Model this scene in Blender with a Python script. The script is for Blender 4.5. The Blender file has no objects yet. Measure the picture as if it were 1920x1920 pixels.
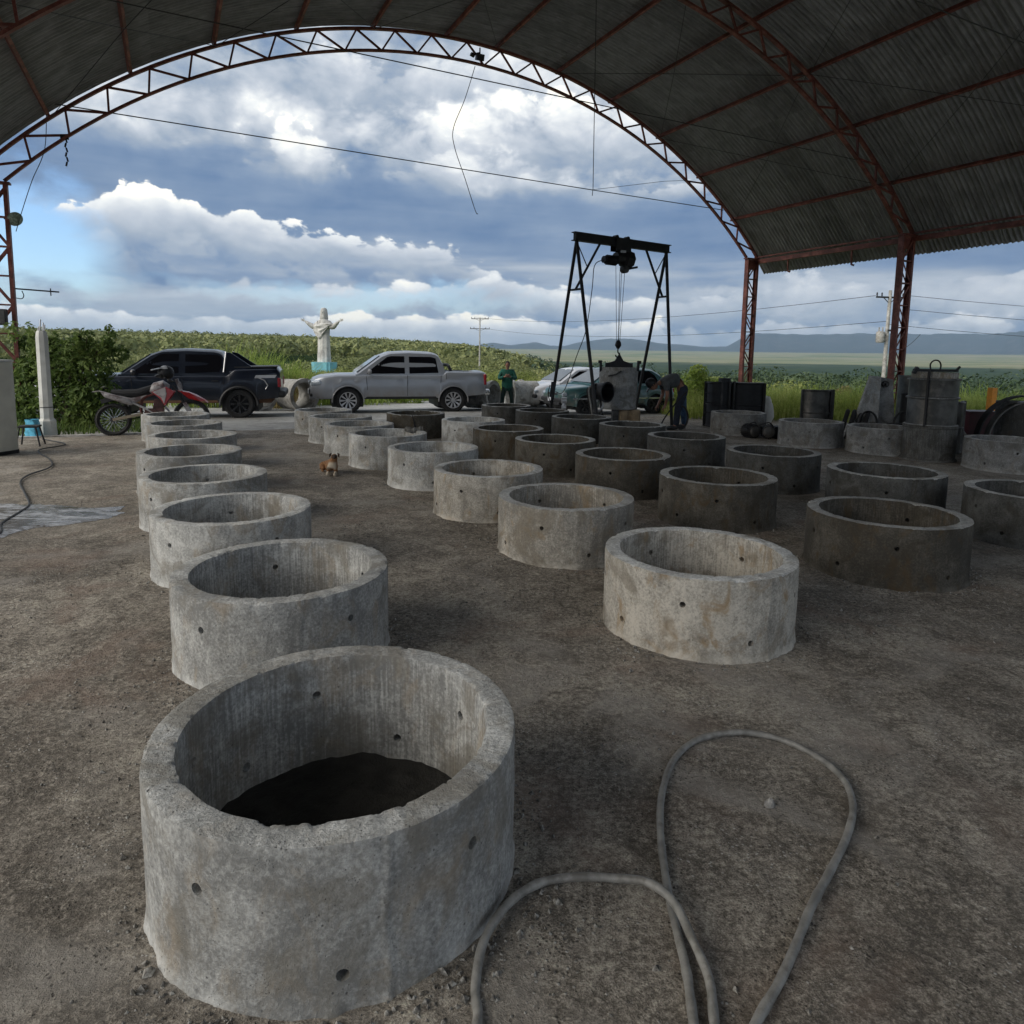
import bpy, math, random
import numpy as np
from mathutils import Vector, Matrix, Euler
random.seed(7); RNG = np.random.default_rng(7)
R = math.radians
scn = bpy.context.scene
C = scn.collection

# ------------------------------------------------------------------ camera
F_PX, CX, CY, PITCH, ROLL, EYE = 1262.5, 940.7, 814.9, R(6.881), R(0.838), 1.733
cam_data = bpy.data.cameras.new('camera')
cam_data.sensor_width = 36.0
cam_data.lens = 36.0 * F_PX / 1920.0
cam_data.shift_x = (960.0 - CX) / 1920.0
cam_data.shift_y = (CY - 960.0) / 1920.0
cam_data.clip_start = 0.05
cam_data.clip_end = 60000
cam = bpy.data.objects.new('camera', cam_data)
C.objects.link(cam)
_c, _s = math.cos(PITCH), math.sin(PITCH)
_fw, _up, _rt = Vector((0, _c, -_s)), Vector((0, _s, _c)), Vector((1, 0, 0))
_r2 = _rt * math.cos(ROLL) + _up * math.sin(ROLL)
_u2 = -_rt * math.sin(ROLL) + _up * math.cos(ROLL)
M = Matrix((( _r2.x, _u2.x, -_fw.x, 0), (_r2.y, _u2.y, -_fw.y, 0), (_r2.z, _u2.z, -_fw.z, EYE), (0, 0, 0, 1)))
cam.matrix_world = M
scn.camera = cam

# ------------------------------------------------------------------ colour management
scn.view_settings.view_transform = 'Standard'
scn.view_settings.look = 'None'
scn.view_settings.exposure = 1.74
scn.view_settings.gamma = 1
scn.view_settings.use_curve_mapping = False
try:
    scn.cycles.volume_bounces = 0
    scn.cycles.max_bounces = 6
except Exception:
    pass

# ------------------------------------------------------------------ sun
SUN_EL, SUN_AZ = R(34), R(243)          # azimuth clockwise from +Y (the way the camera looks)
sd = bpy.data.lights.new('sun', 'SUN')
sd.energy = 1.05
sd.angle = R(55)
sd.color = (1.0, 0.93, 0.82)
sun = bpy.data.objects.new('sun', sd)
C.objects.link(sun)
_sv = Vector((math.sin(SUN_AZ) * math.cos(SUN_EL), math.cos(SUN_AZ) * math.cos(SUN_EL), math.sin(SUN_EL)))
sun.rotation_euler = _sv.to_track_quat('Z', 'Y').to_euler()

# ------------------------------------------------------------------ node expression helper
class X:
    def __init__(s, nt, v): s.nt, s.v = nt, v
    def _m(s, op, *a, clamp=False):
        n = s.nt.nodes.new('ShaderNodeMath'); n.operation = op; n.use_clamp = clamp
        for i, q in enumerate((s,) + a):
            q = q.v if isinstance(q, X) else q
            if isinstance(q, (int, float)): n.inputs[i].default_value = q
            else: s.nt.links.new(q, n.inputs[i])
        return X(s.nt, n.outputs[0])
    def __add__(s, o): return s._m('ADD', o)
    __radd__ = __add__
    def __mul__(s, o): return s._m('MULTIPLY', o)
    __rmul__ = __mul__
    def __sub__(s, o): return s._m('SUBTRACT', o)
    def __rsub__(s, o): return (s * -1.0) + o
    def __truediv__(s, o): return s._m('DIVIDE', o)
    def pow(s, o): return s._m('POWER', o)
    def max(s, o): return s._m('MAXIMUM', o)
    def min(s, o): return s._m('MINIMUM', o)
    def abs(s): return s._m('ABSOLUTE')
    def exp(s): return s._m('EXPONENT')
    def sat(s): return s._m('ADD', 0.0, clamp=True)
    def sm(s, a, b):
        n = s.nt.nodes.new('ShaderNodeMapRange'); n.interpolation_type = 'SMOOTHSTEP'
        s.nt.links.new(s.v, n.inputs[0])
        if a > b:
            n.inputs[1].default_value, n.inputs[2].default_value = b, a
            n.inputs[3].default_value, n.inputs[4].default_value = 1, 0
        else:
            n.inputs[1].default_value, n.inputs[2].default_value = a, b
        return X(s.nt, n.outputs[0])
    def gauss(s, c, w):
        d = (s - c) / w
        return (d * d * -1.0).exp()
    def ramp(s, stops):
        n = s.nt.nodes.new('ShaderNodeValToRGB'); cr = n.color_ramp
        while len(cr.elements) < len(stops): cr.elements.new(0.5)
        for e, (p, c) in zip(cr.elements, stops):
            e.position = p; e.color = (*c, 1) if len(c) == 3 else c
        s.nt.links.new(s.v, n.inputs[0])
        return n.outputs[0]
def mixc(nt, f, a, b, mode='MIX'):
    n = nt.nodes.new('ShaderNodeMix'); n.data_type = 'RGBA'; n.blend_type = mode
    for sock, q in ((n.inputs[0], f), (n.inputs[6], a), (n.inputs[7], b)):
        q = q.v if isinstance(q, X) else q
        if isinstance(q, (int, float)): sock.default_value = q
        elif isinstance(q, tuple): sock.default_value = (*q, 1) if len(q) == 3 else q
        else: nt.links.new(q, sock)
    return n.outputs[2]
def noise(nt, vec, scale, detail=6, rough=0.55, dist=0.0, sc=(1, 1, 1), off=(0, 0, 0)):
    if sc != (1, 1, 1) or off != (0, 0, 0):
        m = nt.nodes.new('ShaderNodeMapping'); m.inputs['Scale'].default_value = sc; m.inputs['Location'].default_value = off
        nt.links.new(vec, m.inputs[0]); vec = m.outputs[0]
    n = nt.nodes.new('ShaderNodeTexNoise')
    n.inputs['Scale'].default_value = scale; n.inputs['Detail'].default_value = detail
    n.inputs['Roughness'].default_value = rough; n.inputs['Distortion'].default_value = dist
    nt.links.new(vec, n.inputs['Vector'])
    return X(nt, n.outputs[0])
def voro(nt, vec, scale, feature='F1', sc=(1, 1, 1), out=0):
    if sc != (1, 1, 1):
        m = nt.nodes.new('ShaderNodeMapping'); m.inputs['Scale'].default_value = sc
        nt.links.new(vec, m.inputs[0]); vec = m.outputs[0]
    n = nt.nodes.new('ShaderNodeTexVoronoi'); n.feature = feature
    n.inputs['Scale'].default_value = scale
    nt.links.new(vec, n.inputs['Vector'])
    return X(nt, n.outputs[out])

# ------------------------------------------------------------------ world: cloudy sky (all by direction, no seams)
def make_world():
    w = bpy.data.worlds.new('World'); scn.world = w; w.use_nodes = True
    nt = w.node_tree; nt.nodes.clear(); L = nt.links
    out = nt.nodes.new('ShaderNodeOutputWorld'); bg = nt.nodes.new('ShaderNodeBackground')
    sky = nt.nodes.new('ShaderNodeTexSky'); sky.sky_type = 'NISHITA'; sky.sun_disc = False
    sky.sun_elevation = SUN_EL; sky.sun_rotation = SUN_AZ; sky.air_density = 1.0; sky.dust_density = 0.4
    tc = nt.nodes.new('ShaderNodeTexCoord'); D = tc.outputs['Generated']
    nr = nt.nodes.new('ShaderNodeVectorMath'); nr.operation = 'NORMALIZE'; L.new(D, nr.inputs[0]); D = nr.outputs[0]
    sp = nt.nodes.new('ShaderNodeSeparateXYZ'); L.new(D, sp.inputs[0])
    x, y, z = (X(nt, sp.outputs[i]) for i in range(3))
    DEG = 180 / math.pi
    az = x._m('ARCTAN2', y) * DEG
    el = z._m('ARCSINE') * DEG
    # warping noises
    nb = noise(nt, D, 2.2, 8, 0.55, 0.3, sc=(1, 1, 2.4), off=(3.1, 1.7, 0.4))       # broad
    nm = noise(nt, D, 6.0, 10, 0.60, 0.4, sc=(1, 1, 2.0), off=(0.3, 5.2, 2.0))       # cumulus lumps
    nf = noise(nt, D, 17.0, 10, 0.62, 0.3, sc=(1, 1, 1.6), off=(7.0, 0.2, 1.0))      # fine lumps
    ns = noise(nt, D, 5.0, 8, 0.6, 0.2, sc=(1, 1, 9.0), off=(2.0, 2.0, 3.0))         # flat streaks
    wv = nt.nodes.new('ShaderNodeVectorMath'); wv.operation = 'ADD'; nw = nt.nodes.new('ShaderNodeTexNoise'); nw.inputs['Scale'].default_value = 5; nw.inputs['Detail'].default_value = 4
    L.new(D, nw.inputs[0]); ws = nt.nodes.new('ShaderNodeVectorMath'); ws.operation = 'SCALE'; ws.inputs[3].default_value = 0.16; L.new(nw.outputs[1], ws.inputs[0]); L.new(D, wv.inputs[0]); L.new(ws.outputs[0], wv.inputs[1]); DW = wv.outputs[0]
    bl = (0.45 - voro(nt, DW, 9, sc=(1, 1, 1.6))) * 0.55 + (0.45 - voro(nt, DW, 22, sc=(1, 1, 1.5))) * 0.32 + (0.45 - voro(nt, DW, 55, sc=(1, 1, 1.4))) * 0.18
    lm = (nm - 0.5) * 1.5 + (nf - 0.5) * 0.9 + bl * 0.9
    def bank(Lum, edge, thick, amp, hi, lo, mask):
        t = (edge + lm * amp - el) / thick
        inside = t.sm(-0.05, 0.10)
        body = hi + t.sm(0.0, 1.0) * (lo - hi) + (nf - 0.5) * 1.2 + (nm - 0.5) * 0.8 + bl * 0.9
        fade = t.sm(1.5, 0.9)
        k = inside * fade * mask
        return Lum * (1.0 - k) + body * k
    # upper deck of bright grey cloud
    Lum = 0.60 + (nb - 0.5) * 0.9 + lm * 0.75
    Lum = Lum + az.gauss(3, 13) * el.gauss(19.5, 5.0) * 0.16 - az.gauss(-22, 9) * el.gauss(22, 4) * 0.10
    for e0_, th_, hi_, mk_ in ((22.5, 4.0, 0.86, az.gauss(-2, 16)), (19.0, 4.0, 0.92, az.gauss(9, 11)), (15.5, 3.5, 0.80, az.gauss(-10, 14)), (14.0, 3.0, 0.88, az.gauss(12, 9))):
        Lum = bank(Lum, e0_ + (nb - 0.5) * 5.0, th_, 5.0, hi_, 0.50, mk_ * 0.85)
    # the dark rain band, dropping to the right
    bc = (az * -0.065) + 10.9 + (nb - 0.5) * 5.0
    dd = el + (nm - 0.5) * 2.6 - bc
    upe = dd.sm(3.4, 0.8)
    lowe = dd.sm(-3.6, -1.6)
    Lum = Lum * (1.0 - upe) + (0.15 + (ns - 0.5) * 0.5 + (nm - 0.5) * 0.45 + bl * 0.22 + dd.sm(0.5, 4.5) * 0.18) * upe
    # below the band: streaky blue grey
    below = 0.40 + (ns - 0.5) * 0.9 + (nm - 0.5) * 0.5 + az.sm(5, 30) * 0.10
    Lum = Lum * lowe + below * (1.0 - lowe)
    # cumulus banks: bright crinkled tops, grey blue feet
    Lum = bank(Lum, 9.2 + az.gauss(-25, 9) * 1.3 - az.sm(-6, 8) * 4.5, 2.8, 4.6, 0.90, 0.34, az.sm(9, 1) * az.sm(-75, -55))
    Lum = bank(Lum, 5.2 + az.gauss(-1, 6) * 1.8, 3.0, 3.0, 0.95, 0.40, az.gauss(2, 17).pow(0.5) * 0.95)
    Lum = bank(Lum, 6.0 + (nb - 0.5) * 4.0, 3.0, 3.4, 0.72, 0.42, az.sm(12, 22) * 0.7)
    Lum = bank(Lum, 3.0 + (nb - 0.5) * 2.5, 2.0, 2.0, 0.98, 0.55, 0.85 - az.sm(8, 25) * 0.4)
    Lum = Lum + el.sm(2.2, 0.0) * 0.10
    col = Lum.sat().ramp([(0.0, (0.105, 0.175, 0.305)), (0.25, (0.18, 0.25, 0.365)), (0.45, (0.30, 0.355, 0.43)),
                          (0.68, (0.47, 0.51, 0.565)), (0.88, (0.72, 0.74, 0.745)), (1.0, (0.93, 0.90, 0.80))])
    # blue holes low on the left, and small ones further right
    hole = az.sm(-27, -33) * az.sm(-75, -50) * (el + lm * 5.0).gauss(7.0, 3.6)
    hole = hole + az.gauss(-12, 16) * (el + lm * 3.0).gauss(4.2, 1.0) * 0.55
    hole = (hole * 1.5 - 0.25 - Lum.sm(0.75, 1.0) * 1.2).sat()
    blue = nt.nodes.new('ShaderNodeMix'); blue.data_type = 'RGBA'; blue.blend_type = 'MULTIPLY'; blue.inputs[0].default_value = 1
    L.new(sky.outputs[0], blue.inputs[6]); blue.inputs[7].default_value = (0.42, 0.50, 0.60, 1)
    up = nt.nodes.new('ShaderNodeVectorMath'); up.operation = 'SCALE'; up.inputs[3].default_value = CLOUD_K / 0.1
    L.new(col, up.inputs[0])
    fin = mixc(nt, hole, up.outputs[0], blue.outputs[2])
    bg.inputs[1].default_value = 0.1
    L.new(fin, bg.inputs[0]); L.new(bg.outputs[0], out.inputs[0])
CLOUD_K = 0.405
make_world()
# ------------------------------------------------------------------ helpers: numbers
_HT = RNG.integers(0, 2**31, size=4096)
def _hash(ix, iy, iz):
    h = (ix.astype(np.int64) * 73856093) ^ (iy.astype(np.int64) * 19349663) ^ (iz.astype(np.int64) * 83492791)
    h = (h ^ (h >> 13)) * 1274126177
    h = h ^ (h >> 16)
    return (h & 0xffff).astype(np.float64) / 65535.0
def vnoise(P):
    P = np.asarray(P, float); i = np.floor(P).astype(np.int64); f = P - i; f = f * f * (3 - 2 * f)
    r = 0
    for dx in (0, 1):
        wx = f[:, 0] if dx else 1 - f[:, 0]
        for dy in (0, 1):
            wy = f[:, 1] if dy else 1 - f[:, 1]
            for dz in (0, 1):
                wz = f[:, 2] if dz else 1 - f[:, 2]
                r = r + wx * wy * wz * _hash(i[:, 0] + dx, i[:, 1] + dy, i[:, 2] + dz)
    return r
def fbm(P, o=4, g=0.5):
    P = np.asarray(P, float); a, t, r = 1.0, 0.0, 0
    for k in range(o):
        r = r + a * vnoise(P + 17.3 * k); t += a; a *= g; P = P * 2.03
    return r / t
def sstep(a, b, x):
    t = np.clip((np.asarray(x, float) - a) / (b - a), 0, 1); return t * t * (3 - 2 * t)

# ------------------------------------------------------------------ helpers: objects
def tag(o, label=None, cat=None, group=None, kind=None):
    if label: o['label'] = label
    if cat: o['category'] = cat
    if group: o['group'] = group
    if kind: o['kind'] = kind
    return o
def empty(name, loc=(0, 0, 0), rz=0.0, label=None, cat=None, group=None):
    o = bpy.data.objects.new(name, None); C.objects.link(o); o.location = loc; o.rotation_euler = (0, 0, rz)
    o.empty_display_size = 0.2
    return tag(o, label, cat, group)
def link(name, me, mat=None, parent=None, smooth=None):
    o = bpy.data.objects.new(name, me); C.objects.link(o)
    if mat is not None and len(me.materials) == 0:
        for m in (mat if isinstance(mat, (list, tuple)) else [mat]): me.materials.append(m)
    if parent: o.parent = parent
    return o
def mesh_np(name, V, Fq, smooth=True, matidx=None):
    """V (n,3); Fq (m,3|4) int"""
    me = bpy.data.meshes.new(name); V = np.asarray(V, np.float32); Fq = np.asarray(Fq, np.int32)
    k = Fq.shape[1]; me.vertices.add(len(V)); me.vertices.foreach_set('co', V.ravel())
    me.loops.add(Fq.size); me.loops.foreach_set('vertex_index', Fq.ravel())
    me.polygons.add(len(Fq)); me.polygons.foreach_set('loop_start', np.arange(0, Fq.size, k, dtype=np.int32))
    me.polygons.foreach_set('loop_total', np.full(len(Fq), k, np.int32))
    me.polygons.foreach_set('use_smooth', np.full(len(Fq), smooth))
    if matidx is not None: me.polygons.foreach_set('material_index', np.asarray(matidx, np.int32))
    me.update(calc_edges=True); me.validate(); return me
def frame(d):
    d = Vector(d).normalized(); u = Vector((0, 0, 1)) if abs(d.z) < 0.95 else Vector((1, 0, 0))
    x = d.cross(u).normalized(); y = x.cross(d).normalized(); return x, y
class MB:
    def __init__(s): s.v, s.f = [], []
    def add(s, vs, fs):
        n = len(s.v); s.v += [tuple(v) for v in vs]; s.f += [tuple(i + n for i in f) for f in fs]; return s
    def box(s, c, sz, rot=None, taper=1.0):
        x, y, z = sz[0] / 2, sz[1] / 2, sz[2] / 2; vs = []
        for k in (-1, 1):
            t = taper if k > 0 else 1
            for a, b in ((-1, -1), (1, -1), (1, 1), (-1, 1)): vs.append(Vector((a * x * t, b * y * t, k * z)))
        if rot is not None:
            m = Euler(rot).to_matrix(); vs = [m @ v for v in vs]
        c = Vector(c)
        return s.add([v + c for v in vs], [(0, 3, 2, 1), (4, 5, 6, 7), (0, 1, 5, 4), (1, 2, 6, 5), (2, 3, 7, 6), (3, 0, 4, 7)])
    def bar(s, a, b, w, h=None, up=None):
        a, b = Vector(a), Vector(b); h = h or w; d = (b - a).normalized()
        if up is None: x, y = frame(d)
        else: x = d.cross(Vector(up)).normalized(); y = x.cross(d).normalized()
        vs = []
        for p in (a, b):
            for i, j in ((-1, -1), (1, -1), (1, 1), (-1, 1)): vs.append(p + x * (i * w / 2) + y * (j * h / 2))
        return s.add(vs, [(0, 3, 2, 1), (4, 5, 6, 7), (0, 1, 5, 4), (1, 2, 6, 5), (2, 3, 7, 6), (3, 0, 4, 7)])
    def tube(s, pts, r, n=8, closed=False, caps=True):
        pts = [Vector(p) for p in pts]; m = len(pts); rs = r if isinstance(r, (list, tuple)) else [r] * m
        base = len(s.v); px = None
        for i, p in enumerate(pts):
            if closed: d = pts[(i + 1) % m] - pts[i - 1]
            else: d = pts[min(i + 1, m - 1)] - pts[max(i - 1, 0)]
            if d.length < 1e-9: d = Vector((0, 0, 1))
            d.normalize()
            if px is None: px, _ = frame(d)
            px = (px - d * px.dot(d)).normalized() if (px - d * px.dot(d)).length > 1e-6 else frame(d)[0]
            py = d.cross(px)
            for k in range(n):
                a = 2 * math.pi * k / n; q = p + (px * math.cos(a) + py * math.sin(a)) * rs[i]; s.v.append(tuple(q))
        rng = m if closed else m - 1
        for i in range(rng):
            for k in range(n):
                a0 = base + i * n + k; a1 = base + i * n + (k + 1) % n; b0 = base + ((i + 1) % m) * n + k; b1 = base + ((i + 1) % m) * n + (k + 1) % n
                s.f.append((a0, a1, b1, b0))
        if caps and not closed:
            s.f.append(tuple(base + k for k in reversed(range(n)))); s.f.append(tuple(base + (m - 1) * n + k for k in range(n)))
        return s
    def cyl(s, a, b, r, n=16, r2=None):
        return s.tube([a, b], [r, r if r2 is None else r2], n)
    def lathe(s, prof, n=24, c=(0, 0, 0), axis='z', a0=0.0, a1=2 * math.pi):
        full = abs(a1 - a0 - 2 * math.pi) < 1e-6; base = len(s.v); m = n if full else n + 1
        for k in range(m):
            t = a0 + (a1 - a0) * k / n
            for (r, z) in prof:
                x, y = r * math.cos(t), r * math.sin(t)
                v = (x, y, z) if axis == 'z' else ((x, z, y) if axis == 'y' else (z, x, y))
                s.v.append((v[0] + c[0], v[1] + c[1], v[2] + c[2]))
        p = len(prof)
        for k in range(n):
            for i in range(p - 1):
                k2 = (k + 1) % m
                q = (base + k * p + i, base + k2 * p + i, base + k2 * p + i + 1, base + k * p + i + 1)
                s.f.append(q if axis != 'y' else q[::-1])
        return s
    def grid(s, rows):
        """rows: list of lists of points, equal length"""
        base = len(s.v); n = len(rows[0])
        for r in rows: s.v += [tuple(p) for p in r]
        for i in range(len(rows) - 1):
            for j in range(n - 1):
                s.f.append((base + i * n + j, base + i * n + j + 1, base + (i + 1) * n + j + 1, base + (i + 1) * n + j))
        return s
    def poly(s, pts): return s.add(pts, [tuple(range(len(pts)))])
    def slab(s, pts, off):
        """closed polygon extruded by vector off"""
        n = len(pts); off = Vector(off); vs = [Vector(p) for p in pts] + [Vector(p) + off for p in pts]
        fs = [tuple(reversed(range(n))), tuple(range(n, 2 * n))] + [(i, (i + 1) % n, n + (i + 1) % n, n + i) for i in range(n)]
        return s.add(vs, fs)
    def mesh(s, name, smooth=False, angle=None):
        me = bpy.data.meshes.new(name); me.from_pydata(s.v, [], s.f); me.validate()
        if smooth:
            me.polygons.foreach_set('use_smooth', [True] * len(me.polygons))
            if angle: 
                try: me.set_sharp_from_angle(angle=R(angle))
                except Exception: pass
        me.update(); return me
    def build(s, name, mat, parent=None, smooth=False, angle=35):
        return link(name, s.mesh(name, smooth, angle if smooth else None), mat, parent)
def bezier_pts(P, n=8, closed=False):
    """Catmull-Rom through P"""
    P = [Vector(p) for p in P]; out = []; m = len(P)
    for i in range(m if closed else m - 1):
        if closed: p0, p1, p2, p3 = P[i - 1], P[i], P[(i + 1) % m], P[(i + 2) % m]
        else: p0, p1, p2, p3 = P[max(i - 1, 0)], P[i], P[i + 1], P[min(i + 2, m - 1)]
        for k in range(n):
            t = k / n
            out.append(0.5 * ((2 * p1) + (p2 - p0) * t + (2 * p0 - 5 * p1 + 4 * p2 - p3) * t * t + (3 * p1 - p0 - 3 * p2 + p3) * t ** 3))
    if not closed: out.append(P[-1])
    return out
def copy_tree(o, parent=None):
    c = o.copy(); C.objects.link(c); c.parent = parent
    for ch in o.children: copy_tree(ch, c)
    return c

# ------------------------------------------------------------------ materials
def newmat(name):
    m = bpy.data.materials.new(name); m.use_nodes = True; nt = m.node_tree
    b = nt.nodes['Principled BSDF']; tc = nt.nodes.new('ShaderNodeTexCoord')
    return m, nt, b, tc.outputs['Object']
def setc(nt, b, q, what='Base Color'):
    q = q.v if isinstance(q, X) else q
    if isinstance(q, tuple): b.inputs[what].default_value = (*q, 1)
    elif isinstance(q, (int, float)): b.inputs[what].default_value = q
    else: nt.links.new(q, b.inputs[what])
def bump(nt, b, h, strength=0.4, dist=0.01, chain=None):
    n = nt.nodes.new('ShaderNodeBump'); n.inputs['Strength'].default_value = strength; n.inputs['Distance'].default_value = dist
    nt.links.new(h.v if isinstance(h, X) else h, n.inputs['Height'])
    if chain is not None: nt.links.new(chain, n.inputs['Normal'])
    nt.links.new(n.outputs[0], b.inputs['Normal']); return n.outputs[0]
def objrand(nt):
    n = nt.nodes.new('ShaderNodeObjectInfo'); return X(nt, n.outputs['Random'])
def plain(name, col, rough=0.6, metal=0.0, var=0.15, scale=6.0, bmp=0.0, coat=0.0, dirt=None, spec=0.5):
    m, nt, b, oc = newmat(name)
    n = noise(nt, oc, scale, 6, 0.6)
    d = tuple(c * (1 - var) for c in col); l = tuple(min(1, c * (1 + var)) for c in col)
    c = n.sm(0.3, 0.7).ramp([(0, d), (1, l)])
    if dirt:
        k = noise(nt, oc, scale * 0.6, 8, 0.7, off=(5, 5, 5)).sm(dirt[1], dirt[1] + 0.18)
        c = mixc(nt, k * dirt[2], c, dirt[0])
    setc(nt, b, c); setc(nt, b, (n * 0.25 + (rough - 0.12)).sat(), 'Roughness'); b.inputs['Metallic'].default_value = metal
    b.inputs['Coat Weight'].default_value = coat; b.inputs['Coat Roughness'].default_value = 0.08
    b.inputs['Specular IOR Level'].default_value = spec
    if bmp: bump(nt, b, noise(nt, oc, scale * 6, 4, 0.6), bmp, 0.01)
    return m
MT = {}
def mats():
    # concrete of the rings
    def concrete(name, base, streak=1.0, warm=0.5, bm=1.0):
        m, nt, b, oc = newmat(name); rnd = objrand(nt)
        ov = nt.nodes.new('ShaderNodeVectorMath'); ov.operation = 'SCALE'; nt.links.new(rnd.v, ov.inputs[3]); ov.inputs[0].default_value = (37, 11, 23)
        ad = nt.nodes.new('ShaderNodeVectorMath'); ad.operation = 'ADD'; nt.links.new(oc, ad.inputs[0]); nt.links.new(ov.outputs[0], ad.inputs[1]); p = ad.outputs[0]
        n1 = noise(nt, p, 3.0, 8, 0.62, 0.6); n2 = noise(nt, p, 14, 8, 0.65, 0.8); n3 = noise(nt, p, 70, 6, 0.7)
        st = noise(nt, p, 9, 6, 0.6, 0.2, sc=(3, 3, 0.35))
        sxyz = nt.nodes.new('ShaderNodeSeparateXYZ'); nt.links.new(oc, sxyz.inputs[0]); rad = (X(nt, sxyz.outputs[0]) * X(nt, sxyz.outputs[0]) + X(nt, sxyz.outputs[1]) * X(nt, sxyz.outputs[1])).pow(0.5); inner = rad.sm(0.56, 0.53) * 0.9 + 0.1
        st2 = noise(nt, p, 45, 4, 0.6, 0.1, sc=(2, 2, 0.10), off=(3, 3, 3))
        k = (n1 * 0.70 + n2 * 0.30 + st * (0.22 * streak) + (0.11 * (1 - streak) - 0.05) + (st2 - 0.5) * inner * 0.60 * streak + (n3 - 0.5) * 0.70 + (rnd - 0.5) * 0.16)
        bs = tuple(base)
        c = k.sm(0.38, 0.78).ramp([(0, tuple(q * 0.52 for q in bs)), (0.35, tuple(q * 0.82 for q in bs)), (0.62, bs), (1.0, tuple(min(1, q * 1.45) for q in bs))])
        stain = noise(nt, p, 4.0, 7, 0.62, 0.9, sc=(1.6, 1.6, 0.9), off=(9, 3, 1))
        c = mixc(nt, stain.sm(0.50, 0.70) * warm, c, (base[0] * 0.80, base[1] * 0.62, base[2] * 0.42))
        stain2 = noise(nt, p, 3.1, 6, 0.6, 1.2, off=(1, 13, 4))
        c = mixc(nt, stain2.sm(0.50, 0.64) * 0.6, c, (base[0] * 0.46, base[1] * 0.42, base[2] * 0.36))
        eff = noise(nt, p, 5.0, 9, 0.72, 1.5, sc=(1.4, 1.4, 0.6), off=(4, 4, 14))
        c = mixc(nt, eff.sm(0.60, 0.72) * 0.45, c, tuple(min(1, q * 1.7) for q in bs))
        c = mixc(nt, X(nt, sxyz.outputs[2]).sm(0.055, 0.012) * n1.sm(0.40, 0.60) * 0.55, c, tuple(min(1, q * 1.6) for q in bs))
        v = voro(nt, p, 95); pores = v.sm(0.22, 0.10) * noise(nt, p, 20, 3, 0.5, off=(2, 2, 2)).sm(0.52, 0.62)
        v2 = voro(nt, p, 30); pores2 = v2.sm(0.13, 0.06) * noise(nt, p, 9, 3, 0.5, off=(6, 2, 2)).sm(0.52, 0.6)
        pr = (pores + pores2).sat()
        c = mixc(nt, pr * 0.75, c, tuple(q * 0.22 for q in bs))
        setc(nt, b, c); b.inputs['Roughness'].default_value = 0.92; b.inputs['Specular IOR Level'].default_value = 0.25
        h = n2 * 0.6 + n3 * 1.1 + noise(nt, p, 220, 3, 0.6) * 0.5 - pr * 1.5
        bump(nt, b, h, 0.6 * bm, 0.007)
        return m
    MT['concrete'] = concrete('concrete', (0.41, 0.41, 0.395), 1.0, 0.45)
    MT['concrete_rough'] = concrete('rough_concrete', (0.64, 0.64, 0.62), 0.1, 0.2, 2.2)  # rough ring tops, made paler to carry sky light in the colour
    MT['concrete_warm'] = concrete('warm_concrete', (0.40, 0.375, 0.33), 1.0, 0.9)
    MT['concrete_brown'] = concrete('shaded_brown_concrete', (0.105, 0.096, 0.080), 1.0, 0.9)  # dark brown tone; shade of the third row is put into the colour
    MT['concrete_mid'] = concrete('grey_concrete', (0.27, 0.27, 0.262), 0.6, 0.3)
    MT['concrete_shade'] = concrete('shaded_grey_concrete', (0.085, 0.085, 0.080), 0.8, 0.5)  # darkened copy of the concrete, shade of the fourth row painted in
    MT['rim_shade'] = concrete('shaded_rim', (0.50, 0.50, 0.48), 0.1, 0.2, 2.2)  # rims of the dark rows, sky light on the tops painted pale
    MT['concrete_dark'] = concrete('dark_concrete', (0.13, 0.128, 0.12), 1.0, 0.4)
    MT['concrete_pale'] = concrete('pale_concrete', (0.42, 0.41, 0.39), 0.6, 0.2, 0.5)
    # floor
    m, nt, b, oc = newmat('yard_floor')
    n0 = noise(nt, oc, 0.28, 6, 0.6, 0.8); n1 = noise(nt, oc, 1.3, 8, 0.65, 0.8, off=(3, 1, 0)); n2 = noise(nt, oc, 6.5, 8, 0.7, 0.6); n3 = noise(nt, oc, 38, 6, 0.75); n4 = noise(nt, oc, 150, 4, 0.7)
    k = n0 * 0.35 + n1 * 0.40 + n2 * 0.45 + (n3 - 0.5) * 0.85 + (n4 - 0.5) * 0.7 - 0.12
    c = k.sm(0.26, 0.72).ramp([(0, (0.1072, 0.0948, 0.0799)), (0.3, (0.2039, 0.1808, 0.1516)), (0.55, (0.3238, 0.29, 0.2463)), (0.8, (0.4441, 0.3996, 0.3424)), (1, (0.602, 0.5682, 0.4668))])
    red = noise(nt, oc, 1.1, 6, 0.6, 0.6, off=(8, 8, 0)).sm(0.54, 0.70) * 0.45
    c = mixc(nt, red, c, (0.2664, 0.1878, 0.1475))
    grey = noise(nt, oc, 0.8, 6, 0.6, 0.9, off=(18, 2, 0)).sm(0.52, 0.66) * 0.55
    c = mixc(nt, grey, c, (0.3891, 0.3632, 0.3298))
    dk = noise(nt, oc, 2.3, 8, 0.65, 1.0, off=(28, 12, 0)).sm(0.58, 0.70) * 0.6
    c = mixc(nt, dk, c, (0.1103, 0.0951, 0.0789))
    spk = voro(nt, oc, 42).sm(0.24, 0.12) * noise(nt, oc, 3.0, 4, 0.6, off=(1, 4, 0)).sm(0.50, 0.62)
    c = mixc(nt, spk * 0.8, c, (0.619, 0.6039, 0.5736))
    spd = voro(nt, oc, 55).sm(0.30, 0.16) * noise(nt, oc, 4.0, 4, 0.6, off=(11, 4, 0)).sm(0.48, 0.60)
    c = mixc(nt, spd * 0.7, c, (0.0638, 0.0551, 0.0466))
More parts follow.
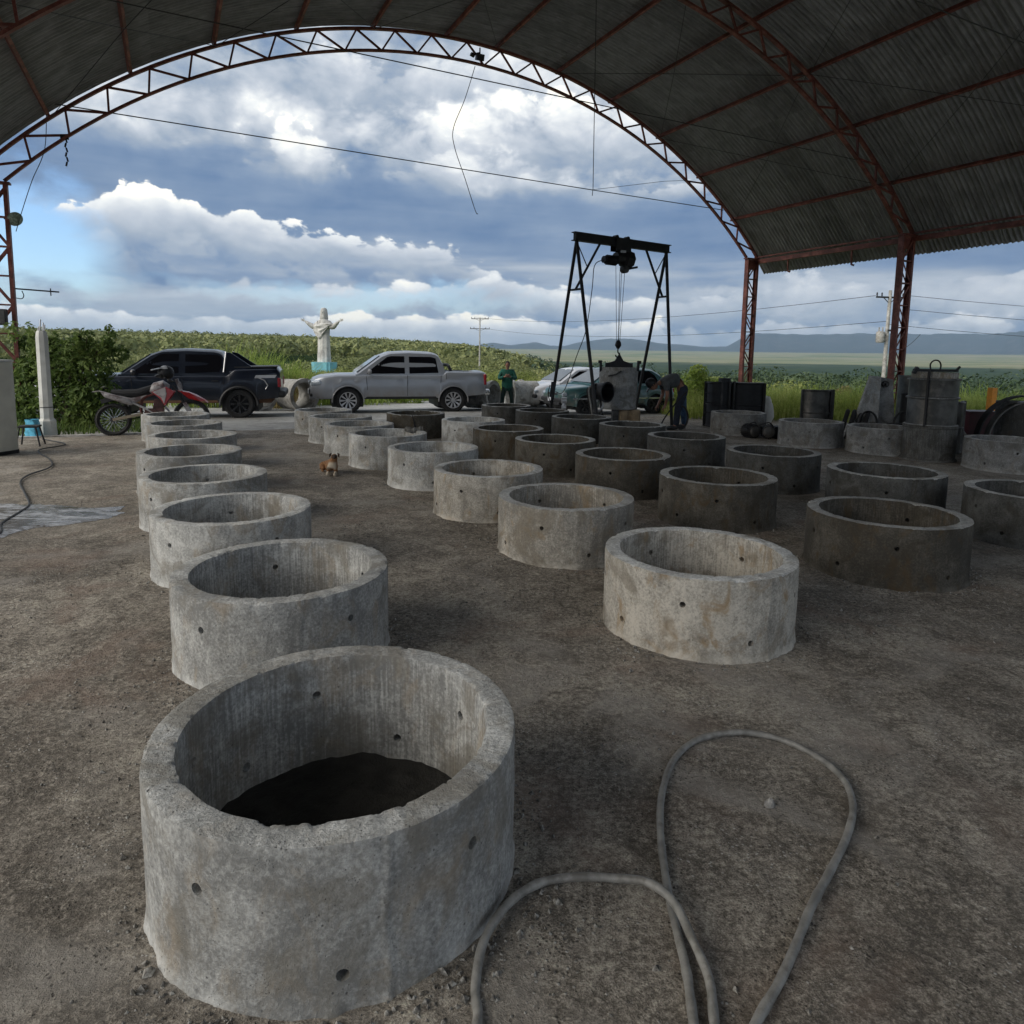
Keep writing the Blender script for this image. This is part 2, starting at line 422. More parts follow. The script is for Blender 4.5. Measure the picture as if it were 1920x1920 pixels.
    setc(nt, b, c); b.inputs['Specular IOR Level'].default_value = 0.3; b.inputs['Roughness'].default_value = 0.92
    bump(nt, b, n2 * 1.2 + n3 * 0.9 + n4 * 0.4 + spk * 0.5 - spd * 0.5, 0.9, 0.02)
    MT['floor'] = m
    # wet puddle
    m, nt, b, oc = newmat('wet_slurry')
    n = noise(nt, oc, 3.0, 8, 0.68, 0.8, sc=(0.6, 1.6, 1)); n2 = noise(nt, oc, 14, 6, 0.7)
    setc(nt, b, (n * 0.7 + n2 * 0.4).sm(0.35, 0.75).ramp([(0, (0.07, 0.062, 0.052)), (0.35, (0.12, 0.11, 0.10)), (0.6, (0.30, 0.31, 0.33)), (1, (0.60, 0.62, 0.66))]))  # pale blue end of the ramp puts sky reflection into the colour
    setc(nt, b, n.sm(0.42, 0.58) * 0.35 + 0.05, 'Roughness'); bump(nt, b, n2 + n, 0.35, 0.01)
    MT['wet_shade'] = m
    # gravel yard
    m, nt, b, oc = newmat('gravel_yard')
    n1 = noise(nt, oc, 0.5, 7, 0.6, 0.6); n2 = noise(nt, oc, 7, 8, 0.75)
    c = (n1 * 0.6 + n2 * 0.5).sm(0.32, 0.78).ramp([(0, (0.15, 0.145, 0.135)), (0.5, (0.31, 0.305, 0.29)), (1, (0.50, 0.49, 0.47))])
    setc(nt, b, c); b.inputs['Roughness'].default_value = 0.95; bump(nt, b, n2, 0.8, 0.03)
    MT['gravel'] = m
    # red oxide steel
    m, nt, b, oc = newmat('red_oxide_steel')
    n = noise(nt, oc, 4, 7, 0.65, 0.4); n2 = noise(nt, oc, 25, 6, 0.7)
    c = (n * 0.7 + n2 * 0.3).sm(0.35, 0.68).ramp([(0, (0.075, 0.022, 0.015)), (0.5, (0.17, 0.045, 0.032)), (1, (0.28, 0.105, 0.075))])
    setc(nt, b, c); b.inputs['Roughness'].default_value = 0.62; bump(nt, b, n2, 0.3, 0.004)
    MT['red'] = m
    # corrugated sheet
    m, nt, b, oc = newmat('galvanised_sheet'); rnd = objrand(nt)
    n = noise(nt, oc, 2.0, 7, 0.65, 0.5); st = noise(nt, oc, 6, 6, 0.65, sc=(0.25, 6, 0.25))
    k = n * 0.45 + st * 0.5 + (rnd - 0.5) * 0.10
    c = k.sm(0.25, 0.75).ramp([(0, (0.11, 0.11, 0.105)), (0.5, (0.23, 0.23, 0.22)), (1, (0.38, 0.38, 0.37))])
    setc(nt, b, c); b.inputs['Roughness'].default_value = 0.55; b.inputs['Metallic'].default_value = 0.15
    MT['sheet'] = m
    MT['black_steel'] = plain('black_steel', (0.018, 0.018, 0.020), 0.55, 0.3, 0.35, 8, 0.2)
    MT['dark_steel'] = plain('dark_steel', (0.045, 0.044, 0.043), 0.5, 0.6, 0.4, 6, 0.25, dirt=((0.16, 0.15, 0.14), 0.52, 0.6))
    MT['mould_steel'] = plain('mould_steel', (0.095, 0.092, 0.085), 0.42, 0.6, 0.4, 4, 0.25, dirt=((0.22, 0.20, 0.18), 0.5, 0.7))
    MT['rubber'] = plain('rubber', (0.020, 0.020, 0.021), 0.8, 0, 0.25, 10, 0.2, dirt=((0.09, 0.08, 0.065), 0.55, 0.5))
    MT['hose'] = plain('hose_grey', (0.24, 0.235, 0.22), 0.45, 0, 0.3, 16, 0.15, dirt=((0.13, 0.12, 0.105), 0.50, 0.8))
    MT['wire'] = plain('wire', (0.05, 0.05, 0.05), 0.5, 0.5, 0.2)
    MT['wood'] = plain('raw_wood', (0.36, 0.27, 0.17), 0.85, 0, 0.3, 5, 0.4)
    MT['white'] = plain('white_paint', (0.62, 0.62, 0.58), 0.6, 0, 0.12, 4, 0.05, dirt=((0.35, 0.33, 0.28), 0.55, 0.5))
    MT['cream'] = plain('cream_enamel', (0.50, 0.49, 0.42), 0.45, 0, 0.10, 3, 0.0, dirt=((0.30, 0.27, 0.20), 0.58, 0.5))
mats()
# ------------------------------------------------------------------ ground and terrain
SH_P, SH_A = Vector((-10.67, 14.94, 0)), R(26.17)      # shed: corner of the far left column; local x across, local y along
SB = Vector((math.cos(SH_A), math.sin(SH_A), 0)); SA = Vector((-math.sin(SH_A), math.cos(SH_A), 0))
def st(s, t, z=0.0):
    """point in shed coordinates -> world (s along the shed, t across)"""
    return SH_P + SA * s + SB * t + Vector((0, 0, z))
def to_st(x, y):
    dx, dy = np.asarray(x) - SH_P.x, np.asarray(y) - SH_P.y
    return dx * SA.x + dy * SA.y, dx * SB.x + dy * SB.y
def yard_z(x, y):
    s, t = to_st(x, y)
    return -0.028 * np.clip(s + 3.0, 0, 14) - 0.03 * np.clip(t - 20.0, 0, 20)
def gz(x, y): return float(yard_z(x, y))
def hill_h(az, r):
    """terrain height by azimuth (deg, right positive) and distance"""
    az = np.asarray(az, float); r = np.asarray(r, float)
    nx, ny = r * np.sin(np.radians(az)), r * np.cos(np.radians(az))
    P = lambda s, o=0: np.c_[(nx / s).ravel() + o, (ny / s).ravel() + o * 2, np.zeros(nx.size)].reshape(-1, 3)
    n1 = fbm(P(900, 3), 4).reshape(nx.shape) - 0.5; n2 = fbm(P(120, 9), 4).reshape(nx.shape) - 0.5
    left = 1 - sstep(-4, 12, az)
    # left ridge, wooded: crest ~800 m
    ridge = (13.0 + 5 * n1) * (1 - 0.80 * sstep(-22, 3, az)) * sstep(90, 800, r) - 4.0 * sstep(30, 110, r) * (1 - sstep(110, 700, r))
    ridge = ridge - 30 * sstep(900, 1500, r)
    # right: falls into a wide valley
    val = -4.5 * sstep(27, 60, r) - 22 * sstep(60, 420, r) - 22 * sstep(420, 1500, r)
    low = -30.0 * sstep(30, 1500, r)
    base = left * ridge + (1 - left) * val
    base = np.where(r > 900, base * 1.0, base)
    far = sstep(1500, 3200, r)
    plain = -34 + 34 * sstep(2600, 6500, r) + 62 * sstep(5500, 9000, r)
    base = base * (1 - far) + (plain + 10 * n1) * far
    mesa = np.interp(az, [-60, -30, -3, -1, 0.5, 2.7, 4, 5.2, 6.5, 9, 11, 13, 16, 18.3, 20, 25, 30, 38, 60], [80, 70, 60, 130, 90, 150, 90, 100, 180, 265, 225, 165, 120, 130, 345, 340, 360, 365, 330])
    edge = 11000 + 2600 * (fbm(np.c_[az.ravel() * 0.35, np.zeros(az.size), np.zeros(az.size)], 4).reshape(az.shape) - 0.5)
    base = base + mesa * sstep(0, 1900, r - edge) * (0.93 + 0.14 * (n2 + 0.5))
    return base + n2 * np.clip(r / 400, 0, 1) * 4
def build_terrain():
    az = np.concatenate([np.linspace(-180, -62, 30)[:-1], np.linspace(-62, 62, 420), np.linspace(62, 180, 30)[1:]])
    rr = np.concatenate([np.geomspace(26, 16800, 170)])
    A_, R_ = np.meshgrid(az, rr)
    Z = hill_h(A_, R_)
    xx = R_ * np.sin(np.radians(A_)); yy = R_ * np.cos(np.radians(A_))
    blend = 1 - sstep(26, 44, R_)
    Z = Z * (1 - blend) + (yard_z(xx, yy) - 0.10) * blend
    V = np.c_[xx.ravel(), yy.ravel(), Z.ravel()]; n = len(az); m = len(rr)
    i = np.arange(m - 1)[:, None] * n + np.arange(n - 1)[None, :]
    Fq = np.stack([i, i + 1, i + n + 1, i + n], -1).reshape(-1, 4)
    m_, nt, b, oc = newmat('countryside')
    g = nt.nodes.new('ShaderNodeNewGeometry'); P = g.outputs['Position']
    sp = nt.nodes.new('ShaderNodeSeparateXYZ'); nt.links.new(P, sp.inputs[0])
    x, y = X(nt, sp.outputs[0]), X(nt, sp.outputs[1]); z = X(nt, sp.outputs[2])
    r = (x * x + y * y).pow(0.5)
    n1 = noise(nt, P, 0.06, 9, 0.7); n2 = noise(nt, P, 0.012, 8, 0.65, off=(3, 3, 3)); n3 = noise(nt, P, 0.0011, 8, 0.6, 0.6, sc=(1, 2.2, 1), off=(1, 7, 3))
    forest = (n1 * 0.6 + n2 * 0.5).sm(0.35, 0.75).ramp([(0, (0.012, 0.024, 0.010)), (0.5, (0.030, 0.050, 0.018)), (1, (0.065, 0.085, 0.030))])
    field = n3.sm(0.30, 0.70).ramp([(0, (0.10, 0.14, 0.05)), (0.35, (0.20, 0.21, 0.10)), (0.55, (0.28, 0.25, 0.15)), (0.75, (0.17, 0.20, 0.09)), (1, (0.33, 0.27, 0.19))])
    fk = (r + (n3 - 0.5) * 3000.0).sm(2900, 3700) * r.sm(10500, 9500)
    c = mixc(nt, fk, forest, field)
    rock = noise(nt, P, 0.004, 8, 0.7, sc=(1, 1, 3)).sm(0.35, 0.7).ramp([(0, (0.018, 0.028, 0.026)), (0.6, (0.030, 0.040, 0.036)), (1, (0.07, 0.065, 0.06))])
    c = mixc(nt, r.sm(9600, 10800), c, rock)
    near = noise(nt, P, 0.9, 8, 0.7).sm(0.3, 0.7).ramp([(0, (0.055, 0.075, 0.022)), (0.6, (0.12, 0.14, 0.045)), (1, (0.20, 0.19, 0.085))])
    c = mixc(nt, r.sm(140, 60), c, near)
    setc(nt, b, c); b.inputs['Roughness'].default_value = 1; b.inputs['Specular IOR Level'].default_value = 0.0
    o = link('terrain', mesh_np('terrain', V, Fq), m_); tag(o, kind='structure')
    # yard: gravel apron round the shed
    N = 90; xs = np.linspace(-34, 34, N); ys = np.linspace(-34, 34, N); XX, YY = np.meshgrid(xs, ys)
    rr2 = np.hypot(XX, YY); ZZ = yard_z(XX, YY) - 0.015 + (fbm(np.c_[XX.ravel(), YY.ravel(), 0 * XX.ravel()], 3).reshape(XX.shape) - 0.5) * 0.05 * sstep(16, 20, rr2)
    V = np.c_[XX.ravel(), YY.ravel(), ZZ.ravel()]; i = np.arange(N - 1)[:, None] * N + np.arange(N - 1)[None, :]
    Fq = np.stack([i, i + 1, i + N + 1, i + N], -1).reshape(-1, 4)
    cen = V[Fq].mean(1); s_, t_ = to_st(cen[:, 0], cen[:, 1])
    keep = (np.hypot(cen[:, 0], cen[:, 1]) < 34) & (t_ < 22.5 + 0 * s_) & ~((t_ < 0.2) & (s_ > -2.4) & (s_ < 3))
    tag(link('gravel_yard', mesh_np('gravel_yard', V, Fq[keep]), MT['gravel']), kind='structure')
    # shed floor: fine relief where the camera is near
    def patch(name, x0, x1, y0, y1, d, z0, amp):
        nx, ny = int((x1 - x0) / d) + 1, int((y1 - y0) / d) + 1
        XX, YY = np.meshgrid(np.linspace(x0, x1, nx), np.linspace(y0, y1, ny))
        Pn = np.c_[XX.ravel(), YY.ravel(), np.zeros(XX.size)]
        h = (fbm(Pn * 1.1, 3) - 0.5) * 0.9 * amp + (fbm(Pn * 6, 4, 0.6) - 0.5) * 0.75 * amp + (fbm(Pn * 24, 3, 0.6) - 0.5) * 0.38 * amp
        edge = np.minimum.reduce([XX - x0, x1 - XX, YY - y0, y1 - YY]).ravel(); h = h * sstep(0, 0.6, edge)
        i = np.arange(ny - 1)[:, None] * nx + np.arange(nx - 1)[None, :]
        F4 = np.stack([i, i + 1, i + nx + 1, i + nx], -1).reshape(-1, 4)
        V = np.c_[Pn[:, :2], h + z0]
        return V, F4
    V, F4 = patch('floor', -3.6, 4.4, 0.6, 8.0, 0.025, 0.004, 0.028)
    tag(link('shed_floor_relief', mesh_np('shed_floor_relief', V, F4), MT['floor']), kind='structure')
    # the whole floor slab with the fine patch cut out
    outer = [(-24, -1.0), (-24, 22.6), (-2.6, 22.6), (-2.6, -1.0)]      # s,t corners
    V, F4 = [], []
    NS, NT = 120, 130
    ss = np.linspace(-25.0, -2.7, NS); ts = np.linspace(-1.0, 23.2, NT); SS, TT = np.meshgrid(ss, ts)
    XX = SH_P.x + SA.x * SS + SB.x * TT; YY = SH_P.y + SA.y * SS + SB.y * TT
    ZZ = (fbm(np.c_[XX.ravel() * 1.2, YY.ravel() * 1.2, 0 * XX.ravel()], 4).reshape(XX.shape) - 0.5) * 0.02
    inside = (XX > -3.5) & (XX < 4.3) & (YY > 0.7) & (YY < 7.9)
    ZZ = np.where(inside, -0.03, ZZ); V = np.c_[XX.ravel(), YY.ravel(), ZZ.ravel()]
    i = np.arange(NT - 1)[:, None] * NS + np.arange(NS - 1)[None, :]
    F4 = np.stack([i, i + NS, i + NS + 1, i + 1], -1).reshape(-1, 4)
    tag(link('shed_floor', mesh_np('shed_floor', V, F4), MT['floor']), kind='structure')
    # pale kerb edge at the far left of the slab
    mb = MB(); mb.bar(st(-2.66, -1.0, 0.0), st(-2.66, 4.2, 0.0), 0.12, 0.05, up=(0, 0, 1)); mb.build('slab_kerb', MT['concrete_pale'])['kind'] = 'structure'
    # puddle
    rngp = [(-6.2, 6.1), (-5.9, 7.0), (-5.2, 7.25), (-4.3, 7.15), (-3.9, 6.85), (-4.2, 6.5), (-4.5, 6.2), (-4.6, 5.7), (-4.9, 5.1), (-5.6, 5.2)]
    pp = bezier_pts([(x, y, 0.014) for x, y in rngp], 24, True); n = len(pp); c = Vector((-5.0, 6.4, 0.014))
    V = [c] ; F = []
    K = 8
    for k in range(1, K + 1):
        for i_, p in enumerate(pp):
            w = 1 + 0.55 * (k / K) * (float(fbm(np.array([[p.x * 3.5, p.y * 3.5, 0.0]]), 4)[0]) - 0.5)
            q = c + (p - c) * ((k / K) * w); q.z = 0.014 - (0.012 if k == K else 0); V.append(q)
    F3 = [(0, 1 + i_, 1 + (i_ + 1) % n) for i_ in range(n)]
    for k in range(K - 1):
        for i_ in range(n):
            a = 1 + k * n + i_; b_ = 1 + k * n + (i_ + 1) % n; F3 += [(a, a + n, b_ + n), (a, b_ + n, b_)]
    tag(link('wet_slurry_puddle', mesh_np('wet_slurry_puddle', V, F3), MT['wet_shade']), kind='structure')
build_terrain()
# ------------------------------------------------------------------ the shed
ARC_T, ARC_Z = 10.65, -5.07
def arc(r, th, s):         # shed-local point on a circle about the vault axis; th in degrees from the crown, + to the right
    return Vector((ARC_T + r * math.sin(R(th)), s, ARC_Z + r * math.cos(R(th))))
def arc_lo(th, s):         # lower chord has its own centre
    return Vector((10.68 + 15.12 * math.sin(R(th)), s, -5.42 + 15.12 * math.cos(R(th))))
def build_shed():
    root = empty('open_shed', SH_P, SH_A, 'open steel shed with arched lattice trusses, red oxide columns and a curved corrugated roof', 'shed')
    red = MT['red']
    S_AR = [0.0, -5.65, -11.3, -16.95, -22.6]
    # corrugated sheets: one mesh, an arc strip 1.0 m wide, reused all over the vault
    n_w, arcN, Rr = 8, 9, 15.48
    span = 20.4
    cols = n_w * 8
    rows = []
    for i in range(arcN + 1):
        th = -span / 2 + span * i / arcN; row = []
        for j in range(cols + 1):
            s = -0.535 + 1.07 * j / cols; rr = Rr + 0.030 * math.cos(2 * math.pi * j / 8)
            row.append((rr * math.sin(R(th)), s, rr * math.cos(R(th))))
        rows.append(row)
    me = MB().grid(rows).mesh('roof_sheet', True)
    me.materials.append(MT['sheet'])
    s = 0.28 - 0.5; k = 0
    while s > -23.4:
        for j, th in enumerate((-40.4, -20.2, 0, 20.2, 40.4)):
            o = bpy.data.objects.new('roof_sheet', me); C.objects.link(o); o.parent = root
            o.location = (ARC_T, s, ARC_Z + (0.004 if j % 2 else 0.0) + (0.002 if k % 2 else 0)); o.rotation_euler = (0, R(th) , 0)
        s -= 1.0; k += 1
    # purlins
    PTH = [-47.6, -39.8, -32.3, -24.75, -17.15, -9.75, -2.1, 3.5, 11.1, 18.45, 26.1, 33.7, 41.3]
    for th in PTH:
        mb = MB(); a0, a1 = arc(15.385, th, 0.2), arc(15.385, th, -23.0); u = Vector((math.sin(R(th)), 0, math.cos(R(th))))
        mb.bar(a0, a1, 0.06, 0.11, up=u); mb.build('purlin', red, root)
    # eave beams
    for t, off in ((-0.60, -1), (21.93, 1)):
        mb = MB(); mb.bar((t, 0.1, 5.10), (t, -22.9, 5.10), 0.10, 0.14, up=(0, 0, 1)); mb.bar((t, 0.1, 5.26), (t, -22.9, 5.26), 0.06, 0.05, up=(0, 0, 1)); mb.build('eave_beam', red, root)
    # trusses
    def web(name, a, b, w, h, par, up=(0, 1, 0)):
        mb = MB(); mb.bar(a, b, w, h, up=up); return mb.build(name, red, par)
    for si, s in enumerate(S_AR):
        tr = MB(); N = 60
        for i in range(N):      # upper chord
            t0, t1 = -48.4 + 96.8 * i / N, -48.4 + 96.8 * (i + 1) / N
            tr.bar(arc(15.29, t0, s), arc(15.29, t1 + 0.05, s), 0.085, 0.055, up=(0, 1, 0)) if 0 else tr.bar(arc(15.29, t0, s), arc(15.29, t1 + 0.05, s), 0.10, 0.06, up=Vector((math.sin(R(t0)), 0, math.cos(R(t0)))))
        truss = tr.build('arch_truss', red, root)
        lo = MB()
        for i in range(N):
            t0, t1 = -45.2 + 90.4 * i / N, -45.2 + 90.4 * (i + 1) / N
            lo.bar(arc_lo(t0, s), arc_lo(t1 + 0.05, s), 0.10, 0.05, up=Vector((math.sin(R(t0)), 0, math.cos(R(t0)))))
        lo.build('lower_chord', red, truss)
        NU = 25
        for i in range(NU):
            tu = -46.2 + 92.4 * i / (NU - 1)
            if i < NU - 1:
                tl = -44.4 + 88.8 * (i + 0.5) / (NU - 1)
                web('web_bar', arc(15.27, tu, s), arc_lo(tl, s), 0.045, 0.045, truss)
                tu2 = -46.2 + 92.4 * (i + 1) / (NU - 1)
                web('web_bar', arc_lo(tl, s), arc(15.27, tu2, s), 0.045, 0.045, truss)
        # columns
        for side in (-1, 1):
            ti, to_ = (0.0, -0.50) if side < 0 else (21.45, 21.95)
            z0 = gz(*st(s, ti)[:2]) - 0.1
            cb = MB()
            for t in (ti, to_):      # U channels
                w = 0.07; dpt = 0.17; sg = 1 if t == min(ti, to_) else -1
                cb.box((t, s, (5.2 + z0) / 2), (0.012, dpt, 5.2 - z0))
                for q in (-1, 1): cb.box((t + sg * w / 2, s + q * (dpt / 2 - 0.006), (5.2 + z0) / 2), (w, 0.012, 5.2 - z0))
            cb.box(((ti + to_) / 2, s, 5.19), (0.62, 0.2, 0.04))
            col = cb.build('column', red, root)
            K = 8; a, b = min(ti, to_) + 0.05, max(ti, to_) - 0.05
            for k in range(K):
                za, zb = 0.15 + 4.95 * k / K, 0.15 + 4.95 * (k + 1) / K; zm = za
                l, r_ = (a, b) if k % 2 else (b, a)
                for q in (-0.06, 0.06):
                    web('lattice_bar', (l, s + q, za + 0.03), (r_, s + q, zb - 0.03), 0.05, 0.006, col)
                web('batten', (a, s, za), (b, s, za), 0.03, 0.14, col)
            if si < 2 and side > 0:
                mb = MB(); mb.box((21.7, s, 4.98), (0.46, 0.006, 0.34)); mb.build('gusset_plate', red, col)
    # small hangers under the right eave
    for s, ln in ((-1.35, 0.38), (-3.75, 0.42)):
        mb = MB(); mb.bar((21.95, s, 5.02), (21.97, s, 5.02 - ln), 0.03, 0.05); mb.bar((21.97, s, 5.03 - ln), (22.03, s - 0.06, 5.0 - ln), 0.03, 0.05); mb.build('hanger', red, root)
    # tie rod across the end arch, hanger wires, cross bracing
    wm = MT['wire']
    def wire(name, pts, r=0.010, par=root, m=wm):
        mb = MB(); mb.tube(pts, r, 6); return mb.build(name, m, par, True)
    ta, tb = (0.95, 0.0, 6.97), (20.25, 0.0, 6.72)
    wire('tie_wire', [ta, (14.9, 0, 6.77), tb], 0.013)
    wire('hanger_wire', [(14.88, 0, 6.6), (14.9, 0.0, 6.82), (12.4, -3.7, 10.18)], 0.011)
    wire('brace_wire', [(14.9, 0.0, 6.78), (17.6, -0.03, 7.35), (18.6, -0.03, 7.5)], 0.007)
    for s in S_AR[1:]:
        wire('tie_wire', [(0.95, s, 6.97), (20.25, s, 6.9)], 0.010)
    for i in range(4):
        s0, s1 = S_AR[i] - 0.05, S_AR[i + 1] + 0.05
        for a, b in ((-39.8, -24.75), (-24.75, -9.75), (11.1, 26.1), (26.1, 41.3), (-9.75, 3.5)):
            wire('brace_wire', [arc(15.27, a, s0), arc(15.27, (a + b) / 2, (s0 + s1) / 2) + Vector((0, 0, -0.1)), arc(15.27, b, s1)], 0.008)
            wire('brace_wire', [arc(15.27, b, s0), arc(15.27, (a + b) / 2, (s0 + s1) / 2) + Vector((0, 0, -0.14)), arc(15.27, a, s1)], 0.008)
    # loose hanging cables
    wire('loose_cable', bezier_pts([(10.9, 0, 9.62), (10.6, 0, 8.7), (10.27, 0, 7.9), (10.3, 0, 7.4), (10.62, 0, 6.6), (10.95, 0, 5.75), (11.03, 0, 5.68)], 6), 0.010)
    wire('loose_cable', bezier_pts([(0.8, 0.0, 6.9), (0.72, 0, 6.0), (0.45, 0, 5.3), (0.22, 0, 4.6), (0.1, 0, 4.2)], 6), 0.008)
    mb = MB()
    for k in range(6): mb.tube([(1.12, 0, 6.28 - k * 0.1), (1.12 + 0.02 * (-1) ** k, 0, 6.19 - k * 0.1)], 0.02, 6)
    mb.box((1.1, 0.0, 6.30), (0.16, 0.06, 0.08)); mb.build('chain_end', MT['black_steel'], root)
    # side arm on the left column
    mb = MB(); mb.bar((0.02, 0.0, 2.98), (0.82, 0.02, 2.95), 0.03, 0.03); mb.bar((0.66, 0.01, 3.02), (0.66, 0.01, 2.86), 0.02, 0.02)
    mb.tube(bezier_pts([(0.02, 0, 2.78), (0.12, 0, 2.77), (0.16, 0, 2.84), (0.13, 0, 2.94)], 5), 0.01, 6); mb.build('bracket_arm', MT['black_steel'], root)
    return root
SHED = build_shed()
def shed_lamp():
    # round pressed glass lamp on the left column, and a floodlight on the far arch
    p = st(0.0, 0.10, 4.46)
    o = empty('round_lamp', p, SH_A, 'round greenish glass lamp clamped to the left steel column', 'lamp')
    mb = MB(); mb.lathe([(0.0, 0.05), (0.07, 0.045), (0.13, 0.02), (0.155, 0.0), (0.15, -0.02), (0.0, -0.03)], 24, axis='x'); mb.build('lamp_disc', plain('lamp_glass', (0.25, 0.30, 0.24), 0.2, 0, 0.5, 30), o, True).rotation_euler = (0, R(25), R(-55))
    mb = MB(); mb.bar((-0.2, 0, 0), (0, 0, 0), 0.05, 0.04); mb.build('clamp', MT['black_steel'], o)
    p = SH_P + SB * 11.02 + SA * -0.05 + Vector((0, 0, 9.86))
    o = empty('flood_light', p, SH_A, 'small black floodlight hanging under the crown of the far arch', 'lamp')
    mb = MB(); mb.box((0, 0, 0), (0.22, 0.14, 0.16), (0.3, 0, 0)); mb.build('lamp_head', MT['black_steel'], o)
    mb = MB(); mb.bar((-0.16, 0, 0.06), (0.0, 0, 0.12), 0.04, 0.03); mb.bar((0, 0, 0.06), (0, 0, 0.25), 0.03, 0.03); mb.build('bracket', MT['black_steel'], o); mb = MB(); mb.box((-0.22, 0, 0.02), (0.12, 0.1, 0.07), (0, 0.3, 0)); mb.build('lamp_shade', MT['black_steel'], o)
shed_lamp()
# ------------------------------------------------------------------ concrete well rings
RO, RI, RH = 0.60, 0.502, 0.485
HOLES = [(-114, 0.32), (-38, 0.325), (38, 0.33), (114, 0.325), (180, 0.32), (-76, 0.11), (-1, 0.12), (76, 0.125), (148, 0.13), (-153, 0.12)]
def ring_mesh(name, nA, nZ, seed, holes=True, chip=1.0, ro=RO, ri=RI, rh=RH):
    # closed profile loop: outer bottom -> outer top -> inner top -> inner bottom
    zs = np.linspace(0, 1, nZ)
    nTop = max(3, nZ // 4)
    prof = [(0, z) for z in zs]                                  # outer
    prof += [(k / (nTop + 1), 2.0) for k in range(1, nTop + 1)]   # top (2.0 flags the top)
    prof += [(1, z) for z in zs[::-1]]
    prof = np.array(prof); n = len(prof)
    th = np.linspace(0, 2 * np.pi, nA, endpoint=False)
    T, Pi = np.meshgrid(th, np.arange(n), indexing='ij')
    k = prof[Pi, 0]; zz = prof[Pi, 1]; istop = zz > 1.5; z = np.where(istop, 1.0, zz)
    ct, sn = np.cos(T), np.sin(T)
    P3 = np.stack([ct * 4, sn * 4, np.full_like(ct, seed * 7.7)], -1).reshape(-1, 3)
    rim = (fbm(P3, 4, 0.6).reshape(T.shape) - 0.5)                 # slow rim height change
    fine = (fbm(np.stack([ct * 22, sn * 22, k * 3 + seed], -1).reshape(-1, 3), 3, 0.65).reshape(T.shape) - 0.5)
    wall = (fbm(np.stack([ct * 9 + k * 5, sn * 9, z * 5 + seed], -1).reshape(-1, 3), 4, 0.6).reshape(T.shape) - 0.5)
    r = ro + (ri - ro) * k + wall * 0.006
    for sa in (-1.13, 2.01):       # seams left by the two mould halves
        da = np.angle(np.exp(1j * (T - sa - 0.012 * np.sin(z * 9)))); r = r + np.where(k < 0.01, 1, 0) * np.exp(-(da / 0.014) ** 2) * 0.0055
    # rounded and chipped arrises
    edge = np.clip((z - 0.955) / 0.045, 0, 1)
    chips = np.clip(fbm(np.stack([ct * 12, sn * 12, k * 2.1 + seed * 3.1], -1).reshape(-1, 3), 3, 0.6).reshape(T.shape) - 0.60, 0, 1) * 0.20 * chip
    H = rh + rim * 0.010
    zc = z * H - np.where(istop, 0, edge ** 2 * 0.003)
    zc = zc + np.where(istop, fine * 0.010, 0)
    zc = zc - np.where((z > 0.9), chips * 0.35 * np.where(istop, 1 - 3 * np.abs(k - np.round(k)).clip(0, 0.33), 1), 0)
    r = r + np.where((k < 0.01), -1, np.where(k > 0.99, 1, 0)) * (edge ** 2 * 0.003 + chips * 0.20 * edge)
    # lip of spilt mortar at the foot
    foot = np.clip(1 - z * H / 0.05, 0, 1) ** 2 * np.clip(fbm(P3 * 1.7, 4, 0.6).reshape(T.shape) - 0.30, 0, 1) * 0.050
    r = r + np.where(k < 0.01, foot, -foot * 0.5)
    V = np.stack([r * ct, r * sn, zc - np.where(z < 1e-6, 0.02, 0)], -1).reshape(-1, 3)
    i = np.arange(nA)[:, None]; j = np.arange(n - 1)[None, :]
    a = i * n + j; b = ((i + 1) % nA) * n + j
    Fq = np.stack([a, b, b + 1, a + 1], -1).reshape(-1, 4)
    top = ((prof[:, 1] > 1.5)[:-1] | (prof[:, 1] > 1.5)[1:])
    mi = np.broadcast_to(top[None, :], (nA, n - 1)).reshape(-1).astype(int)
    # bottom cap
    c = np.stack([np.arange(nA) * n + n - 1, ((np.arange(nA) + 1) % nA) * n + n - 1, ((np.arange(nA) + 1) % nA) * n, np.arange(nA) * n], -1)
    Fq = np.vstack([Fq, c]); mi = np.r_[mi, np.zeros(nA, int)]
    me = mesh_np(name, V, Fq, True, mi)
    me.materials.append(MT['concrete']); me.materials.append(MT['concrete_rough'])
    if holes:
        o = bpy.data.objects.new('tmp', me); C.objects.link(o)
        mb = MB()
        for a_, z_ in HOLES:
            a_ = R(a_); d = Vector((math.cos(a_), math.sin(a_), 0))
            pts = [d * (ri - 0.06) + Vector((0, 0, z_)), d * (ro + 0.06) + Vector((0, 0, z_ + 0.004))]
            mb.tube(pts, 0.0185, 10)
        cm = mb.mesh('cut'); co = bpy.data.objects.new('cut', cm); C.objects.link(co)
        md = o.modifiers.new('b', 'BOOLEAN'); md.operation = 'DIFFERENCE'; md.object = co; md.solver = 'EXACT'
        dg = bpy.context.evaluated_depsgraph_get(); me2 = bpy.data.meshes.new_from_object(o.evaluated_get(dg)); me2.name = name
        bpy.data.objects.remove(o); bpy.data.objects.remove(co)
        if len(me2.polygons) > 100: me = me2
        try: me.set_sharp_from_angle(angle=R(50))
        except Exception: pass
    return me
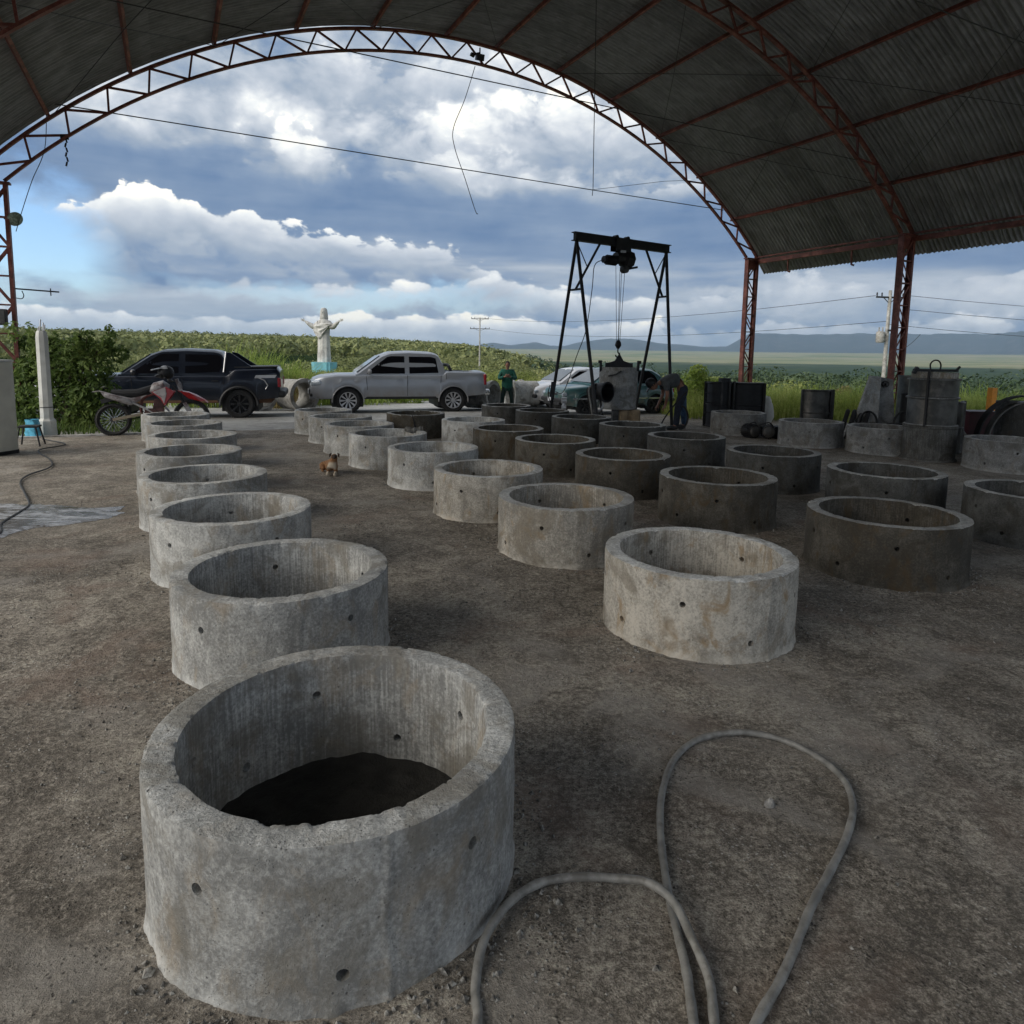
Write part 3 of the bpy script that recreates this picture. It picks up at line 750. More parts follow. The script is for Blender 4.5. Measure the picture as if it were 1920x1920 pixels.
RINGS = {
 # name: (x, y, label)
 'A': (-0.54, 2.16, 'nearest and largest concrete ring, at the bottom left beside the hose loops'),
 'B': (-1.26, 3.80, 'second concrete ring of the left row, right behind the nearest one'),
 'C': (-2.14, 5.27, 'third concrete ring of the left row, counted from the camera'),
 'D': (-3.01, 6.73, 'fourth concrete ring of the left row, with small nicks along its rim'),
 'E': (-3.87, 8.28, 'fifth concrete ring of the left row, counted from the camera'),
 'F': (-4.55, 9.85, 'sixth concrete ring of the left row, third from its far end'),
 'G': (-5.42, 11.42, 'last but one concrete ring of the left row, near the motorcycle'),
 'H': (-6.29, 12.93, 'farthest concrete ring of the left row, hiding the motorcycle front wheel'),
 'P1': (1.29, 4.25, 'warm grey ring with clear round holes, first of its row, above the big hose loop'),
 'P2': (0.58, 5.90, 'second pale ring of the row starting above the hose loop'),
 'P3': (-0.14, 7.32, 'third pale ring of the row starting above the hose loop'),
 'P4': (-0.91, 8.89, 'fourth ring of the row above the hose loop, two rings before the dog'),
 'P5': (-1.77, 10.41, 'ring right behind the lying dog, with a dark broken lump on its right rim'),
 'P6': (-2.49, 11.69, 'ring just beyond the lying dog, sixth of its row'),
 'P7': (-3.13, 13.00, 'last but one ring of the row that runs up to the silver pickup front wheel'),
 'P8': (-3.82, 14.36, 'farthest ring of its row, below the front wheel of the silver pickup'),
 'Q1': (3.19, 5.46, 'large shaded ring at the right, nearest one of the dark third row'),
 'Q2': (2.30, 7.06, 'shaded ring second in the third row, behind the warm grey pair'),
 'Q3': (1.55, 8.52, 'third ring of the shaded third row, brown inside'),
 'Q4': (0.80, 9.96, 'fourth ring of the shaded third row, in the middle of the yard'),
 'Q5': (0.11, 11.35, 'fifth ring of the third row, brown stained'),
 'Q6': (-0.54, 12.72, 'sixth ring of the third row, pale topped, in front of the silver pickup rear wheel'),
 'Q7': (-1.79, 13.93, 'cracked ring with a broken front wall, below the doors of the silver pickup'),
 'S1': (5.24, 6.47, 'dark ring cut off by the right edge of the picture, in the fourth row'),
 'S2': (4.37, 7.56, 'dark ring with a pale rim in the fourth row, under the tall stacked mould'),
 'S3': (3.67, 9.02, 'third ring of the fourth row, in deep shade'),
 'S4': (2.93, 10.62, 'ring of the fourth row in front of the bending worker'),
 'S5': (2.39, 12.28, 'ring of the fourth row just in front of the wooden log'),
 'S6': (1.61, 13.62, 'ring of the fourth row below the left crane leg'),
 'S7': (0.90, 15.05, 'last but one ring of the fourth row, left of the crane leg foot'),
 'S8': (0.10, 16.40, 'farthest ring of the fourth row, hiding the feet of the man in green'),
 'T1': (5.38, 15.28, 'ring by the right side with two electric motors lying in front of it'),
 'T2': (6.19, 13.43, 'pale ring standing between the motors and the concrete slabs on the right'),
 'T3': (7.11, 12.51, 'grey ring partly hidden by the tall stacked pipe mould'),
 'T4': (8.15, 10.75, 'wide pale ring to the right of the tall stacked pipe mould'),
}
def build_rings():
    fine = ring_mesh('concrete_ring', 420, 26, 1.0)
    mids = [ring_mesh('concrete_ring', 200, 12, 2.0 + k * 1.3) for k in range(3)]
    lows = [ring_mesh('concrete_ring', 110, 8, 9.0 + k * 1.7) for k in range(3)]
    fine2 = ring_mesh('concrete_ring', 300, 18, 5.5)
    for k, (n, (x, y, lab)) in enumerate(RINGS.items()):
        me = fine if n == 'A' else fine2 if n in ('B', 'P1') else mids[k % 3] if n in ('C', 'D', 'P2', 'P3', 'Q1', 'Q2', 'S1', 'S2') else lows[k % 3]
        if n == 'Q7': me = ring_mesh('concrete_ring', 140, 12, 33.0, False, 3.0)
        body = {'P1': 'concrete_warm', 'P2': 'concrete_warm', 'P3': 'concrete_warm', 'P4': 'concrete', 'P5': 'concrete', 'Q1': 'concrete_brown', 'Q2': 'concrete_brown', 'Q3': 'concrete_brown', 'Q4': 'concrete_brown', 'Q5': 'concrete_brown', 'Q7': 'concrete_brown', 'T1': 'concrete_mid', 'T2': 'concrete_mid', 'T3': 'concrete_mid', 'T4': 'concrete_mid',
                'S1': 'concrete_shade', 'S2': 'concrete_shade', 'S3': 'concrete_shade', 'S4': 'concrete_shade', 'S5': 'concrete_shade', 'S6': 'concrete_shade', 'S7': 'concrete_shade', 'S8': 'concrete_shade'}.get(n, 'concrete')
        o = bpy.data.objects.new('concrete_ring', me); C.objects.link(o)
        if body != 'concrete':      # same shape, other tone; Q and S rows have shade put into it
            o.material_slots[0].link = 'OBJECT'; o.material_slots[0].material = MT[body]
            if n[0] in 'QS': o.material_slots[1].link = 'OBJECT'; o.material_slots[1].material = MT['rim_shade']
        o.location = (x, y, gz(x, y)); tag(o, lab, 'concrete ring', 'concrete well rings standing in rows on the shed floor')
        if n not in ('A', 'B', 'P1', 'P2', 'C'): o.rotation_euler = (0, 0, R(random.uniform(-9, 9)))
        if n == 'Q7':      # crack and broken wedge
            co = MB(); co.tube([(x, y, 0) for x, y in ()] or [(0.05, -0.62, -0.01), (0.02, -0.6, 0.2), (0.0, -0.61, 0.33), (-0.05, -0.6, 0.5)], [0.03, 0.022, 0.014, 0.01], 6)
            c_ = co.build('crack_filling', MT['black_steel'], o)
        if n == 'P5':
            mb = MB(); random.seed(3)
            mb.tube(bezier_pts([(0.22, 0.40, 0.50), (0.30, 0.36, 0.485), (0.40, 0.34, 0.49), (0.50, 0.36, 0.50)], 4), [0.035 + 0.02 * random.random() for _ in range(13)], 7)
            q = mb.build('rubble_lump', MT['concrete_dark'], None, False); q.location = (x, y, 0)
            tag(q, 'dark crumbled lump lying on the rim of the ring behind the dog', 'rubble')
    # near-black discs: the deep shade inside the rings painted as a surface
    wet_shade = plain('dark_shade', (0.018, 0.017, 0.015), 0.75, 0, 0.6, 14, 0.8)
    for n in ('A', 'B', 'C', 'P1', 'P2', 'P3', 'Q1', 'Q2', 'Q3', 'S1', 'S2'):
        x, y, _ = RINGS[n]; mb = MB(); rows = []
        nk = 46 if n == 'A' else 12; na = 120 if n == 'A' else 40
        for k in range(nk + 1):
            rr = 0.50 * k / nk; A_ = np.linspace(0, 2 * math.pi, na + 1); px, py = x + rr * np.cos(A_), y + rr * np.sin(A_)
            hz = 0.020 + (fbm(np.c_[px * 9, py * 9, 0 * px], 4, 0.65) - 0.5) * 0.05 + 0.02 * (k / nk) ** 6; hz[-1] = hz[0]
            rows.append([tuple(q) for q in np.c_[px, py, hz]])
        mb.grid(rows); q = mb.build('shade_disc', wet_shade, None, True); tag(q, kind='structure')
build_rings()
# gravel crumbs: uncountable
def pebbles():
    base = np.array([(1, 0, 0), (-1, 0, 0), (0, 1, 0), (0, -1, 0), (0, 0, 1), (0, 0, -1)], float)
    tri = np.array([(0, 2, 4), (2, 1, 4), (1, 3, 4), (3, 0, 4), (2, 0, 5), (1, 2, 5), (3, 1, 5), (0, 3, 5)])
    pts, szs = [], []
    for n, (x, y, _) in RINGS.items():
        if y > 9: continue
        k = 700 if n == 'A' else 330 if n in ('B', 'P1', 'P2', 'Q1') else 140
        a = RNG.uniform(0, 2 * np.pi, k); cl = vnoise(np.c_[np.cos(a) * 3 + x * 5, np.sin(a) * 3, 0 * a]); d = 0.62 + np.abs(RNG.normal(0, 0.05 + 0.04 * cl, k))
        ok = cl > 0.35; pts.append(np.c_[x + np.cos(a) * d, y + np.sin(a) * d][ok]); szs.append((RNG.gamma(2.0, 0.0022, k) + 0.0022)[ok])
    k = 22000; xy = np.c_[RNG.uniform(-3.5, 4.3, k), RNG.uniform(0.7, 7.8, k)]
    cl = fbm(np.c_[xy * 1.3, np.zeros(k)], 4); ok = RNG.random(k) < sstep(0.42, 0.68, cl) * 0.9 + 0.10
    pts.append(xy[ok]); szs.append((RNG.gamma(1.6, 0.0018, k) + 0.0018)[ok])
    P = np.vstack(pts); S = np.concatenate(szs); S = np.minimum(S, 0.016)
    inside = np.zeros(len(P), bool)
    for n, (x, y, _) in RINGS.items():
        d = np.hypot(P[:, 0] - x, P[:, 1] - y); inside |= d < 0.61
    P, S = P[~inside], S[~inside]; n = len(P)
    sc = S[:, None, None] * RNG.uniform(0.55, 1.25, (n, 1, 3)); V = base[None] * sc * (1 + RNG.uniform(-0.25, 0.25, (n, 6, 1)))
    a = RNG.uniform(0, 6.28, n); ca, sa = np.cos(a)[:, None], np.sin(a)[:, None]
    Vx = V[:, :, 0] * ca - V[:, :, 1] * sa; Vy = V[:, :, 0] * sa + V[:, :, 1] * ca
    Pn = np.c_[P, np.zeros(n)]
    h = ((fbm(Pn * 1.1, 3) - 0.5) * 0.9 + (fbm(Pn * 6, 4, 0.6) - 0.5) * 0.75) * 0.028 + 0.005
    W = np.stack([Vx + P[:, :1], Vy + P[:, 1:], V[:, :, 2] + h[:, None] + S[:, None] * 0.2], -1).reshape(-1, 3)
    Fq = (tri[None] + np.arange(n)[:, None, None] * 6).reshape(-1, 3)
    m, nt, b, oc = newmat('gravel_crumbs'); nn = noise(nt, oc, 55, 3, 0.6)
    setc(nt, b, nn.sm(0.35, 0.65).ramp([(0, (0.06, 0.055, 0.048)), (0.5, (0.17, 0.16, 0.145)), (1, (0.36, 0.35, 0.32))])); b.inputs['Roughness'].default_value = 0.9
    o = link('gravel', mesh_np('gravel', W, Fq, False), m); tag(o, 'small loose gravel and mortar crumbs scattered on the floor round the rings', 'gravel', kind='stuff')
pebbles()
def hose():
    L1 = [(-0.02,1.30),(-0.05,1.45),(-0.04,1.56),(-0.05,1.64),(-0.03,1.76),(0.04,1.89),(0.14,1.98),(0.26,2.01),(0.4,2.0),(0.49,1.95),(0.55,1.88),(0.58,1.77),(0.595,1.67),(0.575,1.56),(0.55,1.44),(0.52,1.30)]
    L2 = [(0.47,1.30),(0.50,1.44),(0.52,1.56),(0.54,1.70),(0.55,1.86),(0.56,2.0),(0.59,2.22),(0.65,2.46),(0.76,2.70),(0.91,2.85),(1.12,2.905),(1.28,2.86),(1.38,2.75),(1.42,2.59),(1.38,2.42),(1.28,2.26),(1.13,2.08),(1.0,1.93),(0.89,1.79),(0.79,1.67),(0.68,1.55),(0.60,1.44),(0.52,1.30)]
    # one run: the second length comes up, loops, returns and passes into the first
    pts = [(x, y, 0.020) for x, y in L2[::-1]]
    pts += [(0.44, 1.18, 0.02), (0.50, 1.05, 0.02), (0.60, 1.10, 0.02), (0.585, 1.22, 0.03)] if 0 else []
    out = [(x, y, 0.020 + (0.022 if 1.70 < y < 2.05 and i < 15 else 0)) for i, (x, y) in enumerate(L1)]
    o = empty('water_hose', (0.6, 1.6, 0), 0, 'thick grey hose lying in two loops on the floor in the foreground', 'hose')
    for P_ in (pts, [(x, y, z + (0.028 if (0.48 < x < 0.585 and y > 1.80) else 0.0)) for x, y, z in out]):
        mb = MB(); q = bezier_pts(P_, 8); q = [v - Vector((0.6, 1.6, 0)) + Vector((0, 0, 0.004 * math.sin(i * 0.21))) for i, v in enumerate(q)]
        mb.tube(q, [0.0135 * (1 + 0.07 * math.sin(i * 0.9) * math.sin(i * 0.23) + (0.12 if i % 37 == 5 else 0)) for i in range(len(q))], 12); mb.build('hose_length', MT['hose'], o, True)
    # stone in the loop
    mb = MB(); rn = random.Random(4); V = []
    prof = [(0.0, 0), (0.016, 0.0), (0.019, 0.008), (0.013, 0.022), (0.006, 0.034), (0, 0.037)]
    mb.lathe(prof, 9); mb.v = [(x * (1 + 0.35 * rn.random()), y * (0.8 + 0.3 * rn.random()), z * (0.9 + 0.2 * rn.random())) for x, y, z in mb.v]
    s = mb.build('stone', MT['concrete_pale']); s.location = (1.06, 2.43, 0.0); s.rotation_euler = (0.2, 0.1, 0.5); tag(s, 'pale pointed stone lying inside the big hose loop', 'stone')
    # thin black cable on the floor at left
    P_ = [(-8.58,12.47),(-7.9,12.0),(-7.70,11.70),(-7.75,11.2),(-7.47,10.77),(-7.08,10.37),(-6.66,9.85),(-6.45,9.45),(-6.35,8.9),(-6.10,8.40),(-5.54,7.70),(-5.15,7.2),(-5.0,6.82),(-4.86,6.4),(-4.6,6.0),(-4.5,5.3)]
    mb = MB(); mb.tube(bezier_pts([(x, y, 0.018) for x, y in P_], 6), 0.011, 6)
    tag(mb.build('power_cable', MT['wire'], None, True), 'thin dark cable snaking over the floor past the puddle at the left', 'cable')
hose()
# ------------------------------------------------------------------ vehicles
def paint(name, col, coat=0.8, rough=0.35, metal=0.3, dirt=(0.26, 0.20, 0.14), dz=(0.35, 0.95), dk=0.6):
    m, nt, b, oc = newmat(name)
    g = nt.nodes.new('ShaderNodeSeparateXYZ'); nt.links.new(oc, g.inputs[0]); z = X(nt, g.outputs[2])
    n = noise(nt, oc, 5, 7, 0.65); c = mixc(nt, z.sm(dz[1], dz[0]) * (n.sm(0.25, 0.7)) * dk, col, dirt)
    setc(nt, b, c); setc(nt, b, (n * 0.3 + rough - 0.12).sat(), 'Roughness'); b.inputs['Metallic'].default_value = metal
    b.inputs['Coat Weight'].default_value = coat; b.inputs['Coat Roughness'].default_value = 0.06
    return m
def veh_mats():
    MT['silver'] = paint('silver_paint', (0.33, 0.35, 0.385), 0.6, 0.35, 0.35)
    MT['navy'] = paint('dark_blue_paint', (0.005, 0.009, 0.020), 0.45, 0.3, 0.2, (0.10, 0.08, 0.06), (0.30, 0.7), 0.5)
    MT['carwhite'] = paint('white_car_paint', (0.62, 0.64, 0.68), 0.7, 0.35, 0.0)
    MT['teal'] = paint('teal_car_paint', (0.035, 0.13, 0.14), 0.7, 0.4, 0.1)
    MT['glass'] = plain('tinted_glass', (0.006, 0.006, 0.008), 0.15, 0, 0.1, 2, spec=0.12)
    MT['windscreen'] = plain('windscreen_glass', (0.05, 0.065, 0.08), 0.10, 0, 0.1, 2, coat=0.5)
    MT['trim'] = plain('black_trim', (0.022, 0.022, 0.024), 0.55)
    MT['chrome'] = plain('chrome', (0.60, 0.61, 0.62), 0.22, 0.9, 0.05)
    MT['alloy'] = plain('alloy', (0.55, 0.55, 0.56), 0.35, 0.5, 0.1)
    MT['blackalloy'] = plain('black_alloy', (0.03, 0.03, 0.032), 0.35, 0.3, 0.2)
    MT['redlamp'] = plain('red_lamp', (0.32, 0.012, 0.02), 0.2, 0, 0.15, 20, coat=0.6)
    MT['headlamp'] = plain('headlamp', (0.45, 0.50, 0.56), 0.12, 0.2, 0.2, 20, coat=0.8)
    MT['plate'] = plain('number_plate', (0.60, 0.62, 0.66), 0.5)
    MT['dust'] = plain('under_dust', (0.16, 0.085, 0.05), 0.95)
veh_mats()
def wheel(root, x, y, r, w, rim_mat, spokes=10):
    sg = 1 if y > 0 else -1
    o = empty('wheel', (x, y, r), 0); o.parent = root
    mb = MB(); ri = r * 0.66
    prof = [(ri, -w / 2 + 0.01), (r * 0.86, -w / 2), (r * 0.97, -w * 0.40), (r, -w * 0.25), (r, w * 0.25), (r * 0.97, w * 0.40), (r * 0.86, w / 2), (ri, w / 2 - 0.01)]
    mb.lathe(prof, 36, axis='y')
    for k in range(36):
        a = 2 * math.pi * k / 36; mb.box((r * 1.0 * math.cos(a), 0, r * 1.0 * math.sin(a)), (0.012, w * 0.7, 0.03), (0, -a, 0.0))
    mb.build('tyre', MT['rubber'], o, True)
    mb = MB(); mb.lathe([(ri, w / 2 - 0.01), (ri * 0.93, w / 2 - 0.012), (ri * 0.90, w * 0.12), (ri, -w * 0.4)], 36, axis='y')
    for k in range(spokes):
        a = 2 * math.pi * k / spokes
        d = Vector((math.cos(a), 0, math.sin(a)))
        for da in (-0.10, 0.10):
            d2 = Vector((math.cos(a + da), 0, math.sin(a + da)))
            mb.bar(d * ri * 0.2 + Vector((0, w * 0.30, 0)), d2 * ri * 0.93 + Vector((0, w * 0.44, 0)), 0.016, 0.03, up=(0, 1, 0))
        mb.bar(d * ri * 0.15 + Vector((0, w * 0.32, 0)), d * ri * 0.93 + Vector((0, w * 0.45, 0)), 0.026, 0.02, up=(0, 1, 0))
    mb.lathe([(0, w * 0.42), (ri * 0.20, w * 0.40), (ri * 0.24, w * 0.28)], 16, axis='y')
    q = mb.build('rim', rim_mat, o, True)
    mb = MB(); mb.lathe([(0, 0.0), (ri * 0.92, 0.0)], 24, axis='y'); mb.build('brake_disc', MT['black_steel'], o)
    if sg < 0: o.rotation_euler = (0, 0, math.pi)
    return o
def vehicle(name, loc, rz, lab, cat, body, P, scale=1.0):
    root = empty(name, loc, rz, lab, cat); root.scale = (scale,) * 3
    xr, xf, W = P['xr'], P['xf'], P['W']; wx = P['wheels']; ra = P['ra']; wr = P['wr']
    topx, topz = zip(*P['top'])
    def top(x): return float(np.interp(x, topx, topz))
    def half(x):
        f = 1 - 0.16 * sstep(xf - 0.55, xf, x) ** 1.5 - 0.05 * sstep(xr + 0.3, xr, x)
        return W * float(f)
    def sill(x):
        z = float(np.interp(x, [xr, xr + 0.5, xr + 0.9, xf - 0.9, xf - 0.3, xf], [P['sill'] + 0.10, P['sill'] + 0.06, P['sill'], P['sill'], P['sill'] - 0.03, P['sill'] + 0.02]))
        for w in wx:
            d = abs(x - w)
            if d < ra: z = max(z, wr * 0.95 + math.sqrt(ra * ra - d * d))
        return z
    xs = sorted(set(list(np.linspace(xr, xf, 70)) + [w + q * ra for w in wx for q in (-1.001, -0.999, -0.97, -0.9, -0.8, 0.8, 0.9, 0.97, 0.999, 1.001)]))
    rows = []
    bed = P.get('bed')
    for x in xs:
        h = half(x); t = top(x); zb = sill(x); endf = min(1, (xf - x) / 0.10 + 0.25, (x - xr) / 0.06 + 0.4)
        mid = zb + (t - zb) * 0.55; fl = 0.0
        for w in wx:
            d = abs(x - w); fl = max(fl, 0.035 * (1 - sstep(ra * 0.95, ra + 0.10, d)))
        pts = [(0, max(zb, P['sill']) + 0.05), (h - 0.10, max(zb, P['sill']) + 0.05), (h - 0.02 + fl, zb), (h + fl, zb + 0.06), (h + 0.008, mid), (h - 0.015, t - 0.16), (h - 0.035, t - 0.06), (h - 0.075, t - 0.012)]
        if bed and bed[0] < x < bed[1]: pts += [(h - 0.12, t), (h - 0.125, t - 0.42), (0, t - 0.42)]
        else: pts += [(h - 0.20, t + 0.012), (h - 0.5, t + 0.03), (0, t + 0.04)]
        cz = (zb + t) / 2
        pts = [(y * (0.93 + 0.07 * endf), cz + (z - cz) * (0.86 + 0.14 * endf)) for y, z in pts]
        left = [(x, y, z) for y, z in pts]; right = [(x, -y, z) for y, z in reversed(pts[:-1])]
        rows.append(left + right)
    mb = MB(); mb.grid([r[::-1] for r in rows])
    mb.poly(rows[-1][::-1]); mb.poly(rows[0])
    mb.build('body', body, root, True, 40)
    # cabin
    G = P['cab']; gx, gzv = zip(*G); belt = P['belt']; yb = W - 0.06; tilt = P.get('tilt', 0.30)
    def yw(z): return yb - (z - belt) * tilt - 0.25 * max(0, z - belt - 0.42) ** 1.5
    rows = []
    for x in np.linspace(gx[0], gx[-1], 40):
        zt = float(np.interp(x, gx, gzv)); z1 = max(zt - 0.05, belt)
        pts = [(yw(belt) + 0.0, belt - 0.05), (yw(belt), belt), (yw((belt + z1) / 2), (belt + z1) / 2), (yw(z1), z1), (yw(zt) - 0.06, zt - 0.004), (yw(zt) - 0.25, zt + 0.015), (0, zt + 0.028)]
        rows.append([(x, y, z) for y, z in pts] + [(x, -y, z) for y, z in reversed(pts[:-1])])
    mb = MB(); mb.grid([r[::-1] for r in rows]); mb.poly(rows[-1][::-1]); mb.poly(rows[0]); mb.build('cab', body, root, True, 40)
    for sg in (-1, 1):
        for poly in P['windows']:
            pts = [Vector((x, sg * (yw(z) + 0.004), z)) for x, z in poly]
            if sg < 0: pts = pts[::-1]
            MB().slab(pts, (0, -sg * 0.012, 0)).build('window', MT['glass'], root)
        for (xa, za, xb, zb_) in P.get('seams', []):
            mb = MB(); mb.bar((xa, sg * (half(xa) + 0.004), za), (xb, sg * (half(xb) + 0.004), zb_), 0.010, 0.012); mb.build('door_seam', MT['trim'], root)
        for (x, z) in P.get('handles', []):
            mb = MB(); mb.box((x, sg * (half(x) + 0.012), z), (0.17, 0.03, 0.028)); mb.build('door_handle', P.get('hmat', body), root)
        mx, mz = P['mirror']
        mb = MB(); mb.lathe([(0, -0.06), (0.06, -0.055), (0.085, -0.01), (0.075, 0.04), (0.0, 0.055)], 14, axis='x'); mb.v = [(x * 1.0, y * 1.25, z * 1.0) for x, y, z in mb.v]
        mb.box((-0.02, -sg * 0.10, -0.04), (0.05, 0.12, 0.04)); q = mb.build('wing_mirror', P.get('mmat', body), root, True); q.location = (mx, sg * (W + 0.10), mz)
        for w in wx:   # arch lips
            mb = MB()
            pp = [(w + (ra + 0.0) * math.cos(a), sg * (half(w) + 0.038), wr * 0.95 + (ra + 0.0) * math.sin(a)) for a in np.linspace(-0.05, math.pi + 0.05, 22)]
            mb.tube(pp, 0.022 if not P.get('flare') else 0.038, 6)
            mb.build('arch_flare', P.get('flare') or body, root, True)
        z = P['sill']; mb = MB(); mb.bar((wx[0] + ra + 0.02, sg * (W - 0.03), z + 0.01), (wx[1] - ra - 0.02, sg * (W - 0.03), z + 0.01), 0.05, 0.06); mb.build('sill_step', P.get('step', MT['trim']), root)
    # windscreen, rear glass
    (xa, za), (xb, zb_) = P['screen']; n_ = Vector((-(zb_ - za), 0, (xb - xa))).normalized();  n_ = n_ if n_.z > 0 else -n_
    pts = [Vector((xa, yw(za) - 0.07, za)), Vector((xb, yw(zb_) - 0.12, zb_)), Vector((xb, -yw(zb_) + 0.12, zb_)), Vector((xa, -yw(za) + 0.07, za))]
    MB().slab([p + n_ * 0.03 for p in pts], n_ * -0.02).build('windscreen', MT['windscreen'], root)
    mb = MB(); mb.box(((xr + xf) / 2, 0, P['sill'] + 0.02), (xf - xr - 0.5, W * 1.5, 0.14)); 
    for w in wx: mb.box((w, 0, wr), (0.12, W * 1.6, 0.12)); 
    mb.build('chassis', P.get('under', MT['black_steel']), root)
    for w in wx: mb = MB(); mb.box((w, 0, wr + 0.10), (2 * ra * 0.98, W * 2 - 0.36, ra * 1.3)); mb.build('wheel_well', MT['trim'], root)
    for w in wx:
        for sg in (-1, 1): wheel(root, w, sg * (W - 0.11), wr, 0.24 if wr > 0.33 else 0.18, P['rim'], P.get('spokes', 10))
    return root, half, top, yw
def lamp_box(root, name, mat, c, sz, rot=(0, 0, 0)):
    mb = MB(); mb.box((0, 0, 0), sz); q = mb.build(name, mat, root); q.location = c; q.rotation_euler = rot
    md = q.modifiers.new('b', 'BEVEL'); md.width = min(sz) * 0.35; md.segments = 3
    return q
def pickups():
    PK = dict(xr=-2.68, xf=2.62, W=0.95, wheels=(-1.62, 1.55), ra=0.46, wr=0.385, sill=0.46, belt=1.16, flare=None,
        top=[(-2.68, 1.25), (-1.42, 1.27), (-1.30, 1.17), (1.10, 1.16), (1.30, 1.15), (1.9, 1.14), (2.35, 1.08), (2.55, 1.00), (2.62, 0.88)],
        cab=[(-1.40, 1.18), (-1.34, 1.45), (-1.18, 1.78), (-1.0, 1.83), (-0.3, 1.855), (0.30, 1.82), (0.55, 1.72), (1.32, 1.17)],
        windows=[[(-1.17, 1.22), (-0.28, 1.19), (-0.28, 1.70), (-0.95, 1.70), (-1.10, 1.66)], [(-0.14, 1.19), (1.00, 1.18), (0.92, 1.27), (0.38, 1.68), (0.25, 1.71), (-0.14, 1.71)]],
        screen=((1.27, 1.21), (0.58, 1.70)), seams=[(-0.21, 0.52, -0.21, 1.14), (0.98, 0.70, 1.02, 1.12), (-1.22, 0.80, -1.24, 1.14), (-1.40, 0.50, -1.40, 1.22)],
        handles=[(-1.02, 1.02), (0.05, 1.01)], mirror=(0.93, 1.24), bed=(-2.55, -1.45), rim=MT['alloy'], spokes=10)
    x, y = -3.45, 21.95
    r, half, top, yw = vehicle('pickup_truck', (x, y, gz(x, y)), R(196.5), 'silver double cab pickup parked side on in the middle of the yard', 'pickup truck', MT['silver'], PK, 1.035)
    for sg in (-1, 1):
        lamp_box(r, 'tail_lamp', MT['redlamp'], (-2.645, sg * 0.86, 1.02), (0.10, 0.14, 0.34))
        lamp_box(r, 'head_lamp', MT['headlamp'], (2.42, sg * 0.76, 0.90), (0.34, 0.22, 0.17), (0, 0.12, -sg * 0.45))
        lamp_box(r, 'fog_lamp', MT['trim'], (2.55, sg * 0.66, 0.55), (0.10, 0.30, 0.10), (0, 0, -sg * 0.4))
    lamp_box(r, 'grille', MT['trim'], (2.60, 0, 0.88), (0.08, 1.05, 0.13)); lamp_box(r, 'lower_grille', MT['trim'], (2.615, 0, 0.62), (0.08, 1.25, 0.18))
    for z in (0.85, 0.91): lamp_box(r, 'grille_bar', MT['chrome'], (2.645, 0, z), (0.02, 1.0, 0.016))
    lamp_box(r, 'number_plate', MT['plate'], (2.67, 0, 0.62), (0.02, 0.40, 0.13))
    lamp_box(r, 'rear_bumper', MT['chrome'], (-2.72, 0, 0.62), (0.22, 1.75, 0.20)); lamp_box(r, 'front_bumper', MT['silver'], (2.56, 0, 0.48), (0.18, 1.5, 0.14))
    # black roll bar pad behind the cab
    mb = MB(); mb.tube([(-1.62, 0.72, 1.2), (-1.52, 0.70, 1.42), (-1.50, 0.62, 1.46), (-1.50, -0.62, 1.46), (-1.52, -0.70, 1.42), (-1.62, -0.72, 1.2)], 0.05, 8); mb.build('roll_bar', MT['trim'], r, True)
    # ---- dark one
    PD = dict(PK); PD.update(W=0.96, belt=1.18, flare=MT['trim'], rim=MT['blackalloy'], spokes=8, bed=None, step=MT['dust'], under=MT['dust'], hmat=MT['trim'], mmat=MT['navy'], ra=0.48, wr=0.40,
        top=[(-2.68, 1.30), (-2.60, 1.38), (-1.5, 1.34), (-1.30, 1.17), (1.10, 1.17), (1.9, 1.15), (2.3, 1.10), (2.5, 1.00), (2.62, 0.82)],
        windows=[[(-1.12, 1.26), (-0.28, 1.22), (-0.28, 1.72), (-1.08, 1.72), (-1.16, 1.66), (-1.20, 1.40)], [(-0.12, 1.22), (1.00, 1.20), (0.92, 1.29), (0.36, 1.70), (0.22, 1.73), (-0.12, 1.73)]])
    x, y = -9.11, 19.09
    r, half, top, yw = vehicle('pickup_truck', (x, y, gz(x, y)), R(195), 'dark blue double cab pickup with black wheel arches parked behind the motorcycle', 'pickup truck', MT['navy'], PD, 1.02)
    for sg in (-1, 1):
        lamp_box(r, 'tail_lamp', MT['redlamp'], (-2.65, sg * 0.86, 0.98), (0.10, 0.14, 0.26))
        lamp_box(r, 'head_lamp', MT['headlamp'], (2.42, sg * 0.76, 0.95), (0.34, 0.22, 0.15), (0, 0.12, -sg * 0.45))
        mb = MB(); mb.slab([(-1.22, sg * 0.90, 1.24), (-1.28, sg * 0.76, 1.79), (-1.42, sg * 0.76, 1.77), (-2.0, sg * 0.88, 1.37), (-1.5, sg * 0.89, 1.30)], (0, -sg * 0.05, 0)); mb.build('sail_panel', MT['navy'], r)
        mb = MB(); mb.tube([(-1.24, sg * 0.915, 1.25), (-1.30, sg * 0.80, 1.80)], 0.02, 6); mb.build('sail_trim', MT['alloy'], r, True)
        mb = MB(); pp = [(-2.02, 1.10), (-2.55, 1.11), (-2.60, 1.19), (-2.06, 1.18)]
        mb.slab([(px, sg * 0.972, pz) for px, pz in pp], (0, sg * 0.006, 0)); mb.build('side_badge', MT['alloy'], r)
        mb = MB(); mb.tube([(-2.06, sg * 0.975, 1.14), (-2.28, sg * 0.975, 1.04), (-2.36, sg * 0.975, 0.90), (-2.30, sg * 0.975, 0.80)], 0.015, 6); mb.build('decal_stripe', MT['alloy'], r, True)
    mb = MB(); mb.bar((-1.5, 0, 1.385), (-2.6, 0, 1.41), 1.75, 0.03, up=(0, 0, 1)); mb.build('bed_cover', MT['trim'], r)
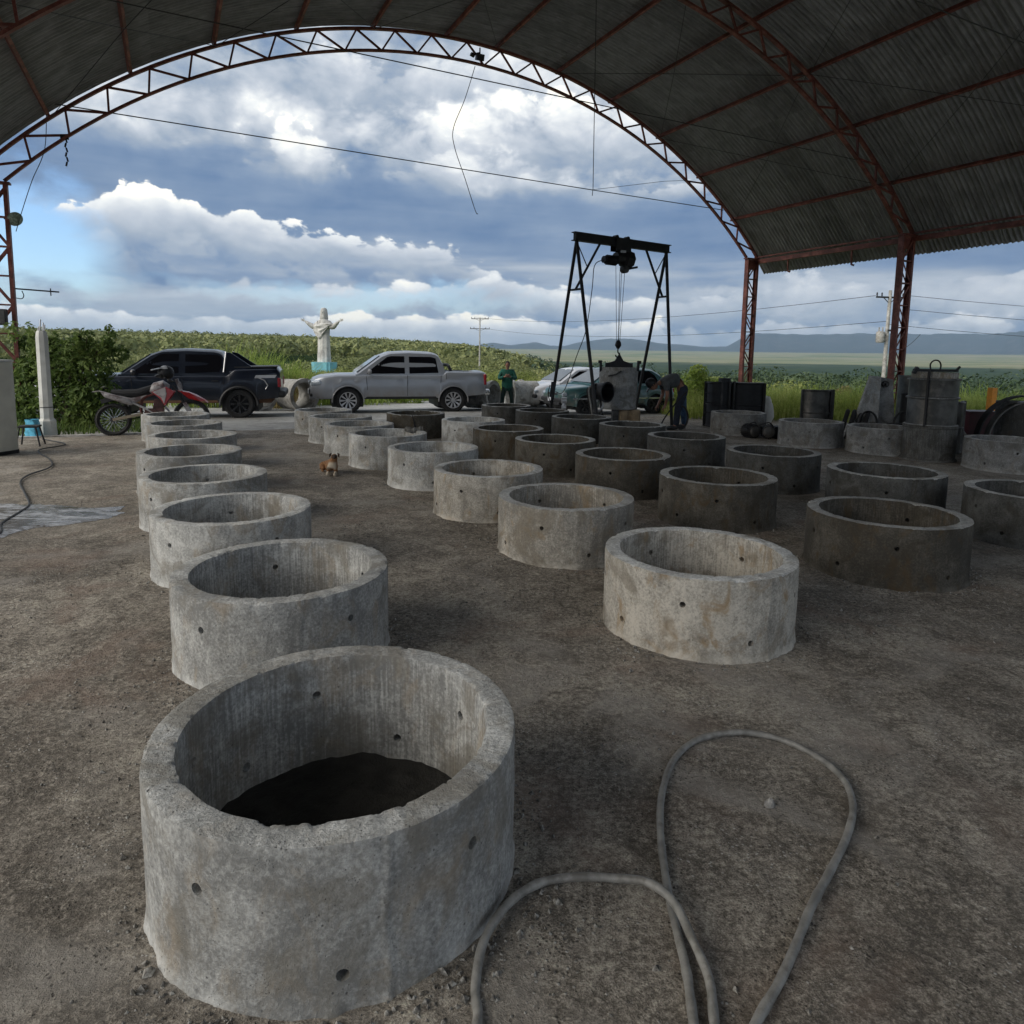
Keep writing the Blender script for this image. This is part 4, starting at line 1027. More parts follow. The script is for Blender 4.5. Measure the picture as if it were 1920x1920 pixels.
    lamp_box(r, 'rear_bumper', MT['trim'], (-2.70, 0, 0.66), (0.22, 1.8, 0.20)); lamp_box(r, 'grille', MT['trim'], (2.60, 0, 0.92), (0.08, 1.05, 0.20))
pickups()
def cars():
    PC = dict(xr=-1.95, xf=1.95, W=0.82, wheels=(-1.2, 1.25), ra=0.36, wr=0.30, sill=0.30, belt=0.90,
        top=[(-1.95, 0.86), (-1.6, 0.92), (0.7, 0.90), (0.95, 0.90), (1.6, 0.80), (1.85, 0.72), (1.95, 0.60)],
        cab=[(-1.75, 0.91), (-1.45, 1.22), (-1.15, 1.38), (-0.2, 1.43), (0.25, 1.38), (1.02, 0.91)],
        windows=[[(-1.38, 0.95), (-0.60, 0.94), (-0.60, 1.32), (-1.05, 1.32), (-1.25, 1.18)], [(-0.50, 0.94), (0.72, 0.93), (0.62, 1.02), (0.15, 1.30), (-0.50, 1.33)]],
        screen=((0.98, 0.95), (0.30, 1.34)), seams=[(-0.55, 0.36, -0.55, 0.88), (0.70, 0.50, 0.72, 0.88)], handles=[(-0.38, 0.80)], mirror=(0.66, 0.98), rim=MT['alloy'], spokes=7)
    def fin(r, hl=0.60, plate=True):
        for sg in (-1, 1):
            lamp_box(r, 'head_lamp', MT['headlamp'], (1.86, sg * 0.56, hl), (0.16, 0.28, 0.12), (0, 0.2, -sg * 0.35)); lamp_box(r, 'tail_lamp', MT['redlamp'], (-1.92, sg * 0.66, 0.72), (0.08, 0.2, 0.14))
        lamp_box(r, 'grille', MT['trim'], (1.935, 0, hl), (0.05, 0.62, 0.07)); lamp_box(r, 'lower_grille', MT['trim'], (1.97, 0, 0.34), (0.05, 1.0, 0.10)); lamp_box(r, 'front_bumper', MT['trim'], (1.93, 0, 0.44), (0.14, 1.45, 0.14)); lamp_box(r, 'rear_bumper', MT['trim'], (-1.95, 0, 0.46), (0.12, 1.5, 0.14))
        if plate: lamp_box(r, 'number_plate', MT['plate'], (2.01, 0, 0.45), (0.02, 0.38, 0.12))
    x, y = 2.62, 24.9
    r, *_ = vehicle('parked_car', (x, y, gz(x, y)), R(205), 'white hatchback parked behind the left crane legs, its nose to the left', 'car', MT['carwhite'], PC); fin(r)
    w = copy_tree(r); w.location = (-14.3, 21.6, -0.4); w.rotation_euler = (0, 0, R(175)); w['label'] = 'pale car glimpsed through the leaves of the shrub at the left'
    PT = dict(PC); PT.update(rim=MT['dark_steel'], top=[(-1.95, 0.84), (-1.6, 0.90), (0.7, 0.88), (0.95, 0.88), (1.75, 0.80), (1.92, 0.74), (1.95, 0.62)], mmat=MT['trim'])
    x, y = 3.32, 21.15
    r, *_ = vehicle('parked_car', (x, y, gz(x, y)), R(203), 'old teal car parked just behind the crane and the hanging mould', 'car', MT['teal'], PT); fin(r, 0.62)
    for sg in (-1, 1):
        mb = MB(); mb.bar((-1.9, sg * 0.845, 0.50), (1.7, sg * 0.845, 0.50), 0.03, 0.05); mb.build('side_trim', MT['chrome'], r)
cars()
def motorcycle():
    x, y = -7.73, 13.32; rz = R(22)
    o = empty('motorcycle', (x, y, gz(x, y)), rz, 'dirty red and white off road motorcycle parked at the edge of the slab', 'motorcycle')
    o.rotation_euler = (R(-5), 0, rz)
    white = plain('dirty_white_plastic', (0.34, 0.32, 0.32), 0.45, 0, 0.2, 9, dirt=((0.07, 0.03, 0.028), 0.46, 0.8)); redp = plain('red_plastic', (0.36, 0.012, 0.014), 0.35, 0, 0.2, 9, coat=0.4, dirt=((0.10, 0.03, 0.02), 0.55, 0.5))
    rust = plain('dusty_red_frame', (0.12, 0.025, 0.02), 0.6, 0, 0.3, 12, dirt=((0.12, 0.07, 0.05), 0.5, 0.6))
    def mw(x, r, w):
        q = empty('wheel', (x, 0, r), 0); q.parent = o
        mb = MB(); mb.lathe([(r * 0.80, -w * 0.3), (r * 0.90, -w * 0.5), (r * 0.98, -w * 0.38), (r, 0), (r * 0.98, w * 0.38), (r * 0.90, w * 0.5), (r * 0.80, w * 0.3), (r * 0.80, -w * 0.3)], 40, axis='y')
        for k in range(44):
            a = 2 * math.pi * k / 44
            for yy in (-w * 0.3, 0, w * 0.3): mb.box((r * math.cos(a + 0.07 * (yy == 0)), yy, r * math.sin(a + 0.07 * (yy == 0))), (0.022, w * 0.2, 0.02), (0, -a, 0))
        mb.build('tyre', MT['rubber'], q, True)
        mb = MB(); mb.lathe([(r * 0.79, -w * 0.25), (r * 0.76, -w * 0.1), (r * 0.76, w * 0.1), (r * 0.79, w * 0.25)], 40, axis='y'); mb.lathe([(0, -0.07), (0.045, -0.07), (0.035, 0), (0.045, 0.07), (0, 0.07)], 14, axis='y')
        mb.build('rim', MT['dark_steel'], q, True)
        mb = MB()
        for k in range(28):
            a = 2 * math.pi * k / 28; b = a + (0.5 if k % 2 else -0.5)
            mb.bar((0.04 * math.cos(b), 0.05 * (-1) ** (k // 2), 0.04 * math.sin(b)), (r * 0.77 * math.cos(a), 0, r * 0.77 * math.sin(a)), 0.005)
        mb.build('spokes', MT['chrome'], q)
    mw(0, 0.315, 0.12); mw(1.42, 0.345, 0.09)
    def part(name, mat, f, sm=True):
        mb = MB(); f(mb); return mb.build(name, mat, o, sm)
    part('swingarm', plain('swingarm_alloy', (0.34, 0.28, 0.20), 0.45, 0.5, 0.2), lambda m: [m.bar((0, s * 0.10, 0.315), (0.52, s * 0.09, 0.42), 0.03, 0.055) for s in (-1, 1)], False)
    part('chain', MT['dark_steel'], lambda m: m.tube([(0.0, 0.1, 0.38), (0.52, 0.1, 0.47), (0.60, 0.1, 0.40), (0.52, 0.1, 0.37), (0.0, 0.1, 0.25), (-0.08, 0.1, 0.31)], 0.012, 6, True))
    part('frame', rust, lambda m: [m.tube(bezier_pts([(0.50, s * 0.08, 0.42), (0.52, s * 0.10, 0.70), (0.75, s * 0.08, 0.82), (1.06, s * 0.03, 0.92)], 4), 0.018, 8) or m.tube(bezier_pts([(0.50, s * 0.08, 0.40), (0.62, s * 0.09, 0.27), (0.90, s * 0.08, 0.30), (1.10, s * 0.03, 0.82)], 5), 0.018, 8) or m.tube([(0.52, s * 0.10, 0.70), (-0.02, s * 0.09, 0.80)], 0.014, 8) or m.tube([(0.52, s * 0.10, 0.5), (0.05, s * 0.09, 0.76)], 0.012, 8) for s in (-1, 1)])
    part('engine', plain('engine_block', (0.10, 0.05, 0.045), 0.55, 0.4, 0.3, 10), lambda m: [m.box((0.74, 0, 0.42), (0.34, 0.24, 0.22)), m.box((0.82, 0, 0.60), (0.18, 0.18, 0.22), (0, 0.2, 0))] + [m.box((0.82 + 0.014 * k, 0, 0.54 + 0.032 * k), (0.22, 0.22, 0.010), (0, 0.2, 0)) for k in range(6)] + [m.cyl((0.68, -0.16, 0.42), (0.68, 0.16, 0.42), 0.11, 20)], False)
    part('exhaust', MT['alloy'], lambda m: m.tube(bezier_pts([(0.92, -0.02, 0.58), (1.02, -0.06, 0.42), (0.86, -0.13, 0.36), (0.60, -0.15, 0.52), (0.34, -0.17, 0.66)], 5), 0.02, 8))
    part('silencer', white, lambda m: m.tube([(0.36, -0.17, 0.62), (0.30, -0.18, 0.66), (-0.02, -0.19, 0.78), (-0.12, -0.19, 0.80)], [0.03, 0.055, 0.055, 0.035], 12))
    part('seat', MT['trim'], lambda m: [m.tube([(-0.02, 0, 0.86), (0.20, 0, 0.835), (0.45, 0, 0.84), (0.66, 0, 0.92), (0.78, 0, 0.98)], [0.06, 0.085, 0.09, 0.075, 0.05], 10)])
    part('fuel_tank', white, lambda m: m.tube([(0.66, 0, 0.88), (0.78, 0, 0.94), (0.92, 0, 0.97), (1.02, 0, 0.95)], [0.06, 0.12, 0.13, 0.06], 12))
    for s in (-1, 1):
        part('radiator_shroud', redp, lambda m: m.slab([(0.70, s * 0.13, 0.86), (0.98, s * 0.17, 0.96), (1.12, s * 0.16, 0.86), (1.02, s * 0.17, 0.72), (0.94, s * 0.17, 0.58), (0.86, s * 0.16, 0.72)], (0, s * 0.012, 0)), False)
        part('shroud_graphic', white, lambda m: m.slab([(0.72, s * 0.147, 0.86), (0.96, s * 0.186, 0.95), (0.98, s * 0.186, 0.82), (0.93, s * 0.186, 0.62), (0.88, s * 0.176, 0.74)], (0, s * 0.006, 0)), False)
        part('side_panel', white, lambda m: m.slab([(0.62, s * 0.12, 0.80), (0.34, s * 0.13, 0.74), (0.10, s * 0.12, 0.80), (-0.20, s * 0.08, 0.88), (-0.16, s * 0.08, 0.80), (0.16, s * 0.13, 0.66), (0.30, s * 0.14, 0.60), (0.42, s * 0.14, 0.66)], (0, s * 0.012, 0)), False)
        part('fork_leg', MT['black_steel'], lambda m: m.tube([(1.42, s * 0.09, 0.345), (1.29, s * 0.09, 0.62), (1.10, s * 0.09, 1.00)], [0.026, 0.03, 0.022], 10))
        part('fork_guard', white, lambda m: m.bar((1.40, s * 0.125, 0.42), (1.30, s * 0.125, 0.64), 0.012, 0.07), False)
    part('rear_fender', white, lambda m: m.grid([[(x_, y_ * (0.9 + 0.1 * k), z_ - 0.02 * abs(y_) * 10) for y_ in (-0.09, -0.05, 0, 0.05, 0.09)] for k, (x_, z_) in enumerate([(0.34, 0.72), (0.16, 0.79), (-0.04, 0.84), (-0.22, 0.90), (-0.34, 0.88)])]))
    part('inner_fender', MT['trim'], lambda m: m.box((0.02, 0, 0.74), (0.45, 0.14, 0.08), (0, -0.28, 0)), False)
    part('front_fender', redp, lambda m: m.grid([[(x_, y_ * w_, z_ - 0.35 * abs(y_)) for y_ in (-0.11, -0.06, 0, 0.06, 0.11)] for x_, z_, w_ in [(1.05, 0.90, 0.6), (1.20, 0.90, 1.0), (1.38, 0.87, 1.1), (1.54, 0.80, 1.0), (1.68, 0.71, 0.7), (1.74, 0.66, 0.3)]]))
    part('front_fender_edge', redp, lambda m: m.slab([(1.20, -0.10, 0.88), (1.40, -0.12, 0.84), (1.70, -0.08, 0.68), (1.60, -0.10, 0.66), (1.38, -0.12, 0.72)], (0, 0.02, 0)), False)
    part('headlight', white, lambda m: [m.box((1.20, 0, 1.00), (0.06, 0.20, 0.26), (0, -0.3, 0)), m.cyl((1.20, 0, 0.99), (1.25, 0, 1.0), 0.07, 14)], False)
    part('handlebar', MT['black_steel'], lambda m: m.tube(bezier_pts([(0.98, -0.40, 1.13), (1.04, -0.22, 1.12), (1.08, -0.05, 1.08), (1.08, 0.05, 1.08), (1.04, 0.22, 1.12), (0.98, 0.40, 1.13)], 4), 0.014, 8))
    for s in (-1, 1): part('grip', MT['rubber'], lambda m: m.cyl((1.01, s * 0.29, 1.125), (0.97, s * 0.43, 1.132), 0.02, 10))
    part('foot_peg', MT['dark_steel'], lambda m: m.bar((0.56, -0.24, 0.36), (0.56, 0.24, 0.36), 0.03), False)
    part('side_stand', MT['dark_steel'], lambda m: m.bar((0.50, 0.10, 0.36), (0.44, 0.34, 0.03), 0.025), False)
    # helmet hung on the bar
    hp = o.matrix_basis @ Vector((0.99, -0.26, 1.24))
    hl = empty('helmet', hp, rz + R(200), 'black and grey motorcycle helmet hung on the motorcycle handlebar', 'helmet')
    def shell(m):
        rows = []
        for i in range(13):
            t = math.pi * i / 12 * 0.80; row = []
            for j in range(25):
                a = 2 * math.pi * j / 24; rr = 0.135 * math.sin(t) ** 0.85 if t > 0 else 0
                row.append((rr * 1.12 * math.cos(a), rr * math.sin(a), 0.14 * math.cos(t)))
            rows.append(row)
        m.grid(rows)
    mb = MB(); shell(mb); mb.build('shell', MT['black_steel'], hl, True)
    mb = MB(); mb.grid([[(0.152 * math.cos(a) * math.cos(e), 0.142 * math.sin(a) * math.cos(e), 0.145 * math.sin(e)) for a in np.linspace(-1.6, 1.6, 14)] for e in (0.55, 0.75, 0.95, 1.15, 1.35)]); mb.build('top_stripe', plain('helmet_grey', (0.30, 0.31, 0.33), 0.35), hl, True)
    mb = MB(); mb.slab([(0.10, -0.10, 0.085), (0.26, -0.07, 0.05), (0.28, 0, 0.045), (0.26, 0.07, 0.05), (0.10, 0.10, 0.085)], (0, 0, 0.012)); mb.build('peak', plain('helmet_peak', (0.20, 0.205, 0.21), 0.4), hl)
    mb = MB(); mb.slab([(0.12, -0.10, -0.02), (0.20, -0.05, -0.06), (0.20, 0.05, -0.06), (0.12, 0.10, -0.02), (0.10, 0.08, -0.11), (0.10, -0.08, -0.11)], (0.01, 0, 0)); mb.build('chin_guard', MT['trim'], hl)
motorcycle()
# ------------------------------------------------------------------ crane and yard things
def crane():
    o = empty('gantry_crane', (2.6, 15.9, 0), 0, 'black A frame gantry crane made of welded steel tubes standing over the yard', 'crane')
    off = Vector((2.6, 15.9, 0)); bs = MT['black_steel']
    TL, TR = Vector((1.583, 15.18, 4.30)) - off, Vector((3.92, 16.72, 4.30)) - off
    feet = {'LL': Vector((1.10, 15.98, 0)), 'LN': Vector((2.10, 14.50, 0)), 'RL': Vector((3.42, 17.50, 0)), 'RN': Vector((4.10, 16.15, 0))}
    feet = {k: v - off for k, v in feet.items()}
    d = (TR - TL).normalized()
    def P(name, a, b, w, h=None, up=None):
        mb = MB(); mb.bar(a, b, w, h, up); return mb.build(name, bs, o)
    P('top_beam', TL - d * 0.06, TR + d * 0.06, 0.09, 0.15, (0, 0, 1))
    P('beam_flange', TL - d * 0.10 + Vector((0, 0, 0.085)), TR + d * 0.10 + Vector((0, 0, 0.085)), 0.13, 0.02, (0, 0, 1)); P('beam_flange', TL - d * 0.1 - Vector((0, 0, 0.085)), TR + d * 0.1 - Vector((0, 0, 0.085)), 0.13, 0.02, (0, 0, 1))
    for T, fs, sg in ((TL, ('LL', 'LN'), 1), (TR, ('RL', 'RN'), -1)):
        for f in fs:
            mb = MB(); mb.tube([T - Vector((0, 0, 0.08)), feet[f]], 0.038, 10); mb.build('leg', bs, o, True)
        k = 0.265
        a, b = T.lerp(feet[fs[0]], k), T.lerp(feet[fs[1]], k)
        mb = MB(); mb.tube([a, b], 0.025, 8); mb.build('crossbar', bs, o, True)
        m = a.lerp(b, 0.5); q = T + d * sg * 0.68 - Vector((0, 0, 0.08))
        mb = MB(); mb.tube([m, q], 0.028, 8); mb.build('knee_brace', bs, o, True)
        mb = MB(); mb.tube([T - Vector((0, 0, 0.1)), m.lerp(q, 0.48)], 0.012, 6); mb.build('stay', bs, o, True)
        for f in fs:
            mb = MB(); mb.box(feet[f] + Vector((0, 0, 0.02)), (0.22, 0.22, 0.03)); mb.build('foot_plate', bs, o)
    # switch box and cable on the left leg
    p = TL.lerp(feet['LL'], 0.80); mb = MB(); mb.box(p + Vector((-0.02, -0.04, 0.05)), (0.10, 0.10, 0.36), (0, 0.1, 0)); mb.build('switch_box', bs, o)
    mb = MB(); mb.tube(bezier_pts([p + Vector((-0.08, 0, 0.15)), p + Vector((-0.12, 0, -0.05)), p + Vector((-0.06, 0, -0.25)), p + Vector((0.02, -0.02, -0.3))], 5), 0.012, 6); mb.build('cable_loop', bs, o, True)
    h0 = TL.lerp(TR, 0.40)
    mb = MB(); mb.tube(bezier_pts([h0 + Vector((-0.25, -0.1, -0.42)), TL.lerp(TR, 0.19) + Vector((0, -0.05, -0.58)), TL.lerp(TR, 0.17) + Vector((0, -0.05, -1.1)), TL.lerp(TR, 0.12) + Vector((0, -0.05, -2.0)), TL.lerp(TR, 0.03) + Vector((0, -0.05, -2.6)), p + Vector((0.25, 0, 0.02)), p + Vector((0.05, 0, 0.0))], 8), 0.010, 6); mb.build('power_cable', MT['wire'], o, True)
    # ---- hoist: a thing of its own on the beam
    c = TL.lerp(TR, 0.47) + off
    h = empty('electric_hoist', c, math.atan2(d.y, d.x), 'black electric rope hoist with motor hanging from the crane beam', 'hoist')
    hs = MT['dark_steel']
    def H(name, f, sm=False, mat=bs): mb = MB(); f(mb); return mb.build(name, mat, h, sm)
    for x in (-0.17, 0.17): H('trolley_wheel', lambda m: m.cyl((x, -0.06, 0.10), (x, 0.06, 0.10), 0.05, 14), True)
    H('trolley_plate', lambda m: [m.box((0, -0.09, -0.06), (0.46, 0.02, 0.30)), m.box((0, 0.09, -0.06), (0.46, 0.02, 0.30))])
    H('gear_case', lambda m: m.tube([(0.05, 0, -0.36), (0.09, 0, -0.36), (0.30, 0, -0.36), (0.34, 0, -0.36)], [0.12, 0.20, 0.20, 0.13], 8), False)
    H('drum', lambda m: m.cyl((-0.16, 0, -0.36), (0.08, 0, -0.36), 0.13, 18), True, hs)
    H('motor', lambda m: [m.cyl((-0.44, 0, -0.42), (-0.14, 0, -0.42), 0.10, 16)] + [m.cyl((-0.42 + 0.04 * k, 0, -0.42), (-0.40 + 0.04 * k, 0, -0.42), 0.115, 16) for k in range(7)], True)
    H('brake_cap', lambda m: m.cyl((-0.52, 0, -0.42), (-0.44, 0, -0.42), 0.08, 16), True)
    H('lower_pulley', lambda m: m.cyl((0.08, -0.12, -0.60), (0.08, 0.0, -0.60), 0.09, 18), True, hs)
    H('limit_arm', lambda m: m.bar((0.10, -0.05, -0.60), (0.48, -0.05, -0.52), 0.05, 0.05))
    H('cable_clip', lambda m: m.box((-0.05, -0.14, -0.22), (0.14, 0.03, 0.05)), False, MT['alloy'])
    # ---- ropes and hook
    zt = 4.30 - 0.45; hk = Vector((2.70, 15.93, 1.94))
    k_ = empty('hook_block', hk, 0, 'black hook block on thin steel ropes above the hanging mould', 'crane hook')
    for dx, dz in ((-0.12, 0), (-0.02, 0), (0.10, 0), (0.02, 0)):
        mb = MB(); mb.tube([(dx + (0.0), 0.0, zt - hk.z), (dx * 0.35, 0, 0.10)], 0.006, 6); mb.build('rope', MT['wire'], k_, True)
    mb = MB(); mb.tube([(0, 0, 0.14), (0, 0, 0.10), (0, 0, 0.02), (0, 0, -0.06)], [0.02, 0.06, 0.075, 0.03], 12); mb.build('pulley_block', bs, k_, True)
    mb = MB(); mb.tube(bezier_pts([(0, 0, -0.05), (0, 0, -0.14), (0.045, 0, -0.20), (0.02, 0, -0.26), (-0.04, 0, -0.24), (-0.05, 0, -0.20)], 5), 0.016, 8); mb.build('hook', bs, k_, True)
    # ---- hanging mould: concrete pipe in its lifting frame
    m0 = Vector((2.74, 15.97, 0.47))
    o2 = empty('hanging_pipe_mould', m0, 0, 'rough grey pipe mould hanging from the crane hook by a black spreader bar', 'pipe mould')
    mb = MB(); mb.lathe([(0.30, 0.0), (0.405, 0.0), (0.43, 0.02), (0.44, 0.05), (0.43, 0.10), (0.445, 0.5), (0.455, 0.87), (0.45, 0.90), (0.40, 0.90), (0.36, 0.90), (0.36, 0.8)], 40); mb.build('drum_wall', MT['concrete_mid'], o2, True)
    mb = MB(); mb.lathe([(0.38, 0.9), (0.42, 0.9), (0.42, 0.98), (0.38, 0.98), (0.38, 0.9)], 40); mb.build('top_ring', MT['concrete'], o2, True)
    mb = MB(); mb.bar((-0.32, 0, 1.03), (0.32, 0, 1.03), 0.09, 0.10, (0, 0, 1)); mb.slab([(-0.28, -0.04, 1.07), (0.28, -0.04, 1.07), (0.10, -0.04, 1.13), (0.025, -0.04, 1.26), (-0.025, -0.04, 1.26), (-0.10, -0.04, 1.13)], (0, 0.08, 0)); mb.build('spreader_bar', bs, o2)
    mb = MB(); mb.tube([(0, 0, 1.22), (0, 0, 1.32)], 0.02, 8); mb.box((0.02, -0.05, 1.09), (0.18, 0.01, 0.04)); mb.build('lifting_eye', bs, o2)
    for sg in (-1, 1):
        mb = MB(); mb.box((sg * 0.44, -0.08, 1.0), (0.05, 0.07, 0.26)); mb.box((sg * 0.46, -0.10, 1.10), (0.08, 0.06, 0.07)); mb.build('side_latch', bs, o2)
    mb = MB(); mb.bar((-0.14, -0.46, 0.82), (-0.02, -0.48, 0.90), 0.05, 0.03); mb.bar((-0.30, -0.40, 0.78), (-0.14, -0.46, 0.82), 0.04, 0.03); mb.build('clamp_handle', MT['dark_steel'], o2)
    # log under it
    l = Vector((2.98, 15.78, 0)); lg = empty('log', l, 0, 'split pale wood blocks standing under the hanging mould', 'wood block')
    for (dx, r_) in ((-0.13, 0.12), (0.12, 0.15)):
        mb = MB(); pts = [(dx + 0.01 * math.sin(k), 0, 0.0 + 0.46 * k / 4) for k in range(5)]; mb.tube(pts, [r_, r_ * 0.97, r_ * 1.02, r_, r_ * 0.98], 9)
        for k in range(5): a = -2.6 + k * 0.5; mb.bar((dx + r_ * math.cos(a), r_ * math.sin(a), 0.01), (dx + r_ * math.cos(a), r_ * math.sin(a), 0.45), 0.02, 0.016)
        mb.build('wood_block', MT['wood'], lg, False)
    mb = MB(); mb.box((-0.32, 0.03, 0.23), (0.14, 0.22, 0.46)); mb.build('dark_block', MT['dark_steel'], lg)
    # vibrating funnel with thick cables in front of the mould
    v = empty('vibrator_drum', (2.16, 15.25, 0), 0, 'black vibrator drum with open end and thick drooping cables left of the hanging mould', 'vibrator')
    def V_(name, f, mat=bs, sm=True): mb = MB(); f(mb); return mb.build(name, mat, v, sm)
    V_('drum', lambda m: m.lathe([(0.0, -0.30), (0.16, -0.30), (0.20, -0.22), (0.21, 0.1), (0.235, 0.12), (0.235, 0.16), (0.20, 0.16), (0.19, 0.1), (0.18, -0.2), (0, -0.2)], 28, c=(0.0, 0, 0), axis='x')).location = (0.10, 0.0, 0.90)
    v.children[0].rotation_euler = (0, 0, R(-50))
    V_('stand', lambda m: [m.bar((-0.16, 0.12, 0.0), (-0.10, 0.08, 0.8), 0.05, 0.05), m.bar((0.18, 0.12, 0.0), (0.06, 0.08, 0.8), 0.05, 0.05), m.bar((-0.2, 0.12, 0.28), (0.2, 0.12, 0.28), 0.05, 0.1)], MT['dark_steel'], False)
    V_('bracket', lambda m: m.tube(bezier_pts([(0.05, -0.04, 0.75), (-0.06, -0.06, 0.66), (-0.06, -0.06, 0.54), (0.04, -0.05, 0.48), (0.12, -0.04, 0.58), (0.12, -0.04, 0.70)], 4), 0.022, 8), MT['alloy'])
    for k, (x0, x1) in enumerate(((-0.14, 0.05), (-0.20, -0.02), (-0.08, 0.14), (-0.24, 0.02), (-0.18, 0.10))):
        V_('cable', lambda m: m.tube(bezier_pts([(x0 + 0.1, 0, 1.08 - 0.03 * k), (x0 - 0.02, -0.12, 0.95), (x0 + 0.03, -0.18, 0.60), (x0 + 0.10, -0.2, 0.25), (x1 + 0.06, -0.25, 0.04), (x1 + 0.3, -0.3, 0.025)], 6), 0.022 if k < 3 else 0.014, 8), MT['rubber'] if k != 1 else MT['hose'])
    mx = empty('valve_stand', (1.42, 15.45, 0), 0, 'small dull metal valve fitting standing left of the crane leg foot', 'valve')
    mb = MB(); mb.cyl((0, 0, 0), (0, 0, 0.62), 0.035, 10); mb.build('pipe', MT['alloy'], mx, True)
    mb = MB(); mb.cyl((-0.06, 0, 0.68), (0.06, 0, 0.68), 0.07, 12); mb.cyl((-0.05, 0, 0.52), (0.05, 0, 0.52), 0.06, 12); mb.tube([(0.03, -0.02, 0.45), (-0.06, -0.03, 0.40)], 0.03, 8); mb.build('valve_body', MT['alloy'], mx, True)
crane()
def shell_mesh(r, h, a0, a1, th=0.02, n=18, flange=0.06):
    mb = MB(); a0, a1 = R(a0), R(a1); rows = []
    for rr in (r, r - th):
        pass
    A = np.linspace(a0, a1, n)
    loop = [(r, 0), (r, h), (r - th, h), (r - th, 0), (r, 0)]
    mb.grid([[(p[0] * math.cos(a), p[0] * math.sin(a), p[1]) for p in loop] for a in A])
    for a in (A[0], A[-1]):
        d = Vector((math.cos(a), math.sin(a), 0)); t = Vector((-math.sin(a), math.cos(a), 0))
        mb.bar(d * (r + flange / 2) , d * (r + flange / 2) + Vector((0, 0, h)), 0.02, flange + 0.02, up=d)
    for z in (0.03, h / 2, h - 0.03):
        mb.tube([(( r + 0.01) * math.cos(a), (r + 0.01) * math.sin(a), z) for a in A], 0.014, 6)
    return mb
def yard_right():
    bs, ds, ms = MT['black_steel'], MT['dark_steel'], MT['mould_steel']
    def thing1(name, mb, mat, loc, rz, lab, cat, group=None, sm=True):
        q = mb.build(name, mat, None, sm); q.location = loc; q.rotation_euler = (0, 0, rz); return tag(q, lab, cat, group)
    # black ribbed mould halves behind ring T1
    o = empty('mould_half', (5.40, 16.75, 0), R(10), 'black ribbed steel mould half with bolts standing behind the ring with motors', 'mould')
    mb = shell_mesh(0.30, 1.12, 150, 330); mb.build('shell_wall', bs, o, True)
    for x in (-0.10, 0.10, 0.22):
        mb = MB(); mb.bar((x, -0.30, 0.0), (x, -0.30, 1.14), 0.035, 0.05); mb.build('upright_rib', ds, o)
    mb = MB()
    for k in range(4): mb.bar((-0.28, -0.12, 0.35 + 0.24 * k), (-0.46, -0.16, 0.37 + 0.24 * k), 0.02, 0.02)
    mb.build('clamp_bolt', ds, o)
    mb = MB(); mb.box((0.02, -0.18, 1.16), (0.24, 0.16, 0.10)); mb.build('top_clamp', bs, o)
    o = empty('mould_shell', (6.06, 17.05, 0), 0, 'wide black curved mould shell with a pale top edge beside the right front column', 'mould')
    shell_mesh(0.60, 1.10, 232, 306).build('shell_wall', bs, o, True)
    mb = MB(); mb.tube([(0.6 * math.cos(R(a)), 0.6 * math.sin(R(a)), 1.11) for a in range(232, 307, 6)], 0.012, 6); mb.build('top_edge', MT['alloy'], o, True)
    # white sack
    mb = MB(); rn = random.Random(5); rows = []
    for i in range(9):
        t = math.pi * i / 8; rows.append([((0.23 * math.sin(t) ** 0.7) * math.cos(a) * (1 + 0.16 * math.sin(3 * a + i)), 0.19 * math.sin(t) ** 0.7 * math.sin(a), 0.36 - 0.38 * math.cos(t) + 0.02 * math.sin(5 * a + 2 * i)) for a in np.linspace(0, 2 * math.pi, 19)])
    mb.grid(rows); thing1('sack', mb, MT['white'], (6.75, 17.3, 0), 0, 'white plastic sack slumped between the black mould shell and the grass', 'sack')
    # motors
    for k, (x, y, rz, lab) in enumerate(((5.36, 14.42, R(20), 'electric motor with cooling fins lying left in front of the ring'), (5.72, 14.38, R(-15), 'right one of two motors lying before the ring, next to a black box'))):
        o = empty('electric_motor', (x, y, 0.15), rz, lab, 'motor', 'electric motors lying on the floor')
        mb = MB(); mb.cyl((0, -0.14, 0), (0, 0.16, 0), 0.135, 20); mb.build('casing', ds, o, True)
        mb = MB(); [mb.bar((0.145 * math.cos(a), -0.12, 0.145 * math.sin(a)), (0.145 * math.cos(a), 0.14, 0.145 * math.sin(a)), 0.008, 0.03, up=(math.cos(a), 0, math.sin(a))) for a in np.linspace(0, 6.0, 20)]; mb.build('cooling_fins', bs, o)
        mb = MB(); mb.lathe([(0, -0.17), (0.06, -0.17), (0.11, -0.155), (0.12, -0.14)], 20, axis='y'); mb.build('end_cap', ms, o, True)
        mb = MB(); mb.tube(bezier_pts([(-0.12, -0.05, 0.05), (-0.18, -0.10, 0.14), (0.0, -0.12, 0.20), (0.10, -0.05, 0.10)], 5), 0.014, 6); mb.build('cable', MT['rubber'], o, True)
    mb = MB(); mb.box((0, 0, 0.13), (0.34, 0.26, 0.26)); thing1('steel_box', mb, bs, (6.02, 14.45, 0), 0.1, 'black steel box on the floor right of the two motors', 'box', sm=False)
    # shell behind ring T2
    o = empty('mould_shell', (7.02, 15.15, 0), 0, 'upright dark mould shell standing alone behind the pale ring', 'mould')
    shell_mesh(0.34, 1.04, 205, 335).build('shell_wall', ms, o, True)
    mb = MB(); mb.bar((0.26, -0.24, 0), (0.26, -0.24, 1.04), 0.06, 0.05); mb.build('edge_flange', ds, o)
